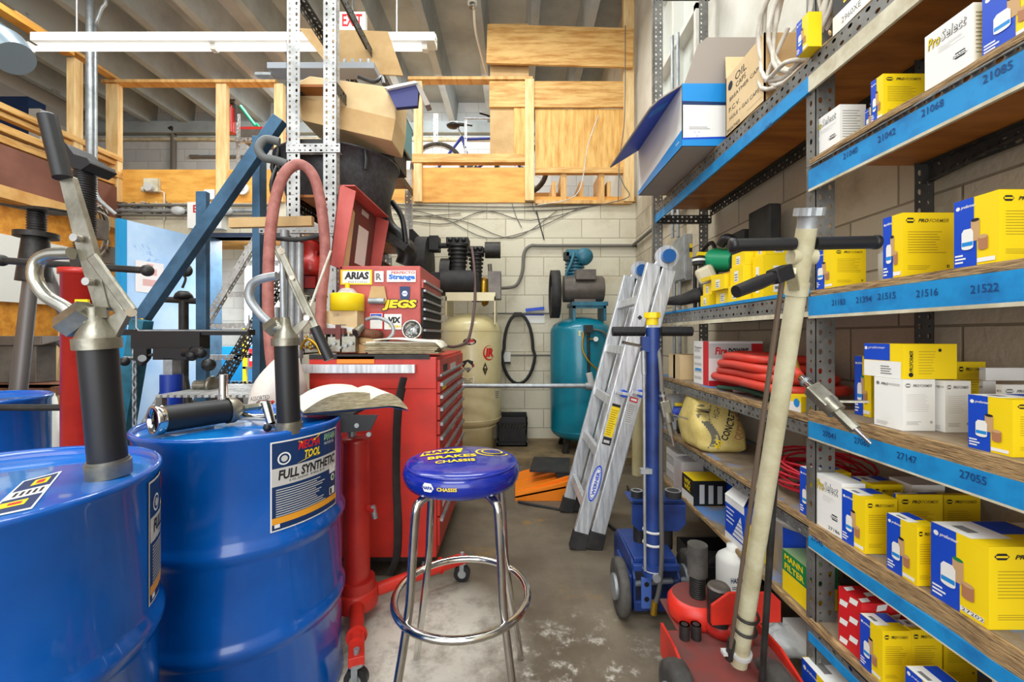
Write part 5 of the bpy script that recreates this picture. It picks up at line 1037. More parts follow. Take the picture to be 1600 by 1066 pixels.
# things on the cabinet top (height 1.062)
TZ = cz1 + .013
tin = thing('round_tin', 'round tin full of silvery scraps leaning upright against the top chest', 'tin', P(644, 530, 2.15)); c = P(644, 515, 2.19)
m = MB(); m.lathe([(.045, 0), (.05, -.004), (.05, .025), (.0, .025)], chrome, M=frame(c + Vector((0, -.01, 0)), (1, 0, 0), (0, .05, 1)) @ Matrix.Diagonal((1, 1, -1, 1)), n=28); m.build('tin_dish', tin)
m = MB(); rnd = random.Random(4)
for k in range(16): p = c + Vector((rnd.uniform(-.028, .028), -.006, rnd.uniform(-.028, .028))); m.cyl(p, p + Vector((rnd.uniform(-.015, .015), -.006, rnd.uniform(-.015, .015))), .006, galv, n=7)
m.build('scraps', tin)
# old magazines stack
mg = thing('open_magazines', 'dog-eared open magazine pile on the right of the cabinet top', 'magazines', (-.6, 2.08, TZ)); m = MB(); rnd = random.Random(8)
for k in range(7):
    a = rnd.uniform(-.01, .015); x0_, x1_ = PX(573, 2.1) + rnd.uniform(0, .03), PX(690, 2.1) - rnd.uniform(0, .02)
    M = Matrix.Translation((0, 2.02 + rnd.uniform(0, .01), TZ + .001 + .0085 * k)) @ Matrix.Rotation(a, 4, 'Z'); m.bx(x0_, x1_, 0, .19, 0, .0075, paperedge if k < 6 else paper, M)
m.build('page_stack', mg, bevel=.002)
m = MB(); vs = []; n = 12; x0_, x1_ = PX(588, 2.05), PX(692, 2.05)
for i in range(n + 1): u = i / n; x = x0_ + (x1_ - x0_) * u; z_ = TZ + .064 + .006 * math.sin(u * 6) - (.035 * max(0, u - .9) * 10 if u > .9 else 0); vs += [(x, 2.0, z_), (x, 2.2, z_ + .004), (x, 2.0, z_ + .006), (x, 2.2, z_ + .01)]
m.add(vs, [(i * 4 + 2, i * 4 + 6, i * 4 + 7, i * 4 + 3) for i in range(n)] + [(i * 4, i * 4 + 1, i * 4 + 5, i * 4 + 4) for i in range(n)] + [(i * 4, i * 4 + 4, i * 4 + 6, i * 4 + 2) for i in range(n)] + [(i * 4 + 1, i * 4 + 3, i * 4 + 7, i * 4 + 5) for i in range(n)] + [(0, 2, 3, 1), (n * 4, n * 4 + 1, n * 4 + 3, n * 4 + 2)], paper, True); m.build('open_pages', mg)
# carburettor and castings
cb_ = thing('carburettor', 'grey metal carburettor castings on the left of the cabinet top', 'carburettor', (-1, 2.1, TZ)); m = MB(); rnd = random.Random(11)
def cc(px, py, Y=2.1): return P(px, py, Y)
m.beam((PX(476, 2.08), 2.12, TZ + .045), (PX(510, 2.08), 2.12, TZ + .05), .09, .085, alum); m.beam((PX(512, 2.08), 2.12, TZ + .045), (PX(532, 2.08), 2.12, TZ + .045), .09, .075, alum); m.beam((PX(534, 2.08), 2.12, TZ + .045), (PX(556, 2.08), 2.12, TZ + .045), .09, .08, alum)
for k in range(9): x = PX(478 + 9 * k, 2.07); m.cyl((x, 2.06, TZ + .03 + .01 * (k % 3)), (x, 2.075, TZ + .03 + .01 * (k % 3)), .008, galv, n=8); m.cyl((x, 2.1, TZ + .08), (x, 2.1, TZ + .1), .007, galv, n=8)
m.build('casting', cb_, bevel=.004)
m = MB(); m.cyl(cc(556, 520, 2.06), cc(566, 510, 2.1), .022, alum, r1=.016, n=16); m.cyl(cc(556, 521, 2.055), cc(556, 520, 2.06), .016, inkk, n=16); m.build('throat', cb_)
m = MB()
for k in range(9): p = cc(484 + rnd.uniform(-12, 14), 536 + rnd.uniform(-10, 10), 2.03); m.sph(p + Vector((0, rnd.uniform(0, .03), .0)), rnd.uniform(.008, .016), gold if k % 2 else alum, n=8)
m.tube([cc(470, 545, 2.04), cc(480, 530, 2.02), cc(495, 540, 2.02), cc(503, 560, 2.0), cc(500, 545, 2.02)], .007, gold, k=4); m.build('linkage', cb_)
m = MB(); m.bx(PX(490, 2.12), PX(542, 2.12), 2.08, 2.2, TZ + .095, TZ + .125, redd); m.bx(PX(528, 2.1), PX(536, 2.1), 2.07, 2.075, TZ + .07, TZ + .14, redd); m.build('gasket_plate', cb_)
m = MB(); c = Vector((PX(576, 2.14), 2.16, TZ + .095)); m.lathe([(.022, -.012), (.062, -.016), (.068, 0), (.062, .02), (.026, .026), (.022, -.012)], rust, M=Matrix.Translation(c) @ Matrix.Rotation(R(8), 4, 'Y'), n=28); m.lathe([(.03, -.05), (.055, -.05), (.055, -.016), (.03, -.016)], tancol, M=Matrix.Translation(c), n=20); m.bx(c.x - .055, c.x + .055, c.y - .04, c.y + .04, TZ + .0, TZ + .045, tancol); m.solo('brake_rotor', 'rusty round brake part lying on a scrap of cardboard on the cabinet top', 'brake part')
bx_ = thing('parts_carton', 'small tan carton under the yellow tape roll on the cabinet top', 'carton', (-.92, 2.3, TZ)); m = MB(); x0_, x1_ = PX(500, 2.17), PX(573, 2.17); m.bx(x0_, x0_ + .012 + (x1_ - x0_) * .82, 2.12, 2.22, TZ + .10, TZ + .213, tancl); F2 = FR(x0_, 2.12, TZ + .1); m.disc(F2, .03, .09, .008, greyt, n=12); m.text('220', F2, .09, .085, .014, greyt); m.lines(F2, .07, .17, .04, .05, 1, greyt)
m.bx(x0_ + .02, x1_ - .05, 2.15, 2.22, TZ, TZ + .1, tancol); m.build('carton', bx_); MB().prism([(0, 0), (.18, -.03), (.19, -.065), (.015, -.03)], .004, white, frame((x0_ + .02, 2.11, TZ + .155), (1, 0, 0), (0, -.3, 1))).build('white_flap', bx_)
tr = thing('tape_roll', 'bright yellow wide tape roll with a silver nut on top standing on the tan carton', 'tape', (PX(542, 2.17), 2.17, TZ + .214)); m = MB(); c = (PX(541, 2.15), 2.165, TZ + .214); m.lathe([(.04, .0), (.083, .0), (.083, .082), (.078, .088), (.04, .088), (.04, 0)], nyel, c, n=32); m.build('roll', tr); m = MB(); m.lathe([(.055, .088), (.03, .115), (.0, .12)], plast, c, n=16); m.cyl((c[0], c[1], c[2] + .11), (c[0], c[1], c[2] + .145), .012, nyel, n=10); m.build('cap', tr)
m = MB(); m.tube([(PX(596, 2.1), 2.12, TZ + .05), (PX(612, 2.1), 2.12, TZ + .1), (PX(608, 2.1), 2.12, TZ + .15), (PX(586, 2.1), 2.13, TZ + .18), (PX(568, 2.1), 2.14, TZ + .17)], .0095, galv, n=10, k=6); m.tube([(PX(596, 2.1), 2.12, TZ + .05), (PX(590, 2.1), 2.12, TZ + .012), (PX(570, 2.1), 2.12, TZ + .01)], .0095, galv, n=10, k=4); m.solo('heater_hose', 'grey bent rubber hose piece in front of the chest stickers', 'hose')
MB().bx(PX(528, 2.0), PX(586, 2.0), 1.988, 1.992, PZ(568, 2.0), PZ(557, 2.0), orange).build('sticker', rc)
# ============================================================ BACK: compressors, crate, pipes
struct(MB().bx(-1.6, XR - .01, 3.74, BY, 0, .07, mk('dirty_plinth', s(138, 118, 84), .8, c2=s(96, 80, 58), ns=5)), 'trim_5')
def tankprof(r, z0, z1, zs0, zs1):
    pr = [(.0, z0)] + [(r * math.sin(a), zs0 - (zs0 - z0) * math.cos(a)) for a in [i * math.pi / 16 for i in range(1, 9)]]
    pr += [(r, zs1)] + [(r * math.cos(a), zs1 + (z1 - zs1) * math.sin(a)) for a in [i * math.pi / 16 for i in range(1, 9)]]; pr[-1] = (.0, z1); return pr
# cream compressor
ccx, ccy = -.415, 3.95; ac = thing('air_compressor', 'cream upright air compressor with a black pump and red oval logo against the back wall', 'air compressor', (ccx, ccy, .07))
r_ = .285
m = MB(); m.lathe(tankprof(r_, .29, 1.36, .40, 1.20), creamt, (ccx, ccy, 0), n=48); m.lathe([(r_ + .001, .395), (r_ + .003, .40), (r_ + .001, .405)], creamt, (ccx, ccy, 0), n=48); m.lathe([(r_ + .001, 1.19), (r_ + .003, 1.195), (r_ + .001, 1.2)], creamt, (ccx, ccy, 0), n=48); m.build('tank', ac)
m = MB(); m.lathe([(.2, .075), (.21, .075), (.215, .30), (.24, .33), (.235, .335), (.2, .3), (.2, .075)], creamt, (ccx, ccy, 0), n=36); m.build('base_skirt', ac)
m = MB(); m.bx(ccx - .2, ccx + .24, ccy - .22, ccy + .2, 1.50, 1.535, creamt); m.bx(ccx - .2, ccx - .19, ccy - .22, ccy + .2, 1.33, 1.5, creamt); m.bx(ccx + .23, ccx + .24, ccy - .22, ccy + .2, 1.25, 1.5, creamt); m.bx(ccx - .2, ccx + .24, ccy - .22, ccy - .21, 1.46, 1.5, creamt); m.build('top_plate', ac)
def wrap(cx, cy, r, phi0, z0, fn, name, par, lb=None):
    m = MB(); fn(m, Matrix.Identity(4)); m.v = [(cx + (r + o) * math.sin(phi0 + u / r), cy - (r + o) * math.cos(phi0 + u / r), z0 + v) for u, v, o in m.v]; o = m.build(name, par)
    if lb: o['label'] = lb
def f_ir(m, I): m.disc(I, .06, .07, .062, printr, ry=.068, off=.001); m.disc(I, .066, .074, .054, creamt, ry=.06, off=.003); m.text('IR', I, .022, .034, .078, printr, w=.085, shear=.15, bold=.06, off=.005)
wrap(ccx, ccy, r_, R(28), .93, f_ir, 'logo_decal', ac, 'red oval logo decal')
def f_b(m, I): m.disc(I, .06, .03, .058, inkk, ry=.03, off=.001); m.disc(I, .06, .034, .04, printr, ry=.018, off=.002); m.lines(I, .03, .09, .012, .03, 2, white, off=.003)
wrap(ccx, ccy, r_, R(-8), 1.07, f_b, 'badge_decal', ac)
def f_s(m, I): m.poly(I, [(0, .1), (.0, .05), (.045, 0), (.09, .05), (.09, .1), (.045, .115)], inkk, .001); m.poly(I, [(-.01, .075), (-.01, .05), (.1, .05), (.1, .075)], printr, .002); m.poly(I, [(.02, .045), (.045, .015), (.07, .045)], greyt, .002); m.quad(I, 0, .1, -.1, -.03, whitep, .001); m.lines(I, .01, .09, -.09, -.04, 3, greyt, off=.002)
wrap(ccx, ccy, r_, R(-8), .83, f_s, 'shield_decal', ac)
def f_d(m, I): m.poly(I, [(0, .06), (.025, 0), (.05, .06), (.025, .12)], inkk, .001); m.poly(I, [(.014, .065), (.036, .065), (.025, .09)], creamt, .002); m.poly(I, [(.016, .055), (.034, .055), (.025, .025)], gold, .002)
wrap(ccx, ccy, r_, R(27), .80, f_d, 'warning_decal', ac)
wrap(ccx, ccy, r_, R(55), .58, lambda m, I: (m.quad(I, 0, .07, 0, .09, mk_lg, .001), m.lines(I, .01, .06, .01, .08, 4, greyt, off=.002)), 'plate_decal', ac)
def c4(px, py, Y=3.9): return P(px, py, Y)
m = MB(); yb = 3.9
m.cyl(c4(650, 412, 3.9), c4(672, 412, 3.9), .245, blackm, n=40)
for k in range(11): m.bx(PX(649, 3.9), PX(655, 3.9), 3.67 + k * .042, 3.675 + k * .042, PZ(452, 3.9), PZ(368, 3.9), black)
m.build('belt_guard', ac)
m = MB(); m.bx(PX(676, 3.9), PX(750, 3.9), 3.78, 4.08, PZ(460, 3.9), PZ(428, 3.9), blackm); m.cyl(c4(690, 440, 3.78), c4(742, 440, 3.78), .10, blackm, n=28); m.cyl(c4(690, 426, 3.9), c4(705, 426, 3.9), .13, ironk, n=28); m.build('crankcase', ac, bevel=.012)
m = MB()
for (px, py, k_) in ((716, 376, 1), (744, 390, .7)):
    top = c4(px, py, 3.88)
    for k in range(6): m.cyl(top + Vector((0, 0, -.05 - .036 * k)), top + Vector((0, 0, -.065 - .036 * k)), .105 * k_ * (1 - k * .05), ironk, n=20)
    m.cyl(top + Vector((0, 0, -.3)), top, .07 * k_, blackm, n=18); m.bx(top.x - .1 * k_, top.x + .1 * k_, top.y - .08, top.y + .08, top.z - .05, top.z + .015, blackm)
    for a in (-.06, 0, .06): m.sph(top + Vector((a * k_, -.08, -.01)), .022, black)
m.build('cylinder_heads', ac, bevel=.004)
m = MB(); m.bx(PX(672, 3.85), PX(686, 3.85), 3.8, 3.95, PZ(392, 3.85), PZ(370, 3.85), blackm); m.cyl(c4(684, 384, 3.87), c4(700, 384, 3.87), .025, blackm, n=12); m.build('intake_pipe', ac); MB().cyl(c4(748, 391, 3.87), c4(760, 391, 3.87), .025, blackm, n=12).build('intake_pipe', ac)
MB().cyl(c4(758, 391, 3.87), c4(782, 391, 3.87), .075, ironk, n=28).build('air_filter', ac, bevel=.004)
m = MB(); m.lathe([(.0, 0), (.06, .0), (.12, .015), (.14, .05), (.13, .07), (.0, .07)], gold, M=orient(c4(765, 456, 3.95), c4(750, 456, 3.95)), n=28); m.cyl(c4(738, 452, 3.95), c4(752, 452, 3.95), .12, blackm, n=24); m.build('motor', ac)
m = MB(); m.bx(PX(763, 3.85), PX(783, 3.85), 3.8, 3.95, PZ(468, 3.85), PZ(425, 3.85), motor); m.cyl(c4(766, 425, 3.87), c4(765, 413, 3.87), .02, motor, n=10); m.build('switch_box', ac, bevel=.004)
MB().tube([c4(737, 385, 3.75), c4(741, 420, 3.72), c4(742, 470, 3.7), c4(736, 515, 3.66), c4(728, 535, 3.64), c4(710, 542, 3.64), c4(695, 540, 3.7)], .012, mk('brown_hose', s(110, 88, 84), .6), n=10, k=6).build('delivery_hose', ac)
# teal compressor
tcx, tcy, tr_ = .628, 4.06, .29; at_ = thing('air_compressor', 'teal upright air compressor with grey motor on top near the right corner', 'air compressor', (tcx, tcy, .07))
m = MB(); m.lathe(tankprof(tr_, .15, 1.33, .27, 1.19), teal, (tcx, tcy, 0), n=48); m.lathe([(tr_ + .001, .265), (tr_ + .003, .27), (tr_ + .001, .275)], teal, (tcx, tcy, 0), n=48); m.build('tank', at_)
m = MB()
for a in (0, 90, 180, 270): ca, sa = math.cos(R(a + 45)), math.sin(R(a + 45)); m.beam((tcx + .17 * ca, tcy + .17 * sa, .26), (tcx + .25 * ca, tcy + .25 * sa, .075), .06, .012, ironk, up=(ca, sa, 0)); m.bx(tcx + .23 * ca - .03, tcx + .23 * ca + .03, tcy + .23 * sa - .03, tcy + .23 * sa + .03, .071, .08, ironk); m.build('foot', at_); m = MB()
def t4(px, py, Y=4.0): return P(px, py, Y)
m = MB(); m.bx(PX(891, 4.0), PX(946, 4.0), 3.88, 4.25, PZ(479, 4.0), PZ(473, 4.0), tealb)
for px in (893, 940): m.bx(PX(px, 4.0), PX(px + 4, 4.0), 3.9, 4.2, PZ(502, 4.0), PZ(478, 4.0), tealb)
m.bx(PX(893, 4.0), PX(943, 4.0), 3.9, 3.91, PZ(483, 4), PZ(476, 4), tealb); m.build('top_plate', at_)
m = MB(); m.cyl(t4(880, 452, 4.0), t4(940, 452, 4.0), .125, motor, n=36); m.cyl(t4(938, 452, 4.0), t4(942, 452, 4.0), .115, motor, n=36); m.bx(PX(899, 3.9), PX(930, 3.9), 3.85, 3.98, PZ(438, 3.9), PZ(422, 3.9), motor); m.bx(PX(895, 4), PX(928, 4), 3.9, 4.1, PZ(474, 4), PZ(469, 4), motor); m.build('motor', at_, bevel=.004)
m = MB(); m.lathe([(.0, 0), (.08, 0), (.08, .02), (.19, .02), (.19, -.012), (.225, -.012), (.225, .07), (.19, .07), (.19, .05), (.0, .05)], blackm, M=orient(t4(862, 460, 3.98), t4(875, 460, 3.98)), n=40); m.build('flywheel', at_)
m = MB()
for k in range(7): m.cyl(t4(898, 402 + 5 * k, 4.12), t4(898, 404 + 5 * k, 4.12), .095, tealb, n=20)
m.cyl(t4(898, 400, 4.12), t4(898, 436, 4.12), .065, tealb, n=16); m.bx(PX(884, 4.1), PX(903, 4.1), 4.03, 4.2, PZ(402, 4.1), PZ(392, 4.1), tealb); m.tube([t4(897, 395, 4.0), t4(893, 410, 3.97), t4(886, 425, 3.97), t4(884, 436, 3.97)], .014, tealb, k=4); m.bx(PX(880, 4.1), PX(888, 4.1), 4.03, 4.1, PZ(408, 4.1), PZ(396, 4.1), blackm); m.build('pump', at_)
m = MB(); c = t4(914, 400, 4.02); m.lathe([(.0, -.02), (.03, -.02), (.075, .0), (.082, .02), (.082, .07), (.0, .07)], tealb, M=Matrix.Translation(c) @ Matrix.Rotation(R(-90), 4, 'X') , n=28); m.build('air_filter', at_)
m = MB(); m.bx(PX(913, 3.72), PX(926, 3.72), 3.70, 3.78, PZ(520, 3.72), PZ(508, 3.72), black); m.cyl(P(919, 520, 3.75), P(920, 585, 3.75), .012, ironk, n=10); m.tube([P(912, 520, 3.76), P(910, 545, 3.72), P(920, 565, 3.70), P(934, 578, 3.70)], .008, gold, k=5); m.cyl(P(931, 530, 3.75), P(931, 530, 3.73), .022, whitep, n=18); m.cyl(P(931, 530, 3.752), P(931, 530, 3.728), .026, galv, n=18, cap=False); m.beam(P(918, 530, 3.75), P(931, 530, 3.75), .01, .01, gold); m.build('pressure_switch', at_)
m = MB(); m.tube([P(926, 515, 3.75), P(944, 520, 3.8), P(952, 540, 3.85), P(950, 575, 3.85)], .009, wireg, k=5); m.build('cable', at_)
wrap(tcx, tcy, tr_, R(-12), 1.15, lambda m, I: (m.quad(I, 0, .09, 0, .045, mk('label_yellowish', s(224, 220, 150), .5), .002), m.text('AIR LINE', I, .008, .012, .018, greyt, w=.072, off=.003)), 'name_decal', at_)
# milk crate
mc = MB(); x0, x1, y0, y1, z0, h = PX(776, 4.12), PX(824, 4.12), 4.12, 4.41, .071, .285
mc.bx(x0, x1, y0, y1, z0, z0 + .012, black)
for (a, b, c, d) in ((x0, x1, y0, y0 + .008), (x0, x1, y1 - .008, y1)):
    mc.bx(a, b, c, d, z0 + h * .78, z0 + h, black); mc.bx(a, b, c, d, z0, z0 + h * .16, black)
    for k in range(10): t = (b - a) * k / 9; M = None; mc.beam((a + t * .92, c + .004, z0 + h * .12), (min(b, a + t * .92 + .05), c + .004, z0 + h * .82), .008, .008, black)
for (a, b) in ((x0, x0 + .008), (x1 - .008, x1)):
    mc.bx(a, b, y0, y1, z0 + h * .78, z0 + h, black); mc.bx(a, b, y0, y1, z0, z0 + h * .16, black)
    for k in range(10): t = (y1 - y0) * k / 10; mc.beam((a + .004, y0 + t, z0 + h * .12), (a + .004, y0 + t + .03, z0 + h * .82), .008, .008, black)
for x in (x0, x1 - .014):
    for y in (y0, y1 - .014): mc.bx(x, x + .014, y, y + .014, z0, z0 + h, black)
mc.bx(x0 + .02, x1 - .02, y0 + .02, y1 - .02, z0 + .02, z0 + h * .6, blackm)
mc.solo('milk_crate', 'black plastic crate on the floor between the two compressors', 'crate')
# guard pipe in front of the compressors
gp = thing('guard_pipe', 'long horizontal grey pipe rail in front of the two compressors', 'pipe', (.2, 3.5, 0))
MB().cyl(P(700, 603, 3.5), P(1003, 603, 3.5), .019, galv, n=16).build('rail', gp)
m = MB(); c = P(924, 600, 3.5); m.cyl(c + Vector((-.05, 0, -.02)), c + Vector((.05, 0, -.02)), .032, galv, n=14); m.cyl(c, c + Vector((-.02, 0, .09)), .027, mk_lg, n=12); m.build('tee_fitting', gp)
for px in (702, 996): x = PX(px, 3.5); MB().cyl((x, 3.5, 0), (x, 3.5, PZ(600, 3.5)), .045 if px > 900 else .02, creamt if px > 900 else galv, n=18).build('post', gp)
# orange ramp with black panel
orr = thing('plastic_ramp', 'flat orange plastic ramp on the floor behind the stool and ladder', 'ramp', (.2, 3.2, 0))
m = MB(); M = Matrix.Translation((.02, 2.95, 0)); m.prism([(0, .0), (.0, .03), (.38, .14), (.40, .14), (.40, 0)], .02, orange, frame((.0, 2.96, .001), (1, 0, 0), (0, 0, 1)))
for k in range(5): m.prism([(0, .0), (.0, .03), (.38, .14 - .02 * (k % 2)), (.40, .14 - .02 * (k % 2)), (.40, 0)], .02, orange, frame((.0, 3.05 + .1 * k, .001), (1, 0, 0), (0, 0, 1)))
m.add([(0, 2.94, .02), (.4, 2.94, .10), (.4, 3.46, .10), (0, 3.46, .02), (0, 2.94, .032), (.4, 2.94, .112), (.4, 3.46, .112), (0, 3.46, .032)], [(0, 3, 2, 1), (4, 5, 6, 7), (0, 1, 5, 4), (1, 2, 6, 5), (2, 3, 7, 6), (3, 0, 4, 7)], orange); m.build('ramp_body', orr)
m = MB(); m.beam((.13, 3.3, .150), (.42, 3.26, .152), .36, .012, blackm); m.bx(.30, .40, 3.05, 3.2, .115, .144, black); m.solo('thin_black_panel', 'thin black panel lying on the orange ramp', 'panel')
m = MB(); m.tube([(.02, 2.9, .012), (.2, 2.82, .008), (.4, 2.75, .012), (.55, 2.85, .01), (.72, 3.1, .02), (.8, 3.3, .012)], .009, blackm, n=8, k=6); m.tube([(.55, 2.6, .01), (.62, 2.4, .01), (.7, 2.32, .01), (.76, 2.5, .02), (.8, 2.9, .01), (.85, 3.2, .01)], .008, blackm, n=8, k=6); m.solo('floor_cable', 'black cable snaking on the floor around the ladder foot', 'cable')
# wall services on the back wall
m = MB(); yb = BY - .03
m.tube([(PX(770, yb), 3.95, PZ(450, 3.95)), (PX(786, yb), yb - .1, PZ(452, yb)), (PX(806, yb), yb, PZ(446, yb)), (PX(816, yb), yb, PZ(425, yb)), (PX(819, yb), yb, PZ(395, yb)), (PX(830, yb), yb, PZ(384, yb)), (PX(850, yb), yb, PZ(384, yb)), (PX(985, yb), yb, PZ(384, yb)), (XR - .05, yb, PZ(384, yb))], .017, wireg, n=10, k=5); m.tube([(XR - .035, BY - .04, PZ(384, BY)), (XR - .035, 3.2, PZ(384, BY) + .02), (XR - .035, 2.9, PZ(384, BY) + .0)], .017, wireg, n=10, k=2); m.solo('flexible_conduit', 'grey bent conduit running across the back wall to the right corner', 'conduit')
m = MB()
for dy, rr in ((0, 0), (.02, .006), (.035, -.004)):
    c = P(810, 545, BY - .05 - dy); m.tube([c + Vector(((.175 + rr) * math.cos(a) * (1 if math.sin(a) < 0 else .85), 0, (.36 + rr) * math.sin(a))) for a in [2 * math.pi * i / 30 for i in range(30)]], .0125, blackm, n=8, closed=True)
m.bx(PX(803, BY), PX(815, BY), BY - .12, BY - .001, PZ(495, BY), PZ(489, BY), blackm); m.solo('hose_loop', 'black hose coiled in a tall loop on the back wall between the compressors', 'hose')
MB().bx(PX(783, BY), PX(798, BY), BY - .05, BY - .001, PZ(567, BY), PZ(550, BY), whitep).bx(PX(783, BY), PX(798, BY), BY - .055, BY - .001, PZ(568, BY), PZ(565, BY), blackm).solo('outlet_box', 'pale outlet box on the back wall beside the black hose loop', 'outlet', bevel=.004)
m = MB(); m.cyl((PX(770, BY), BY - .02, PZ(490, BY)), (PX(862, BY), BY - .02, PZ(490, BY)), .009, wireg, n=8); m.solo('wall_conduit', 'upper thin straight conduit between the compressors at the height of the hose loop top', 'conduit'); MB().cyl((PX(798, BY), BY - .02, PZ(555, BY)), (PX(868, BY), BY - .02, PZ(555, BY)), .009, wireg, n=8).solo('wall_conduit', 'lower thin straight conduit running right from the outlet box', 'conduit')
m = MB(); F = FR(PX(820, BY), BY - .004, PZ(505, BY)); m.bx(PX(820, BY), PX(851, BY), BY - .006, BY - .001, PZ(505, BY), PZ(486, BY), whitep); m.quad(FR(PX(820, BY), BY - .0065, PZ(505, BY)), 0, .2, .08, .11, nblue); m.beam((PX(821, BY), BY - .03, PZ(485, BY)), (PX(850, BY), BY - .03, PZ(482, BY)), .03, .03, nblue); m.solo('wall_notice', 'small white and blue notice on the back wall above the thin conduit', 'notice')
m = MB(); rnd = random.Random(21)
def wire(pts, r=.004, mt=None): m.tube([(PX(a, BY), BY - .012, PZ(b, BY)) for a, b in pts], r, mt or wireg, n=6, k=5)
wire([(640, 346), (700, 350), (760, 330), (830, 345), (940, 318)]); wire([(610, 322), (690, 340), (760, 372), (830, 360), (905, 325)]); wire([(615, 335), (720, 345), (800, 372), (870, 330)]); wire([(838, 330), (843, 350), (850, 375)], .006, blackm); wire([(800, 318), (806, 338), (815, 356)]); wire([(834, 260), (832, 318), (838, 335)]); wire([(620, 320), (800, 324), (985, 318)], .006); wire([(612, 326), (800, 330), (900, 326), (984, 312)], .005)
YW = BY - .13
def wire2(pts, r, mt=None): m.tube([(PX(a, YW), YW, PZ(b, YW)) for a, b in pts], r, mt or wireg, n=6, k=5)
wire2([(935, 180), (918, 230), (908, 290), (888, 312), (840, 320)], .006, wirew); wire2([(977, 40), (976, 180), (968, 250), (966, 316)], .005); wire2([(966, 270), (975, 290), (982, 308), (940, 320)], .005)
m.solo('hanging_wire', 'thin wires dangling in front of the knotty board partition', 'wires'); m = MB(); wire([(640, 340), (720, 334)])
m.solo('loose_wires', 'tangle of thin wires strung along the top of the back wall', 'wires')
m = MB()
for k, (z, rr) in enumerate(((PZ(322, BY), .015), (PZ(331, BY), .02), (PZ(338, BY), .012))): m.cyl((PX(175, BY), BY - .03 - .01 * k, z), (PX(430, BY), BY - .03 - .01 * k, z), rr, galv if k == 1 else wireg, n=10)
for k in range(14):
    a = rnd.uniform(-20, 60); x_ = 165 + k * 8; wire([(x_, 318 + rnd.uniform(-4, 8)), (x_ + 12, 326 + rnd.uniform(-8, 10)), (x_ + 30, 322 + rnd.uniform(-6, 12)), (x_ + 44, 334 + rnd.uniform(-8, 6))], .006, [wireg, wirew, blackm][k % 3])
m.solo('conduit_bundle', 'bundle of conduits and cables over the doorway', 'conduits')
# ============================================================ LADDER
ld = thing('folding_ladder', 'folded aluminium ladder with a blue hinge knob leaning on the far shelving post', 'ladder', (.35, 2.5, 0))
def lp(px, py, Y): return P(px, py, Y)
ang = Vector((.43, 0, 1.60)).normalized(); perp = Vector((ang.z, 0, -ang.x))
def rail(xf, L, Y, z0=.012, top=0):
    p0 = Vector((xf, Y, z0)); m = MB(); m.beam(p0, p0 + ang * L, .034, .078, alur, up=perp); o = m.build('rail', ld, bevel=.006)
    MB().beam(p0 - ang * .01, p0 + ang * .085, .042, .088, blackm, up=perp).build('foot', ld, bevel=.004); return p0
Yn, Yf = 2.28, 2.76
Ls = 1.58
a0_ = rail(.335, Ls, Yn); b0_ = rail(.425, Ls - .03, Yn); a1_ = rail(.335, Ls, Yf); b1_ = rail(.425, Ls - .03, Yf)
for k in range(5):
    for (b_, dx) in ((a0_, -.012), (b0_, .0)):
        p = b_ + ang * (.22 + .29 * k) + perp * dx; q = p.copy(); q.y = Yf
        MB().beam(p, q, .05, .028, alur, up=perp).build('rung', ld, bevel=.003)
for Y in (Yn, Yf):
    m = MB(); c = a0_ + ang * (Ls + .055) + perp * .06; c.y = Y; sgn = -1 if Y == Yn else 1
    m.cyl(c + Vector((0, -.012, 0)), c + Vector((0, .012, 0)), .062, alur, n=28)
    for base_ in (a0_, b0_): e = base_ + ang * (Ls - .12); e.y = Y; m.beam(e, c, .02, .07, alur, up=perp)
    m.build('hinge_plate', ld, bevel=.003)
    m = MB(); m.cyl(c + Vector((0, -.045, 0)), c + Vector((0, -.014, 0)), .036, mk('knob_blue', s(30, 92, 160), .35), n=24); m.build('hinge_knob', ld, bevel=.004)
Fl = lambda base_, t, w_=0: frame(base_ + ang * t + Vector((0, -.0178, 0)) - perp * .034 , perp, ang)
m = MB(); F = Fl(a0_, .27); m.disc(F, .034, .09, .028, nblue, ry=.10, off=.0008); m.disc(F, .034, .09, .022, white, ry=.09, off=.0012); m.disc(F, .034, .09, .0205, nblue, ry=.085, off=.0014); m.disc(F, .034, .09, .0175, white, ry=.08, off=.0016); m.text('WERNER', F, .045, .025, .018, nblue, w=.13, rot=R(90), bold=.04, off=.002); m.build('logo_sticker', ld)
m = MB(); F = Fl(a0_, .62); m.quad(F, .012, .058, 0, .18, nyel, .001); m.quad(F, .012, .058, -.045, -.004, inkk, .001); m.quad(F, .012, .058, .165, .18, inkk, .0014); m.lines(F, .016, .054, .01, .155, 12, yeld, off=.0014, fill=.3); m.quad(F, .018, .05, -.035, -.02, mk_lg, .0014); m.build('warning_sticker', ld)
m = MB(); F = Fl(b0_, .69); m.quad(F, .008, .052, .12, .145, printr, .001); m.quad(F, .014, .046, .127, .138, white, .0014); m.quad(F, .008, .052, 0, .118, mk_lg, .001); m.lines(F, .012, .048, .01, .11, 9, greyt, off=.0014, fill=.25); m.build('warning_sticker', ld)
for base_ in (a0_, b0_):
    for t in (.86,):
        c = base_ + ang * t; m = MB(); m.cyl(c + Vector((.02, -.045, .0)), c + Vector((.02, .0, 0)), .02, nblue, n=14); m.beam(c + Vector((-.03, -.04, .01)), c + Vector((.06, -.04, -.006)), .02, .018, alur); m.build('lock_latch', ld, bevel=.003)
    for t in (1.28,): c = base_ + ang * t + Vector((0, -.018, 0)); MB().cyl(c, c + Vector((0, -.003, 0)), .013, black, n=4, smooth=False).build('rivet_cap', ld)
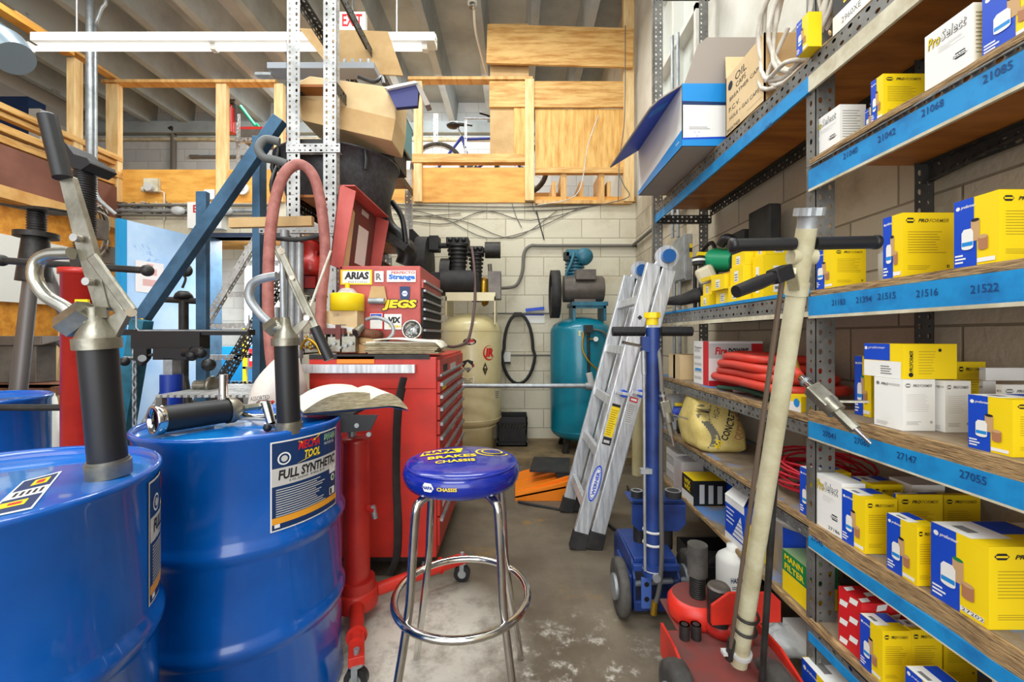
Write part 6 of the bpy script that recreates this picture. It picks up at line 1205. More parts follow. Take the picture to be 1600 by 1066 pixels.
# ============================================================ BLUE JACK
bj = thing('lift_jack', 'dark blue wheeled axle jack with a T-handle and yellow knob in the aisle', 'jack', (.53, 1.8, 0)); Yj = 1.72
def bp(px, py, Y=Yj): return P(px, py, Y)
for px, Y in ((969, 1.75), (1077, 1.82)):
    x = PX(px, Y); m = MB(); m.lathe([(.045, -.018), (.09, -.021), (.106, -.018), (.111, -.008), (.111, .008), (.106, .018), (.09, .021), (.045, .018)], rubber, M=Matrix.Translation((x, Y, .113)) @ Matrix.Rotation(R(90), 4, 'Y'), n=36); m.cyl((x - .03, Y, .113), (x + .03, Y, .113), .05, galv, n=20); m.build('wheel', bj)
MB().cyl((PX(969, 1.75), 1.76, .113), (PX(1077, 1.82), 1.80, .113), .012, galv, n=10).build('axle', bj)
m = MB(); x0, x1 = PX(990, Yj), PX(1063, Yj)
for x in (x0, x1 - .008): m.prism([(0, .03), (.0, .19), (.06, .235), (.3, .22), (.34, .16), (.34, .03)], .008, jackblue, frame((x + .008, Yj + .34, 0), (0, -1, 0), (0, 0, 1)) @ Matrix.Translation((0, 0, 0)))
m.bx(x0, x1, Yj, Yj + .34, .03, .045, jackblue); m.bx(x0, x1, Yj - .005, Yj + .01, .03, .07, jackblue); m.bx(x0, x1, Yj + .0, Yj + .02, .19, .215, jackblue); m.bx(x0 + .01, x1 - .01, Yj + .03, Yj + .3, .205, .23, jackblue); m.bx(x0 - .012, x0, Yj + .02, Yj + .24, .03, .16, jackblue); m.bx(x1, x1 + .012, Yj + .02, Yj + .24, .03, .16, jackblue); m.build('chassis', bj, bevel=.003)
m = MB(); m.bx(PX(1001, Yj), PX(1017, Yj), Yj - .012, Yj, .045, .17, mk('jack_light_blue', s(70, 100, 170), .4))
for z in (.085, .145): m.cyl((PX(1009, Yj), Yj - .014, z), (PX(1009, Yj), Yj - .011, z), .010, black, n=14)
m.build('link_plate', bj, bevel=.003)
m = MB(); M = frame((PX(984, 1.9), 1.86, .29), (1, 0, 0), (0, 0, 1)); W = PX(1066, 1.9) - PX(984, 1.9); m.prism([(.03, 0), (W - .03, 0), (W, .03), (W, .125), (0, .125), (0, .03)], .012, jackblue, M @ Matrix.Translation((0, 0, -.012))); m.bx(PX(984, 1.9), PX(1066, 1.9), 1.86, 2.0, .405, .415, jackblue); m.build('head_bracket', bj, bevel=.003)
for px, rr in ((996, .026), (1053, .036)): x = PX(px, 1.92); MB().cyl((x, 1.93, .415), (x, 1.93, .445), rr, blackm, n=24).lathe([(rr, .445), (rr * .8, .447), (rr * .7, .443), (0, .443)], galv, (x, 1.93, 0), n=24).build('saddle_pad', bj)
m = MB(); m.cyl((PX(1040, 1.9), 1.9, .2), (PX(1040, 1.9), 1.9, .3), .03, ironk, n=16); m.cyl((PX(1000, 1.9), 1.9, .2), (PX(1000, 1.9), 1.9, .3), .03, ironk, n=16); m.build('lift_ram', bj)
hx = PX(1020, 1.70); m = MB(); m.cyl((hx, 1.70, .22), (hx, 1.70, PZ(512, 1.7)), .0275, jackblue, n=24); m.cyl((hx, 1.70, .19), (hx, 1.70, .235), .04, jackblue, n=20); m.cyl((hx, 1.66, .2), (hx, 1.65, .2), .016, galv, n=12); m.bx(hx - .048, hx - .02, 1.68, 1.71, PZ(550, 1.7), PZ(526, 1.7), jackblue); m.build('handle_tube', bj)
for a, b in ((957, 1007), (1032, 1081)):
    m = MB(); m.cyl(P(a, 518, 1.70), P(b, 518, 1.70), .0185, black, n=18)
    for k in range(14): px = a + (b - a) * (k + .5) / 14; m.cyl(P(px, 518, 1.70), P(px + 1.6, 518, 1.70), .0198, black, n=18)
    m.build('hand_grip', bj)
m = MB(); c = P(1019, 508, 1.7); m.cyl(c, c + Vector((0, 0, .028)), .023, nyel, n=16); m.cyl(c + Vector((0, 0, .028)), c + Vector((0, 0, .05)), .033, nyel, n=7, smooth=False); m.build('release_knob', bj, bevel=.003)
m = MB(); m.cyl(P(1005, 548, 1.68), P(1006, 585, 1.68), .010, galv, n=12); m.cyl(P(1006, 585, 1.68), P(1008, 892, 1.68), .006, galv, n=10); m.cyl(P(973, 535, 1.66), P(1002, 541, 1.68), .006, chrome, n=8); m.beam(P(1000, 736, 1.68), P(1018, 736, 1.68), .02, .02, galv); m.build('release_rod', bj)
m = MB(); m.tube([P(1033, 640, 1.68), P(1033, 780, 1.67), P(1034, 860, 1.66), P(1030, 920, 1.66), P(1022, 950, 1.66)], .0095, mk('air_hose_grey', s(86, 82, 78), .6), n=8, k=5); m.cyl(P(1023, 940, 1.66), P(1021, 960, 1.66), .013, gold, n=10)
m.build('air_hose', bj)
m = MB()
for y in (828, 848, 888): m = MB(); m.tube([Vector((hx + .036 * math.cos(a), 1.70 + .036 * math.sin(a), PZ(y, 1.7))) for a in [2 * math.pi * i / 20 for i in range(20)]], .005, mk_lg, n=6, closed=True); m.build('hose_clip', bj)
g3 = blowgun(P(1034, 612, 1.66), P(1053, 697, 1.66), 'silver air gun hanging beside the blue jack handle')
m = MB(); m.tube([P(1034, 612, 1.66), P(1033, 585, 1.66), P(1031, 560, 1.67), P(1028, 545, 1.69)], .0085, wireg, n=8, k=4); m.build('hose', g3)
# ============================================================ RED JACK WITH THE LONG CREAM HANDLE
rj = thing('truck_jack', 'red truck floor jack with a long cream T-handle leaning toward the camera', 'jack', (.65, 1.35, 0))
for px, Y in ((1062, 1.20), (1212, 1.20)):
    x = PX(px, Y); m = MB(); m.lathe([(.045, -.028), (.08, -.032), (.1, -.026), (.105, -.012), (.105, .012), (.1, .026), (.08, .032), (.045, .028)], rubber, M=Matrix.Translation((x, Y, .106)) @ Matrix.Rotation(R(90), 4, 'Y'), n=36); m.cyl((x - .035, Y, .106), (x + .035, Y, .106), .05, galv, n=20); m.build('wheel', rj)
m = MB(); xa, xb = .487, .80
m.bx(xa, xb, 1.10, 1.40, .165, .175, redd); m.bx(xa + .05, xb - .05, 1.40, 1.57, .165, .175, redd); m.bx(xa + .04, xb - .04, 1.1, 1.2, .08, .17, jackred)
for x in (xa - .006, xb): m.prism([(0, .10), (0, .20), (.12, .205), (.30, .16), (.32, .05)], .008, jackred, frame((x + .008, 1.40, 0), (0, -1, 0), (0, 0, 1)))
m.cyl((xa, 1.20, .106), (xb, 1.20, .106), .014, galv, n=10); m.build('chassis', rj, bevel=.003)
m = MB(); m.lathe([(.0, .175), (.085, .175), (.09, .19), (.09, .23), (.075, .25), (.0, .25)], jackred, (.625, 1.47, 0), n=32); m.lathe([(.0, .175), (.06, .178), (.068, .2), (.06, .232), (.03, .24), (.0, .24)], redp, (.685, 1.40, 0), n=28); m.lathe([(.075, .2502), (.0, .2505)], redd, (.625, 1.47, 0), n=32); m.build('hydraulic_body', rj)
m = MB(); m.cyl((.63, 1.46, .24), (.63, 1.46, .34), .024, ironk, n=20)
for k in range(12): m.lathe([(.024, -.003), (.028, 0), (.024, .003)], ironk, (.63, 1.46, .255 + .007 * k), n=20)
m.cyl((.63, 1.46, .325), (.63, 1.46, .43), .033, rubber, n=24); m.build('screw_post', rj, bevel=.003)
m = MB(); m.cyl((.66, 1.37, .22), (.66, 1.37, .335), .035, ironk, n=24); m.lathe([(.035, .335), (.03, .342), (.02, .338), (.0, .338)], motor, (.66, 1.37, 0), n=24); m.build('adapter_cup', rj)
for x in (.545, .582): MB().cyl((x, 1.36, .176), (x, 1.36, .222), .016, ironk, n=16).lathe([(.016, .222), (.011, .222), (.011, .19), (0, .19)], black, (x, 1.36, 0), n=16).build('socket_cup', rj)
m = MB(); M = frame((.615, 1.33, .245), (1, 0, 0), (0, 0, 1)); m.prism([(0, 0), (.215, .01), (.215, .075), (.19, .10), (.055, .10), (0, .06)], .01, jackred, M); m.bx(.69, .75, 1.33, 1.40, .17, .27, jackred); m.build('handle_rest', rj, bevel=.003)
hb, ht = Vector((PX(1153, 1.26), 1.26, .15)), Vector((PX(1258, .905), .905, PZ(372, .905))); hd = (ht - hb).normalized(); HL = (ht - hb).length
m = MB(); m.cyl(hb - hd * .0, ht + hd * .02, .0225, handlec, n=28, r1=.0195); lab(m.build('handle_tube', rj), 'worn cream painted handle tube')
m = MB(); m.cyl(hb - hd * .07, hb + hd * .015, .033, jackred, n=24); m.cyl(hb - hd * .005, hb + hd * .01, .045, jackred, n=24); cc_ = hb + Vector((-.055, 0, 0)); m.cyl(cc_ - hd * .05, cc_ + hd * .01, .016, jackred, n=16); m.cyl(cc_ - hd * .005, cc_ + hd * .008, .028, jackred, n=20); m.beam(cc_, hb, .04, .015, jackred); m.build('handle_socket', rj)
for s_, name in ((-1, 1), (1, 1)):
    X_ = Vector((s_, 0, .02 * s_)); c = ht - hd * .012; m = MB(); m.cyl(c + X_ * .022, c + X_ * (.158 if s_ < 0 else .156), .0138, black, n=20); m.lathe([(.0138, 0), (.0152, .003), (.0152, .010), (.009, .013), (.0, .013)], black, M=orient(c + X_ * .148, c + X_ * .3), n=20); m.build('hand_grip', rj)
m = MB(); c = ht + hd * .02; m.cyl(c - hd * .06 + Vector((-.026, 0, 0)), c - hd * .06 + Vector((.026, 0, 0)), .0175, handlec, n=18)
m.lathe([(.0195, -.005), (.0185, .012), (.021, .026)], galv, M=orient(c, c + hd), n=24)
m.prism([(.029 * (1 + .08 * math.cos(i * math.pi / 2)) * math.cos(i * math.pi / 16), .029 * (1 + .1 * math.cos(6 * i * math.pi / 16)) * math.sin(i * math.pi / 16)) for i in range(32)], .016, galv, orient(c + hd * .026, c + hd)); m.build('release_knob', rj, bevel=.0015)
m = MB(); a_, b_ = P(1232, 424, .86), P(1150, 456, .82); d_ = (b_ - a_).normalized(); m.beam(a_, a_ + d_ * .045, .026, .03, black); m.tube([a_ + d_ * .04, a_ + d_ * .08, b_], [.012, .014, .0125], black, n=12); m.build('lever_grip', rj, bevel=.003)
m = MB(); c = hb + hd * (HL - .11); m.cyl(c - hd * .014, c + hd * .014, .0225, handlec, n=24); m.beam(c + Vector((-.02, -.02, 0)), a_ + Vector((.004, 0, 0)), .02, .014, handlec); m.build('lever_clamp', rj)
m = MB(); m.cyl(P(1139, 1030, 1.24), P(1222, 440, .885), .0055, mk('rod_brown', s(116, 100, 84), .5, m=.4), n=10); m.cyl(P(1139, 1030, 1.24), P(1143, 1000, 1.225), .011, ironk, n=12); m.build('release_rod', rj)
m = MB(); m.cyl(P(1190, 1075, 1.18), P(1222, 560, 1.04), .0085, ironk, n=12); m.build('pump_rod', rj)
m = MB()
for t in (.135, .175):
    m = MB(); c = hb + hd * t * 1.25; X1 = Vector((1, 0, 0)); Y1 = hd.cross(X1).normalized(); m.tube([c + X1 * .030 * math.cos(a) + Y1 * .030 * math.sin(a) for a in [2 * math.pi * i / 20 for i in range(20)]], .004, ironk, n=6, closed=True); m.build('handle_ring', rj)
m = MB(); c = hb + hd * .075; m.cyl(c - hd * .005, c + hd * .005, .03, mk_lg, n=18); m.beam(c, c + Vector((-.055, 0, 0)), .02, .01, mk_lg); m.build('rod_clip', rj)
# electrical box and conduits on the right wall
eb = thing('electrical_box', 'grey electrical disconnect box on the right wall beyond the shelves', 'electrical box', (XR - .1, 3.2, 1.3))
Ye = 3.05; m = MB(); m.bx(PX(1069, Ye), XR - .001, Ye - .02, Ye + .2, PZ(438, Ye), PZ(366, Ye), galv); m.bx(PX(1069, Ye) - .008, PX(1069, Ye), Ye - .02, Ye + .2, PZ(436, Ye), PZ(368, Ye), galv); F = FR(PX(1069, Ye), Ye - .021, PZ(438, Ye)); m.quad(F, .03, .05, .16, .26, nyel); m.quad(F, .028, .052, .2, .23, inkk, .001); m.build('cabinet', eb, bevel=.004)
m = MB()
for dx, z0_, z1_ in ((.03, PZ(366, Ye), 3.4), (.06, PZ(366, Ye), 3.4), (.02, .35, PZ(438, Ye)), (.05, .35, PZ(438, Ye))): m.cyl((XR - .03 - dx + .0, Ye + .06 + dx, z0_), (XR - .03 - dx, Ye + .06 + dx, z1_), .013, galv, n=10)
m.build('conduit', eb)
# ============================================================ CENTRE SHELVING (grey slotted, runs away from the camera)
ux0, ux1, uy0, uy1 = -1.262, -.985, 2.33, 4.06
us = thing('slotted_shelving', 'tall narrow pale grey slotted steel shelving behind the labelled drum', 'shelving', (-1.12, 3.2, 0))
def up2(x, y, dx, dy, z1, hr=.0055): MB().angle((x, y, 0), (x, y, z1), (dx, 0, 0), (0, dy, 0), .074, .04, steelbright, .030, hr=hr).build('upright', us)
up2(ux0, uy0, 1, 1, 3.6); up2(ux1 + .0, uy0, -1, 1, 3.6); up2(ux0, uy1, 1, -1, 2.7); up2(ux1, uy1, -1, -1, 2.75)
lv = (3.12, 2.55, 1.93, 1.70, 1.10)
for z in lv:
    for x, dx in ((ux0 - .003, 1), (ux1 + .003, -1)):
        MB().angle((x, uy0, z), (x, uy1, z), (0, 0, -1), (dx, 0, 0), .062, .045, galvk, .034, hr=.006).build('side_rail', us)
    if z not in (3.12,): MB().bx(ux0 + .004, ux1 - .004, uy0 + .04, uy1 - .04, z - .002, z + .012, plytop).build('shelf_board', us)
for z in (2.16, 1.715): MB().angle((ux0 - (.0 if z > 2 else .15), uy0 - .004, z), (ux1 + .02, uy0 - .004, z), (0, 0, 1), (0, 1, 0), .05, .03, steelbright, .03).build('front_brace', us)
# carton on the level 2.55 seen between the posts
cbx = thing('cardboard_box', 'large battered brown cardboard box sagging across the centre shelving', 'box', (-1.0, 2.75, 2.33)); Yc = 2.46
def qb(px, py, Y=Yc): return P(px, py, Y)
m = MB(); A_ = [qb(466, 118), qb(620, 137), qb(617, 194), qb(463, 163)]; 
def ext(pts, dy, mat, m): v = [tuple(p) for p in pts] + [tuple(p + Vector((0, dy, 0))) for p in pts]; n = len(pts); m.add(v, [tuple(range(n)), tuple(range(2 * n - 1, n - 1, -1))] + [(i, n + i, n + (i + 1) % n, (i + 1) % n) for i in range(n)], mat)
ext([qb(484, 118), qb(620, 137), qb(618, 186), qb(612, 221), qb(470, 187), qb(462, 165), qb(464, 128)], .24, tancl, m); m.build('body', cbx, bevel=.008)
m = MB(); ext([qb(468, 150, Yc - .006), qb(618, 186, Yc - .006), qb(612, 220, Yc - .006), qb(472, 188, Yc - .006)], .004, tancol, m); m.build('side_fold', cbx)
m = MB(); ext([qb(467, 44, 2.9), qb(606, 49, 2.9), qb(630, 118, 2.9), qb(520, 112, 2.9)], .01, tancol, m); m.solo('cardboard_sheet', 'brown cardboard flap sheet standing up behind the battered box', 'cardboard')
m = MB(); 
m.bx(PX(427, 2.75), PX(590, 2.75), 2.68, 2.80, PZ(117, 2.75), PZ(108, 2.75), mk('tray_grey', s(150, 156, 164), .5))
for k in range(6): x = PX(520 + 12 * k, 2.75); m.cyl((x, 2.7, PZ(108, 2.75)), (x, 2.7, PZ(101, 2.75)), .012, galv, n=8)
m.tube([P(560, 120, 2.6), P(585, 128, 2.6), P(596, 120, 2.65), P(600, 132, 2.6)], .012, black, k=4); m.bx(PX(405, 2.75), PX(430, 2.75), 2.7, 2.75, PZ(124, 2.75), PZ(120, 2.75), galv)
m.solo('metal_tray', 'grey metal tray of parts lying on top of the battered box', 'tray')
m = MB(); ext([P(603, 137, 2.4), P(655, 130, 2.4), P(652, 165, 2.4), P(618, 168, 2.4)], .03, mk('folder_navy', s(46, 50, 110), .5), m); ext([P(648, 128, 2.39), P(654, 127, 2.39), P(672, 163, 2.39), P(664, 165, 2.39)], .06, greyc, m); ext([P(600, 136, 2.38), P(648, 126, 2.38), P(652, 129, 2.38), P(606, 139, 2.38)], .08, white, m); m.solo('blue_carton', 'navy blue open carton sticking out right of the battered box', 'carton')
m = MB(); m.bx(-1.22, -.78, 2.73, 3.03, 2.284, 2.42, blackm); m.bx(-1.24, -.76, 2.72, 3.05, 2.42, 2.44, black); m.solo('black_bin', 'flat black bin resting on the round black tub', 'bin')
tb = thing('black_tub', 'large round black plastic tub balanced on the centre shelving', 'tub', (-1.165, 2.78, 1.945)); c = (-1.165, 2.80, 0)
m = MB(); m.lathe([(.0, 1.948), (.27, 1.948), (.29, 1.955), (.355, 2.17), (.375, 2.265), (.385, 2.265), (.388, 2.275), (.375, 2.28), (.362, 2.262), (.345, 2.17), (.28, 1.965), (.0, 1.965)], mk('speckled_black', s(52, 52, 54), .5, c2=s(70, 70, 74), ns=40), c, n=56); m.build('tub_body', tb)
for a in (-65, -40, -15, 15, 45): x, y = c[0] + .375 * math.sin(R(a)), c[1] - .375 * math.cos(R(a)); MB().tube([(x, y, 2.265), (x * 1 + .012 * math.sin(R(a)), y - .012 * math.cos(R(a)), 2.2), (x, y, 2.15)], .014, black, n=8).build('rib', tb)
m = MB(); m.tube([P(432, 262, 2.5), P(424, 290, 2.45), P(430, 320, 2.5)], .012, black, k=4); m.build('handle', tb)
m = MB(); m.tube([P(437, 222, 2.3), P(415, 218, 2.28), P(404, 232, 2.26), P(412, 246, 2.26), P(430, 250, 2.28), P(448, 256, 2.3)], .022, mk('grey_hose', s(96, 98, 96), .6), n=12, k=6); m.solo('grey_hose', 'short curved grey hose looping around the left shelving post', 'hose')
m = MB(); rnd = random.Random(2)
for k in range(6): m.tube([P(460 + rnd.uniform(0, 40), 232 + rnd.uniform(-6, 8), 2.5), P(470 + rnd.uniform(0, 40), 240, 2.45), P(475 + rnd.uniform(0, 20), 225 + rnd.uniform(0, 20), 2.5)], .006, (wirew, black, blackm)[k % 3], k=4)
m.bx(-1.24, -1.03, 2.36, 2.45, 2.19, 2.25, blackm); m.solo('cable_heap', 'dark heap of cables and parts between the shelving posts', 'cables')
m = MB(); m.tube([P(640, 205, 3.3), P(632, 160, 3.3), P(645, 240, 3.2)], .03, mk('teal_bin', s(70, 130, 140), .5), k=3); m.bx(PX(612, 3.3), PX(634, 3.3), 3.25, 3.5, PZ(235, 3.3), PZ(185, 3.3), mk('teal_bin2', s(84, 142, 150), .5)); m.v = m.v[-8:]; m.f = [tuple(range(4))[::-1], (4, 5, 6, 7), (0, 1, 5, 4), (1, 2, 6, 5), (2, 3, 7, 6), (3, 0, 4, 7)]; m.mi = [1] * 6; m.sm = [False] * 6; m.solo('teal_bin', 'faded teal bin at the far end of the battered box', 'bin')
# boards and red things on the lower levels
m = MB(); m.beam(P(360, 349, 2.2), P(489, 346, 2.2), .03, .05, tancol); m.solo('wood_strip', 'brown wooden strip across the front of the centre shelving', 'board')
rb = thing('red_casting', 'shiny red metal machine part on the centre shelving behind the faded hose', 'machine part', (-1.15, 2.45, 1.41)); Yr = 2.42
m = MB(); m.lathe([(.0, 0), (.085, .0), (.1, .03), (.085, .09), (.055, .12), (.06, .17), (.05, .20), (.0, .2)], redp, (PX(486, Yr), Yr, PZ(432, Yr)), n=24); m.beam(P(470, 392, Yr), P(500, 400, Yr), .08, .04, redp); m.tube([P(466, 382, Yr), P(474, 400, Yr), P(468, 420, Yr)], .018, redp, k=4); m.build('body', rb)
MB().bx(PX(472, Yr), PX(500, Yr), Yr - .06, Yr + .1, PZ(452, Yr), PZ(434, Yr), redp).build('base', rb); MB().bx(PX(478, Yr), PX(500, Yr), Yr + .1, Yr + .12, PZ(400, Yr), PZ(370, Yr), plast).build('visor', rb)
MB().bx(ux0 + .004, ux1 - .004, uy0 + .04, 2.9, PZ(455, Yr) - .012, PZ(453, Yr), galvd).build('shelf_board', us)
m = MB(); m.bx(PX(440, 2.4), PX(512, 2.4), 2.40, 2.7, PZ(378, 2.4), PZ(371, 2.4), redd); m.solo('flat_red_box', 'flat dull red piece just above the red casting', 'box'); MB().bx(-1.2, -1.0, 2.4, 2.8, 1.715, 1.78, tancl).solo('cardboard_piece', 'flat cardboard carton on the shelf behind the wooden strip', 'carton')
# black ducts and hoses behind the chest lid
m = MB(); Yd = 3.25; m.tube([P(598, 300, Yd), P(604, 345, Yd), P(622, 370, Yd), P(636, 395, Yd), P(632, 414, Yd)], [.05, .05, .06, .075, .07], black, n=14, k=5); m.tube([P(612, 315, 3.1), P(628, 340, 3.1), P(634, 380, 3.1)], .02, black, k=4); m.solo('black_duct', 'bent black duct hose behind the open chest lid', 'duct')
m = MB(); m.beam(P(592, 358, 3.0), P(640, 392, 3.0), .2, .05, ironk, up=(.5, 0, .8)); m.solo('steel_offcut', 'dark steel bar behind the chest lid', 'board')
# pink faded hose arch
m = MB(); m.tube([P(430, 600, 1.95), P(422, 540, 1.98), P(419, 450, 2.0), P(424, 350, 2.02), P(440, 280, 2.05), P(466, 257, 2.08), P(490, 276, 2.1), (PX(503, 2.12), 2.12, PZ(330, 2.12)), P(508, 400, 2.12), P(502, 470, 2.1), P(500, 530, 2.08)], .0255, pinkhose, n=16, k=8); m.solo('faded_hose', 'thick faded red hose arching in front of the shelving posts', 'hose')
m = MB(); 
for px, py0, py1, r_ in ((444, 360, 560, .022), (456, 372, 560, .018), (467, 380, 560, .02), (430, 480, 600, .02)): MB().cyl(P(px, py1, 2.2), P(px + 1, py0, 2.2), r_, galv, n=12).solo('metal_pipe', {444: 'tallest grey metal pipe standing behind the upright pump lever', 456: 'thinner grey metal pipe, middle of those behind the upright pump', 467: 'rightmost grey metal pipe behind the upright pump', 430: 'short grey metal pipe beside the left leg of the faded hose'}[px], 'pipe', 'pipes behind the upright pump')
m.cyl(P(477, 500, 1.9), P(517, 392, 2.0), .006, wirew, n=8); m.tube([P(428, 372, 2.1), P(450, 374, 2.08), P(470, 374, 2.1), P(500, 368, 2.12)], .012, blackm, k=4, n=8); m.solo('thin_rod', 'thin pale rod leaning in front of the right shelving post', 'rod')
# ============================================================ SLOTTED STAIR
ss = thing('slotted_stair', 'steep stair made of slotted steel angle rising left to right by the doorway', 'stair', (-2.6, 3.45, 0)); Ya, Yb = 3.35, 3.75
pa, pb = P(205, 700, Ya), P(414, 358, Ya); pa.z = .0; pa.x = pb.x - (pb.z) * .60
off_ = Vector((.12, Yb - Ya, 0))
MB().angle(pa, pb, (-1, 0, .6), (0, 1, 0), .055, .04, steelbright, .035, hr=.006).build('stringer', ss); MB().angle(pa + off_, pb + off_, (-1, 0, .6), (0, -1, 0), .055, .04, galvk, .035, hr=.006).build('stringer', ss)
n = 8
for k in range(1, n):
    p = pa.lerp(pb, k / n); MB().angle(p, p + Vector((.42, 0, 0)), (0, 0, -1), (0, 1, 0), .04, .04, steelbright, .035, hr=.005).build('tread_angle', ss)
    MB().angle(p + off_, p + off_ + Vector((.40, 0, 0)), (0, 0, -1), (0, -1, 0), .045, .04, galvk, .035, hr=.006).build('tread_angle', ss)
p0 = pa + Vector((.42, 0, 0)); p1 = pb + Vector((.42, 0, 0)); MB().angle(p0, p1, (-1, 0, .6), (0, 1, 0), .05, .04, galvk, .035, hr=.006).build('stringer', ss)
# ============================================================ BLUE ENGINE HOIST
eh = thing('engine_hoist', 'slate blue steel hoist frame with a long diagonal boom and a hanging chain', 'hoist', (-2.0, 2.6, 0)); Yh = 2.55
m = MB(); m.beam(P(212, 512, Yh), P(438, 186, Yh), .06, .072, hoistblue, up=(-.8, 0, .6)); m.build('boom', eh, bevel=.004)
m = MB(); m.bx(PX(309, 2.7), PX(325, 2.7), 2.68, 2.72, 0, PZ(300, 2.7), hoistblue); m.build('mast', eh, bevel=.004)
m = MB(); m.bx(PX(398, 2.75), PX(410, 2.75), 2.72, 2.80, 0, PZ(215, 2.75), hoistblue); m.build('mast', eh, bevel=.004)
m = MB(); m.beam(P(222, 500, 2.45), P(190, 690, 2.45), .075, .08, tealb); m.bx(PX(196, 2.45) - .04, PX(196, 2.45) + .04, 2.41, 2.49, 0, .6, tealb); m.build('lower_arm', eh, bevel=.004)
m = MB(); m.bx(PX(196, 2.45) - .04, PX(410, 2.75), 2.62, 2.70, .0, .07, hoistblue); m.bx(PX(196, 2.45) - .04, PX(196, 2.45) + .04, 2.2, 2.8, 0, .07, hoistblue); m.build('base', eh, bevel=.004)
m = MB()
for k in range(16):
    z = PZ(522, 2.38) - .036 * k; x = PX(210, 2.38); t = (k % 2) * math.pi / 2; m.tube([Vector((x + .009 * math.cos(a) * math.cos(t), 2.38 + .009 * math.cos(a) * math.sin(t), z + .024 * math.sin(a))) for a in [2 * math.pi * i / 12 for i in range(12)]], .0048, galv, n=6, closed=True)
m.build('chain', eh)
m = MB(); m.bx(PX(194, 2.3), PX(392, 2.3), 2.28, 2.34, PZ(524, 2.3), PZ(515, 2.3), black); m.bx(PX(212, 2.3), PX(318, 2.3), 2.27, 2.35, PZ(545, 2.3), PZ(520, 2.3), black); m.bx(PX(246, 2.25), PX(298, 2.25), 2.22, 2.3, PZ(562, 2.25), PZ(545, 2.25), black)
m.tube([P(213, 490, 2.28), P(213, 512, 2.28), P(217, 517, 2.28), P(386, 517, 2.28), P(389, 512, 2.28), P(389, 492, 2.28)], .005, galv, n=6)
m.tube([P(300, 548, 2.2), P(286, 552, 2.2), P(318, 548, 2.2)], .02, black, k=3); m.sph(P(326, 570, 2.2), .034, black); m.sph(P(300, 556, 2.2), .028, black); m.sph(P(314, 552, 2.2), .028, black); m.prism([(.0, 0), (.07, 0), (.07, -.05), (.035, -.09), (.0, -.05)], .03, black, frame(P(216, 545, 2.24), (1, 0, 0), (0, 0, 1))); m.cyl(P(222, 560, 2.2), P(222, 560, 2.19), .018, galv, n=12); m.sph(P(195, 565, 2.2), .024, black); m.cyl(P(195, 560, 2.2), P(209, 560, 2.3), .01, galv); m.cyl(P(262, 548, 2.26), P(232, 556, 2.22), .008, ironk)
m.build('cross_bar', eh, bevel=.003)
m = MB(); m.cyl(P(268, 585, 2.25), P(268, 640, 2.25), .05, mk('ram_blue', s(14, 52, 150), .35), n=24); m.cyl(P(268, 612, 2.25), P(268, 680, 2.25), .052, mk('ram_blue2', s(18, 58, 160), .35), n=24); m.bx(PX(262, 2.25), PX(276, 2.25), 2.22, 2.28, PZ(585, 2.25), PZ(560, 2.25), galv); m.build('hydraulic_ram', eh)
m = MB(); m.lathe([(.012, -.006), (.026, -.004), (.026, .004), (.012, .006)], gold, M=frame(P(220, 504, Yh - .06), (1, 0, 0), (0, 0, 1)), n=12); m.cyl(P(220, 504, Yh - .07), P(220, 504, Yh - .05), .012, gold, n=6); m.build('pivot_bolt', eh)
# ============================================================ LEFT STANDS AND JACKS
bs = thing('tripod_stand', 'tall dark steel tripod screw stand with a flat saddle at the left edge', 'stand', (-2.65, 2.35, 0)); Yt = 2.35
def t5(px, py, Y=Yt): return P(px, py, Y)
apex = t5(55, 372)
m = MB(); m.cyl(t5(54, 440), t5(56, 366), .075, ironk, r1=.052, n=20); m.cyl(t5(57, 372), t5(57, 364), .09, ironk, n=24); m.beam(t5(36, 366), t5(78, 368), .03, .022, ironk); m.build('collar', bs)
m = MB(); m.cyl(t5(57, 368), t5(57, 332), .036, ironk, n=18)
for k in range(9): m.lathe([(.036, -.006), (.042, 0), (.036, .006)], ironk, (apex.x + .008, Yt, PZ(366 - 4 * k, Yt)), n=18)
m.build('screw', bs)
m = MB(); c = t5(56, 328); m.add([tuple(c + Vector(v)) for v in ((-.17, -.09, .02), (.0, -.09, -.01), (.1, -.09, -.012), (.17, -.09, -.02), (-.15, .09, .035), (.0, .09, .0), (.1, .09, .0), (.2, .09, -.005))], [(0, 1, 5, 4), (1, 2, 6, 5), (2, 3, 7, 6)], ironk); m.build('saddle', bs, solid=.014)
for (px, py, Y) in ((8, 700, 2.2), (40, 760, 2.1), (120, 560, 2.55)):
    a = t5(54, 385); b = P(px, py, Y); d = (b - a); b = a + d * (a.z / -d.z); b.z = .0
    if px == 120: b = Vector((-2.35, 2.75, 0))
    if px == 8: b = Vector((-3.0, 2.45, 0))
    if px == 40: b = Vector((-2.62, 2.16, 0))
    MB().cyl(a, b, .03, mk('leg_steel%d' % px, s(104, 98, 94), .45, m=.4), n=14).build('leg', bs)
pj = thing('post_jack', 'tall red post jack with a black threaded screw and long black T-handle', 'jack', (-1.56, 1.52, 0)); Yp = 1.52
def p5(px, py, Y=Yp): return P(px, py, Y)
xc = PX(128, Yp)
m = MB(); m.lathe([(.0, .02), (.16, .02), (.16, .03), (.06, .05), (.055, .06), (.055, PZ(430, Yp)), (.062, PZ(430, Yp)), (.062, PZ(421, Yp)), (.0, PZ(421, Yp))], redp, (xc, Yp, 0), n=32); m.build('cylinder', pj)
MB().bx(PX(119, 1.46), PX(139, 1.46), 1.455, 1.463, PZ(484, 1.46), PZ(468, 1.46), nyel).build('sticker', pj)
m = MB(); ztop = PZ(262, Yp); m.cyl((xc + .01, Yp, PZ(422, Yp)), (xc + .01, Yp, ztop), .026, black, n=20)
k = 0
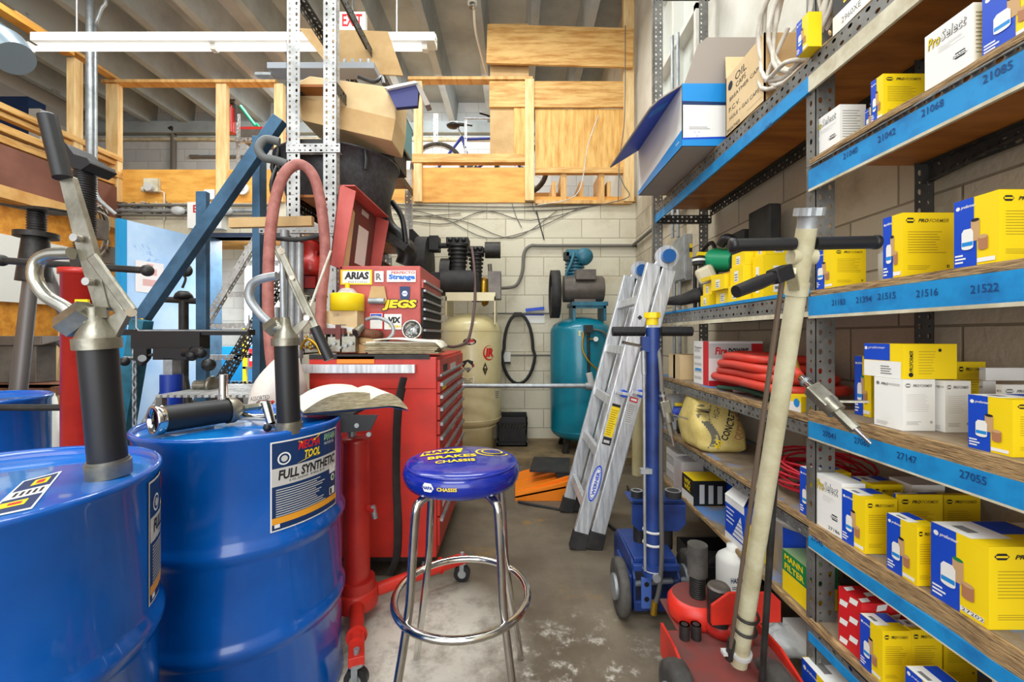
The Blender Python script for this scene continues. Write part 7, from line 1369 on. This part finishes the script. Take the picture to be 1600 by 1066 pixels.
while PZ(400, Yp) + .0085 * k < ztop: m.lathe([(.026, -.003), (.0325, 0), (.026, .003)], ironk, (xc + .01, Yp, PZ(400, Yp) + .0085 * k), n=20); k += 1
m.cyl((xc + .005, Yp, PZ(421, Yp)), (xc + .005, Yp, PZ(404, Yp)), .034, ironk, n=6, smooth=False); m.build('screw', pj)
m = MB(); M = frame((xc - .01, Yp - .05, ztop - .01), (1, 0, -.3), (.3, 0, 1)); m.prism([(-.05, .06), (-.03, 0), (.06, 0), (.085, .03), (.07, .045), (.02, .045), (-.02, .075)], .1, black, M @ Matrix.Translation((0, 0, -.1))); m.build('saddle', pj, bevel=.004)
m = MB(); m.cyl(p5(2, 407), p5(232, 423), .0125, ironk, n=14)
for e in ((2, 407), (230, 423)): m.sph(p5(*e), .021, ironk)
m.build('t_handle', pj)
MB().cyl(P(-60, 637, 1.45), P(128, 637, 1.5), .0115, ironk, n=14).build('handle_bar', pj)
# bench and vice on the left
wb = thing('steel_bench', 'low dark steel bench frame against the left boards', 'bench', (-3.5, 3.1, 0))
m = MB(); m.bx(-4.1, -3.15, 3.0, 3.04, .74, .80, rust); m.bx(-3.19, -3.15, 2.9, 3.3, .74, .80, rust); m.bx(-4.1, -3.15, 3.0, 3.3, .78, .80, rust); m.build('top_frame', wb)
for x in (-4.05, -3.19):
    for y in (3.0, 3.26): MB().bx(x, x + .04, y, y + .04, 0, .74, rust).build('leg', wb)
m = MB(); c = Vector((-3.6, 3.2, .8)); m.bx(c.x - .5, c.x + .12, c.y - .1, c.y + .1, 1.08, 1.15, motor); m.add([(c.x + .12, c.y - .1, 1.08), (c.x + .12, c.y + .1, 1.08), (c.x + .32, c.y, 1.15), (c.x + .12, c.y - .1, 1.15), (c.x + .12, c.y + .1, 1.15)], [(0, 2, 3), (1, 4, 2), (2, 4, 3), (0, 1, 2), (0, 3, 4, 1)], motor); m.bx(c.x - .25, c.x + .05, c.y - .07, c.y + .07, .801, 1.08, motor); m.solo('anvil', 'grey steel anvil standing on the low bench', 'anvil', bevel=.006)
m = MB()
for k in range(3): MB().tube([(-3.35 + .05 * k, 3.09, 1.1), (-3.25 + .03 * k, 3.07, 1.0), (-3.24 + .03 * k, 3.05, .81)], .012, blackm, k=5).solo('black_hose', ('left', 'middle', 'right')[k] + ' one of three short black hoses hanging by the anvil', 'hose', 'black hoses by the anvil')
m = MB(); m.cyl((-3.05, 2.86, .0), (-3.2, 2.88, .75), .05, whitep, n=16); m.cyl((-3.13, 2.91, .4), (-3.155, 2.913, .52), .052, tancol, n=16); m.cyl((-2.98, 2.88, .42), (-2.86, 2.88, .42), .012, whitep, n=8); m.cyl((-2.98, 2.9, .42), (-3.1, 2.9, .5), .02, gold, n=8); m.solo('white_post', 'leaning white pipe with a tan band beside the bench', 'pipe')
m = MB(); p0 = P(100, 560, 3.3); m.beam((PX(95, 3.7), 3.6, 0), (PX(112, 3.8), 3.8, PZ(420, 3.8)), .03, .07, pinelight); m.solo('timber_batten', 'pale timber batten leaning against the orange wall board', 'batten')
MB().bx(PX(145, 3.9), PX(162, 3.9), 3.85, 3.95, PZ(374, 3.9), PZ(344, 3.9), motor).solo('wall_speaker', 'dark grey box under the big conduit on the left', 'box')
# big conduit at the platform corner
m = MB(); Yk = 3.95; xk = PX(141, Yk); m.cyl((xk, Yk, PZ(326, Yk)), (xk, Yk, 4.9), .033, galv, n=18); m.cyl((xk, Yk, PZ(333, Yk)), (xk, Yk, PZ(322, Yk)), .045, wireg, n=18); x2 = xk + .05; m.tube([(x2, Yk, PZ(300, Yk)), (x2, Yk, PZ(60, Yk)), (x2 + .005, Yk, PZ(38, Yk)), (x2 + .06, Yk, PZ(12, Yk)), (x2 + .10, Yk, PZ(-4, Yk)), (x2 + .1, Yk, 4.9)], .015, galv, n=10, k=3); m.tube([(x2, Yk, PZ(300, Yk)), (x2 + .02, Yk + .02, PZ(312, Yk)), (x2 + .09, Yk + .1, PZ(330, Yk))], .018, galv, k=3); m.solo('ceiling_conduit', 'thick galvanised conduit rising to the ceiling at the platform corner', 'conduit')
m = MB(); rnd = random.Random(31)
for k in range(8): a = [P(155 + rnd.uniform(-6, 14), 300 + rnd.uniform(0, 20), 4.1)]; 
for k in range(8): m.tube([P(146, 318 + 3 * k % 11, 4.0), P(158 + rnd.uniform(-5, 12), 330 + rnd.uniform(-10, 14), 4.1), P(166 + rnd.uniform(-4, 6), 350 + 5 * k, 4.2), P(160 + rnd.uniform(-6, 12), 380 + 3 * k, 4.25)], .007, (wirew, wireg, blackm)[k % 3], k=4, n=6)
m.bx(PX(156, 4.3), PX(176, 4.3), 4.28, 4.36, PZ(412, 4.3), PZ(386, 4.3), wireg); m.solo('hanging_wires', 'knot of wires hanging below the big conduit', 'wires')
m = MB(); m.tube([P(126, 440, 4.08), P(118, 450, 4.0), P(126, 462, 4.08), P(134, 450, 4.12)], .012, wirew, k=4, closed=True); m.cyl(P(126, 460, 4.08), P(128, 500, 4.1), .008, wirew); m.solo('coiled_white_wire', 'small coil of white wire on the orange wall board', 'wire')
MB().bx(XL - .0, XL + .004, 3.62, 3.7, PZ(462, 3.6) , PZ(454, 3.6), nbluel).solo('blue_tape_scrap', 'scrap of blue tape on the white wall board', 'tape')
# plastic bag draped beside the drum, tub behind it
m = MB(); rnd = random.Random(12); vs = []; n1, n2 = 20, 10; c = Vector((PX(404, 1.75), 1.85, .0))
for j in range(n2 + 1):
    t = j / n2
    for i in range(n1): a = 2 * math.pi * i / n1; rr = .11 * (1 - .55 * t ** 2) * (1 + .14 * math.sin(3 * a + 4 * t) + .08 * math.sin(7 * a)); vs.append((c.x + rr * math.cos(a) + .07 * t, c.y + rr * .8 * math.sin(a), .84 + .21 * t + .03 * math.sin(a + 2) * (1 - t)))
fs = [(j * n1 + i, j * n1 + (i + 1) % n1, (j + 1) * n1 + (i + 1) % n1, (j + 1) * n1 + i) for j in range(n2) for i in range(n1)] + [tuple(range(n1))[::-1], tuple(range(n2 * n1, n2 * n1 + n1))]
m.add(vs, fs, mk('crumpled_bag', s(226, 216, 206), .55, bump=.4, bs=20), True); F = frame((c.x - .02, c.y - .10, .87), (1, 0, .12), (0, .05, 1)); m.text('ASSORTED', F, -.01, .01, .018, inkk, w=.08, off=.004); 
for k in range(4): m.beam((c.x + .01 + .02 * k, c.y - .1, .85), (c.x + .04 + .02 * k, c.y - .1, .88), .012, .008, printr if k % 2 else mk_lg)
m.solo('white_rag_bag', 'crumpled white bag with small print behind the lying pump', 'bag')
MB().bx(c.x - .16, c.x + .07, 1.76, 1.97, .0, .835, ironk).solo('waste_bin', 'dark bin under the crumpled white bag', 'bin')
# grated cart top behind drum
gt = thing('grated_shelf', 'grey slotted grate shelf behind the lying pump', 'shelf', (-1.5, 2.3, 0)); m = MB(); x0, x1, y0, y1, z = -1.72, -1.27, 2.02, 2.20, .855
for k in range(14): m.bx(x0 + k * .033, x0 + k * .033 + .02, y0, y1 + .3, z, z + .012, steelbright) if x0 + k * .033 + .02 < x1 else None
m.build('grate', gt)
for x in (x0, x1 - .03): MB().bx(x, x + .03, y0, y0 + .03, 0, z, galvd).bx(x, x + .03, y1 + .27, y1 + .3, 0, z, galvd).build('leg_frame', gt)
m = MB(); m.cyl(P(305, 602, 2.25), P(330, 602, 2.25), .026, alum, n=18); m.lathe([(.0, 0), (.045, 0), (.05, .012), (.045, .02), (0, .02)], alum, M=orient(P(328, 602, 2.25), P(345, 602, 2.25)), n=20); m.cyl(P(315, 606, 2.25), (PX(315, 2.25), 2.25, .867), .012, alum); m.solo('shiny_knob', 'round metal fitting on the grated shelf', 'fitting')
# ============================================================ SEEN THROUGH THE DOORWAY
def room(px, py, Y): return P(px, py, Y)
m = MB(); m.lathe([(.17, -.1), (.28, -.11), (.315, -.09), (.325, -.06), (.325, .06), (.315, .09), (.28, .11), (.17, .1), (.17, -.1)], rubber, M=Matrix.Translation((-2.72, 4.12, .11)), n=36)
for a in (.04, -.03, 0): m.lathe([(.3255, a - .006), (.329, a), (.3255, a + .006)], black, M=Matrix.Translation((-2.72, 4.12, .11)), n=36)
m.solo('car_tyre', 'tyre lying flat in front of the doorway', 'tyre')
tm = MB(); 
m2 = thing('car_tyre', 'upper tyre seen behind the chrome pump stub near the doorway', 'tyre', (-2.72, 4.1, .225)); m = MB(); m.lathe([(.17, -.1), (.28, -.11), (.315, -.09), (.325, -.06), (.325, .06), (.315, .09), (.28, .11), (.17, .1), (.17, -.1)], rubber, M=Matrix.Translation((-2.72, 4.1, .5)) , n=36); m.build('tread', m2); MB().cyl((-2.72, 4.1, .225), (-2.72, 4.1, .40), .2, galv, n=20).build('hub', m2)
rk = thing('parts_rack', 'open rack with yellow and red goods in the room beyond the doorway', 'rack', (-2.9, 5.6, 0)); rx0, rx1, ry0, ry1 = -3.55, -2.35, 5.5, 5.9
for x in (rx0, rx1 - .04):
    for y in (ry0, ry1 - .04): MB().bx(x, x + .04, y, y + .04, 0, 1.25, nyel if x < -3 else pine).build('post', rk)
for z in (.22, .72, 1.2): MB().bx(rx0, rx1, ry0, ry1, z, z + .03, galvd).build('shelf_board', rk)
rnd = random.Random(77); cols = [('yellow', nyel), ('red', printr), ('white', white), ('blue', nbluel), ('orange', orange), ('grey', galvd), ('navy', navy), ('green', green)]
k = 0
for z, lvname in ((.251, 'lower'), (.751, 'upper'), (1.231, 'top')):
    x = rx0 + .06
    while x < rx1 - .16:
        wd = rnd.uniform(.07, .16); h_ = rnd.uniform(.16, .38 if z < 1 else .26); cn, mt = cols[k % len(cols)]; k += 1
        MB().bx(x, x + wd, ry0 + .03, ry0 + .25, z, z + h_, mt).quad(FR(x, ry0 + .03, z), wd * .15, wd * .85, h_ * .3, h_ * .6, white if cn != 'white' else navy).solo('parts_box', cn + ' container on the ' + lvname + ' board of the rack beyond the doorway', 'container', 'goods on the rack beyond the doorway'); x += wd + .015
m = MB(); m.bx(-4.1, -3.75, 5.9, 6.5, .001, 1.0, nbluel); m.solo('blue_cabinet', 'blue cabinet at the left of the room beyond the doorway', 'cabinet')
m = MB(); m.bx(-3.75, -3.35, 6.50, 6.545, 1.15, 2.0, white); m.bx(-3.8, -3.3, 6.5, 6.54, 1.1, 1.15, galv); m.bx(-3.8, -3.3, 6.5, 6.54, 2.0, 2.05, galv); m.bx(-3.8, -3.75, 6.5, 6.54, 1.15, 2.0, galv); m.bx(-3.35, -3.3, 6.5, 6.54, 1.15, 2.0, galv); struct(m, 'window_2')
jk = thing('screw_jack', 'dark slim jack stand with a cross bar in front of the pale blue door', 'jack', (-2.4, 3.0, 0)); Yq = 3.0
m = MB(); m.cyl((PX(287, Yq), Yq, .0), (PX(287, Yq), Yq, PZ(470, Yq)), .03, ironk, n=14); m.lathe([(.0, 0), (.06, 0), (.05, .03), (.03, .05), (.0, .05)], ironk, (PX(287, Yq), Yq, PZ(466, Yq)), n=18); m.build('post', jk)
for a in ((-.2, -.1), (.2, -.1), (.0, .2)): MB().cyl((PX(287, Yq), Yq, .9), (PX(287, Yq) + a[0], Yq + a[1], .0), .022, ironk, n=12).build('leg', jk)
MB().cyl(P(256, 468, Yq), P(311, 471, Yq), .022, ironk, n=14).build('cross_bar', jk); m = MB(); m.tube([P(285, 450, Yq), P(290, 435, Yq), P(283, 425, Yq), P(292, 415, Yq)], .008, ironk, k=4); m.sph(P(292, 423, Yq), .04, ironk, (1, .6, 1.1)); m.build('screw_hook', jk)
# ============================================================ LOFT AND CEILING ITEMS
fl = thing('tube_light', 'long white fluorescent tube fixture hanging under the concrete ceiling', 'ceiling light', (-1.9, 3.6, 4.0)); Yl = 3.45
MB().bx(PX(60, Yl), PX(681, Yl), Yl - .06, Yl + .06, PZ(71, Yl), PZ(58, Yl), whitep).bx(PX(660, Yl), PX(682, Yl), Yl - .03, Yl + .03, PZ(63, Yl), PZ(57, Yl), whitep).build('housing', fl)
tube = mk('lit_tube', (1, 1, .98, 1), .4, emit=1.6)
for a, b in ((48, 332), (338, 662)): MB().cyl(P(a, 76, Yl), P(b, 76, Yl), .0185, tube, n=14).build('tube', fl)
for px in (46, 335, 664): MB().bx(PX(px - 4, Yl), PX(px + 4, Yl), Yl - .025, Yl + .025, PZ(80, Yl), PZ(68, Yl), whitep).build('tube_socket', fl)
for px in (120, 620): MB().cyl((PX(px, Yl), Yl, PZ(58, Yl)), (PX(px, Yl), Yl, CZ + .02), .006, galv, n=6).build('hanger', fl)
ex = thing('exit_sign', 'white exit sign with red letters hanging from the ceiling', 'sign', (-1.5, 3.9, 4.05)); Ye = 3.9
m = MB(); x0, x1 = PX(530, Ye), PX(572, Ye); m.bx(x0, x1, Ye - .02, Ye + .03, PZ(49, Ye), PZ(21, Ye), white); F = FR(x0, Ye - .0205, PZ(49, Ye)); m.text('EXIT', F, .035, .03, .115, printr, w=.185, bold=.03); m.build('sign_plate', ex); MB().cyl(((x0 + x1) / 2, Ye, PZ(21, Ye)), ((x0 + x1) / 2, Ye, CZ + .02), .01, galv, n=8).build('stem', ex)
m = MB(); Yu = 4.3; m.cyl(P(738, -10, 4.0), P(738, 6, 4.0), .045, whitep, n=14); m.cyl(P(738, 6, 4.0), P(738, 12, 4.0), .03, glass, n=12); m.tube([P(740, 8, 4.0), P(742, 40, 4.2), P(746, 62, 4.4), P(760, 115, 4.9)], .012, whitep, k=4); m.solo('ceiling_lampholder', 'small white lampholder with a conduit running back along a joist', 'lampholder')
hv = thing('unit_heater', 'blue grey sheet metal heater duct hanging over the left platform', 'heater', (-3.9, 3.05, 3.3)); Yv = 3.05
m = MB(); m.tube([P(-110, 50, Yv), P(-60, 56, Yv), P(-20, 66, Yv), P(8, 78, Yv), P(24, 92, Yv)], [.17, .17, .165, .15, .12], mk('duct_grey', s(120, 134, 144), .4, m=.4), n=24, k=1); m.tube([P(-20, 66, Yv), P(-12, 69, Yv)], .172, mk('duct_grey2', s(104, 118, 130), .4, m=.4), n=24); m.build('duct', hv); MB().cyl((PX(-10, Yv), Yv, PZ(50, Yv)), (PX(-10, Yv), Yv, CZ + .02), .01, galv).build('hanger', hv)
# wall devices on the kick board
bl = thing('alarm_horn', 'yellowed square alarm horn on the loft kick board above the door', 'alarm', (PX(240, BY), BY, 2.7)); MB().bx(PX(230, BY), PX(252, BY), BY - .05, BY - .002, PZ(302, BY), PZ(281, BY), cream).build('case', bl, bevel=.006); MB().cyl((PX(242, BY), BY - .05, PZ(296, BY)), (PX(242, BY), BY - .09, PZ(296, BY)), .045, mk_lg, n=20).build('horn', bl); MB().cyl((PX(233, BY), BY - .055, PZ(299, BY)), (PX(230, BY), BY - .065, PZ(299, BY)), .03, cream, n=12).build('side_lamp', bl); MB().tube([(PX(254, BY), BY - .02, PZ(300, BY)), (PX(259, BY), BY - .02, PZ(302, BY)), (PX(259, BY), BY - .02, PZ(345, BY))], .007, wirew, n=6).build('wire', bl)
MB().cyl((PX(381, BY), BY - .03, PZ(296, BY)), (PX(381, BY), BY - .005, PZ(296, BY)), .062, white, n=28).cyl((PX(381, BY), BY - .035, PZ(296, BY)), (PX(381, BY), BY - .03, PZ(296, BY)), .03, mk_lg, n=20).solo('smoke_detector', 'round white detector on the loft kick board', 'detector', bevel=.004)
MB().bx(PX(323, BY), PX(339, BY), BY - .04, BY - .002, PZ(313, BY), PZ(298, BY), white).solo('junction_box', 'small square white box between the alarm horn and the round detector', 'box', bevel=.004)
em = thing('emergency_light', 'white emergency light box with two clear lamp heads over the door', 'emergency light', (PX(330, BY), BY, 2.3)); m = MB(); m.bx(PX(303, BY), PX(355, BY), BY - .09, BY - .002, PZ(360, BY), PZ(320, BY), white); m.text('EXIT', FR(PX(303, BY), BY - .0905, PZ(360, BY)), .06, .16, .08, printr, w=.2, bold=.03); m.build('case', em, bevel=.008)
for px in (289, 362): MB().sph((PX(px, BY), BY - .09, PZ(333, BY)), .055, plast, (1.3, .8, .8)).cyl((PX(px, BY), BY - .08, PZ(333, BY)), (PX(px, BY), BY - .03, PZ(333, BY)), .02, white).build('lamp_head', em)
# loft storage: small slotted rack, extinguisher, pipes, bicycle
m = MB(); m.cyl((PX(360, 4.51), 4.51, PZ(208, 4.51)), (PX(360, 4.51), 4.51, PZ(170, 4.51)), .045, redp, n=20); m.cyl((PX(360, 4.51), 4.51, PZ(170, 4.51)), (PX(360, 4.51), 4.51, PZ(163, 4.51)), .02, redp, r1=.012, n=14); m.tube([(PX(361, 4.51), 4.51, PZ(162, 4.51)), (PX(368, 4.51), 4.51, PZ(165, 4.51)), (PX(369, 4.51), 4.51, PZ(190, 4.51))], .012, black, k=4); m.beam((PX(357, 4.51), 4.51, PZ(158, 4.51)), (PX(368, 4.51), 4.51, PZ(156, 4.51)), .02, .012, black); fe = m.solo('fire_extinguisher', 'red fire extinguisher hanging on the loft post', 'fire extinguisher')
lr = thing('slotted_rack', 'small slotted rack with a red topped box in the loft', 'rack', (-3.2, 5.2, 2.62)); 
for px in (369, 428): MB().angle((PX(px, 5.2), 5.2, 2.62), (PX(px, 5.2), 5.2, PZ(178 if px < 400 else 215, 5.2)), (1, 0, 0), (0, 1, 0), .05, .05, steelbright, .05, hr=.008).build('upright', lr)
MB().angle((PX(367, 5.2), 5.19, PZ(222, 5.2)), (PX(434, 5.2), 5.19, PZ(222, 5.2)), (0, 0, 1), (0, 1, 0), .05, .04, steelbright, .05, hr=.008).build('shelf_angle', lr)
m = MB(); m.bx(PX(374, 5.3), PX(434, 5.3), 5.25, 5.6, PZ(218, 5.3), PZ(205, 5.3), motor); m.bx(PX(376, 5.3), PX(436, 5.3), 5.25, 5.6, PZ(205, 5.3), PZ(201, 5.3), redp); m.solo('flat_case', 'flat grey case with red lid on the loft rack', 'case')
m = MB(); m.cyl(P(376, 166, 5.3), P(400, 198, 5.3), .02, green); m.cyl(P(400, 198, 5.3), P(404, 196, 5.3), .03, green); m.solo('green_pole', 'dark green pole leaning over the loft rack', 'pole')
m = MB(); m.cyl((PX(271, 6.86), 6.86, 2.62), (PX(271, 6.86), 6.86, PZ(206, 6.86)), .04, wireg, n=12); m.cyl((PX(271, 6.86), 6.82, PZ(206, 6.82)), (PX(276, 6.86), 6.86, PZ(200, 6.86)), .07, blackm, n=12); m.solo('drain_pipe', 'dark vertical drain pipe on the far loft wall', 'pipe')
m = MB(); m.cyl((PX(292, 6.8), 6.874, PZ(242, 6.8)), (PX(436, 6.8), 6.874, PZ(242, 6.8)), .025, wireg, n=12); m.cyl((PX(292, 6.8), 6.87, PZ(242, 6.8)), (PX(306, 6.8), 6.87, PZ(242, 6.8)), .029, wireg, n=12); m.solo('horizontal_pipe', 'thin horizontal pipe across the far loft wall', 'pipe')
m = MB(); m.cyl((-6.8, 6.86, 4.35), (1.1, 6.86, 4.35), .03, cream, n=10); m.solo('ledge_pipe', 'pale pipe running along the top of the far loft wall', 'pipe')
# bicycle
bk = thing('bicycle', 'blue bicycle with black saddle stored in the loft', 'bicycle', (PX(720, 5.1), 5.1, 2.62)); Yb_ = 5.1
def b5(px, py): return P(px, py, Yb_)
def wheel(px):
    c = Vector((PX(px, Yb_), Yb_, 2.83 + .335)); RR = lambda r: [c + Vector((r * math.cos(a), 0, r * math.sin(a))) for a in [2 * math.pi * i / 36 for i in range(36)]]
    m = MB(); m.tube(RR(.305), .026, rubber, n=8, closed=True); m.build('tyre', bk); m = MB(); m.tube(RR(.275), .010, galv, n=6, closed=True)
    for i in range(14): a = 2 * math.pi * i / 14; m.cyl(c, c + Vector((.27 * math.cos(a), 0, .27 * math.sin(a))), .0022, galv, n=4)
    m.cyl(c + Vector((0, -.04, 0)), c + Vector((0, .04, 0)), .02, galv, n=10); m.build('rim', bk); return c
wc1 = wheel(683); wc2 = wc1 + Vector((1.02, 0, 0)); wheel(683 + 1.02 / Yb_ * 660)
bmat = mk('bike_blue', s(20, 50, 160), .3)
bb_ = wc1 + Vector((.42, 0, -.04)); st_ = b5(722, 214); hd1 = b5(785, 212); hd0 = hd1 + Vector((.04, 0, -.14))
m = MB()
for a, b in ((bb_, st_), (wc1, bb_), (wc1, st_), (st_ + Vector((0, 0, -.03)), hd1 + Vector((0, 0, -.03))), (bb_, hd0), (hd0, hd1 + Vector((-.01, 0, .04))), (hd0, wc2)): m.cyl(a, b, .017, bmat, n=10)
m.build('frame', bk)
m = MB(); m.cyl(st_, b5(714, 198), .012, chrome, n=10); m.add([tuple(v) for v in ()], [], black) if 0 else None; m.sph(b5(708, 196), .075, black, (1.1, .9, .55)); m.tube([b5(708, 194), b5(722, 194), b5(738, 196)], [.05, .035, .018], black, n=10, k=4, flat=.7); m.build('saddle', bk)
m = MB(); m.tube([hd1, hd1 + Vector((-.02, 0, .12)), b5(768, 196) + Vector((0, -.2, 0)), b5(752, 197) + Vector((0, -.3, 0))], .012, black, k=3); m.tube([hd1 + Vector((-.02, 0, .12)), b5(768, 196) + Vector((0, .25, 0))], .012, black); m.build('handlebar', bk)
m = MB(); m.cyl(bb_ + Vector((0, -.06, 0)), bb_ + Vector((0, -.05, 0)), .085, black, n=24); m.cyl(bb_ + Vector((0, -.07, 0)), bb_ + Vector((.1, -.07, .12)), .01, galv); m.build('crank', bk)
lr2 = thing('slotted_rack', 'pale slotted upright and frame behind the bicycle in the loft', 'rack', (PX(682, 5.6), 5.6, 2.62))
MB().angle((PX(677, 5.6), 5.6, 2.62), (PX(677, 5.6), 5.6, PZ(178, 5.6)), (1, 0, 0), (0, 1, 0), .06, .05, steelbright, .05, hr=.008).build('upright', lr2)
MB().angle((PX(726, 4.7), 4.66, 2.62), (PX(726, 4.7), 4.66, PZ(188, 4.7)), (1, 0, 0), (0, 1, 0), .03, .03, steelbright, .05, c1=1, hr=.006).build('upright', lr2)
MB().cyl((PX(726, 4.7), 4.66, PZ(188, 4.7)), (PX(790, 4.7), 4.66, PZ(188, 4.7)), .01, galv).build('top_bar', lr2)
MB().bx(PX(660, 5.6), PX(790, 5.6), 5.62, 5.66, 3.05, 3.09, motor).build('shelf_angle', lr2)
MB().bx(PX(640, 5.1), PX(880, 5.1), 4.95, 5.25, 2.621, 2.829, pineh).solo('timber_crate', 'low timber crate under the blue bicycle in the loft', 'crate')
# struct far-left dark store on platform
m = MB(); m.bx(-6.7, -6.0, 5.2, 5.4, 2.62, 4.1, navy); m.solo('dark_blue_cabinet', 'dark blue tall cabinet far back on the left platform', 'cabinet')
MB().bx(-5.99, -5.85, 5.2, 5.35, 2.62, 3.95, whitep).solo('white_cabinet', 'white narrow cabinet beside the dark blue one on the platform', 'cabinet')
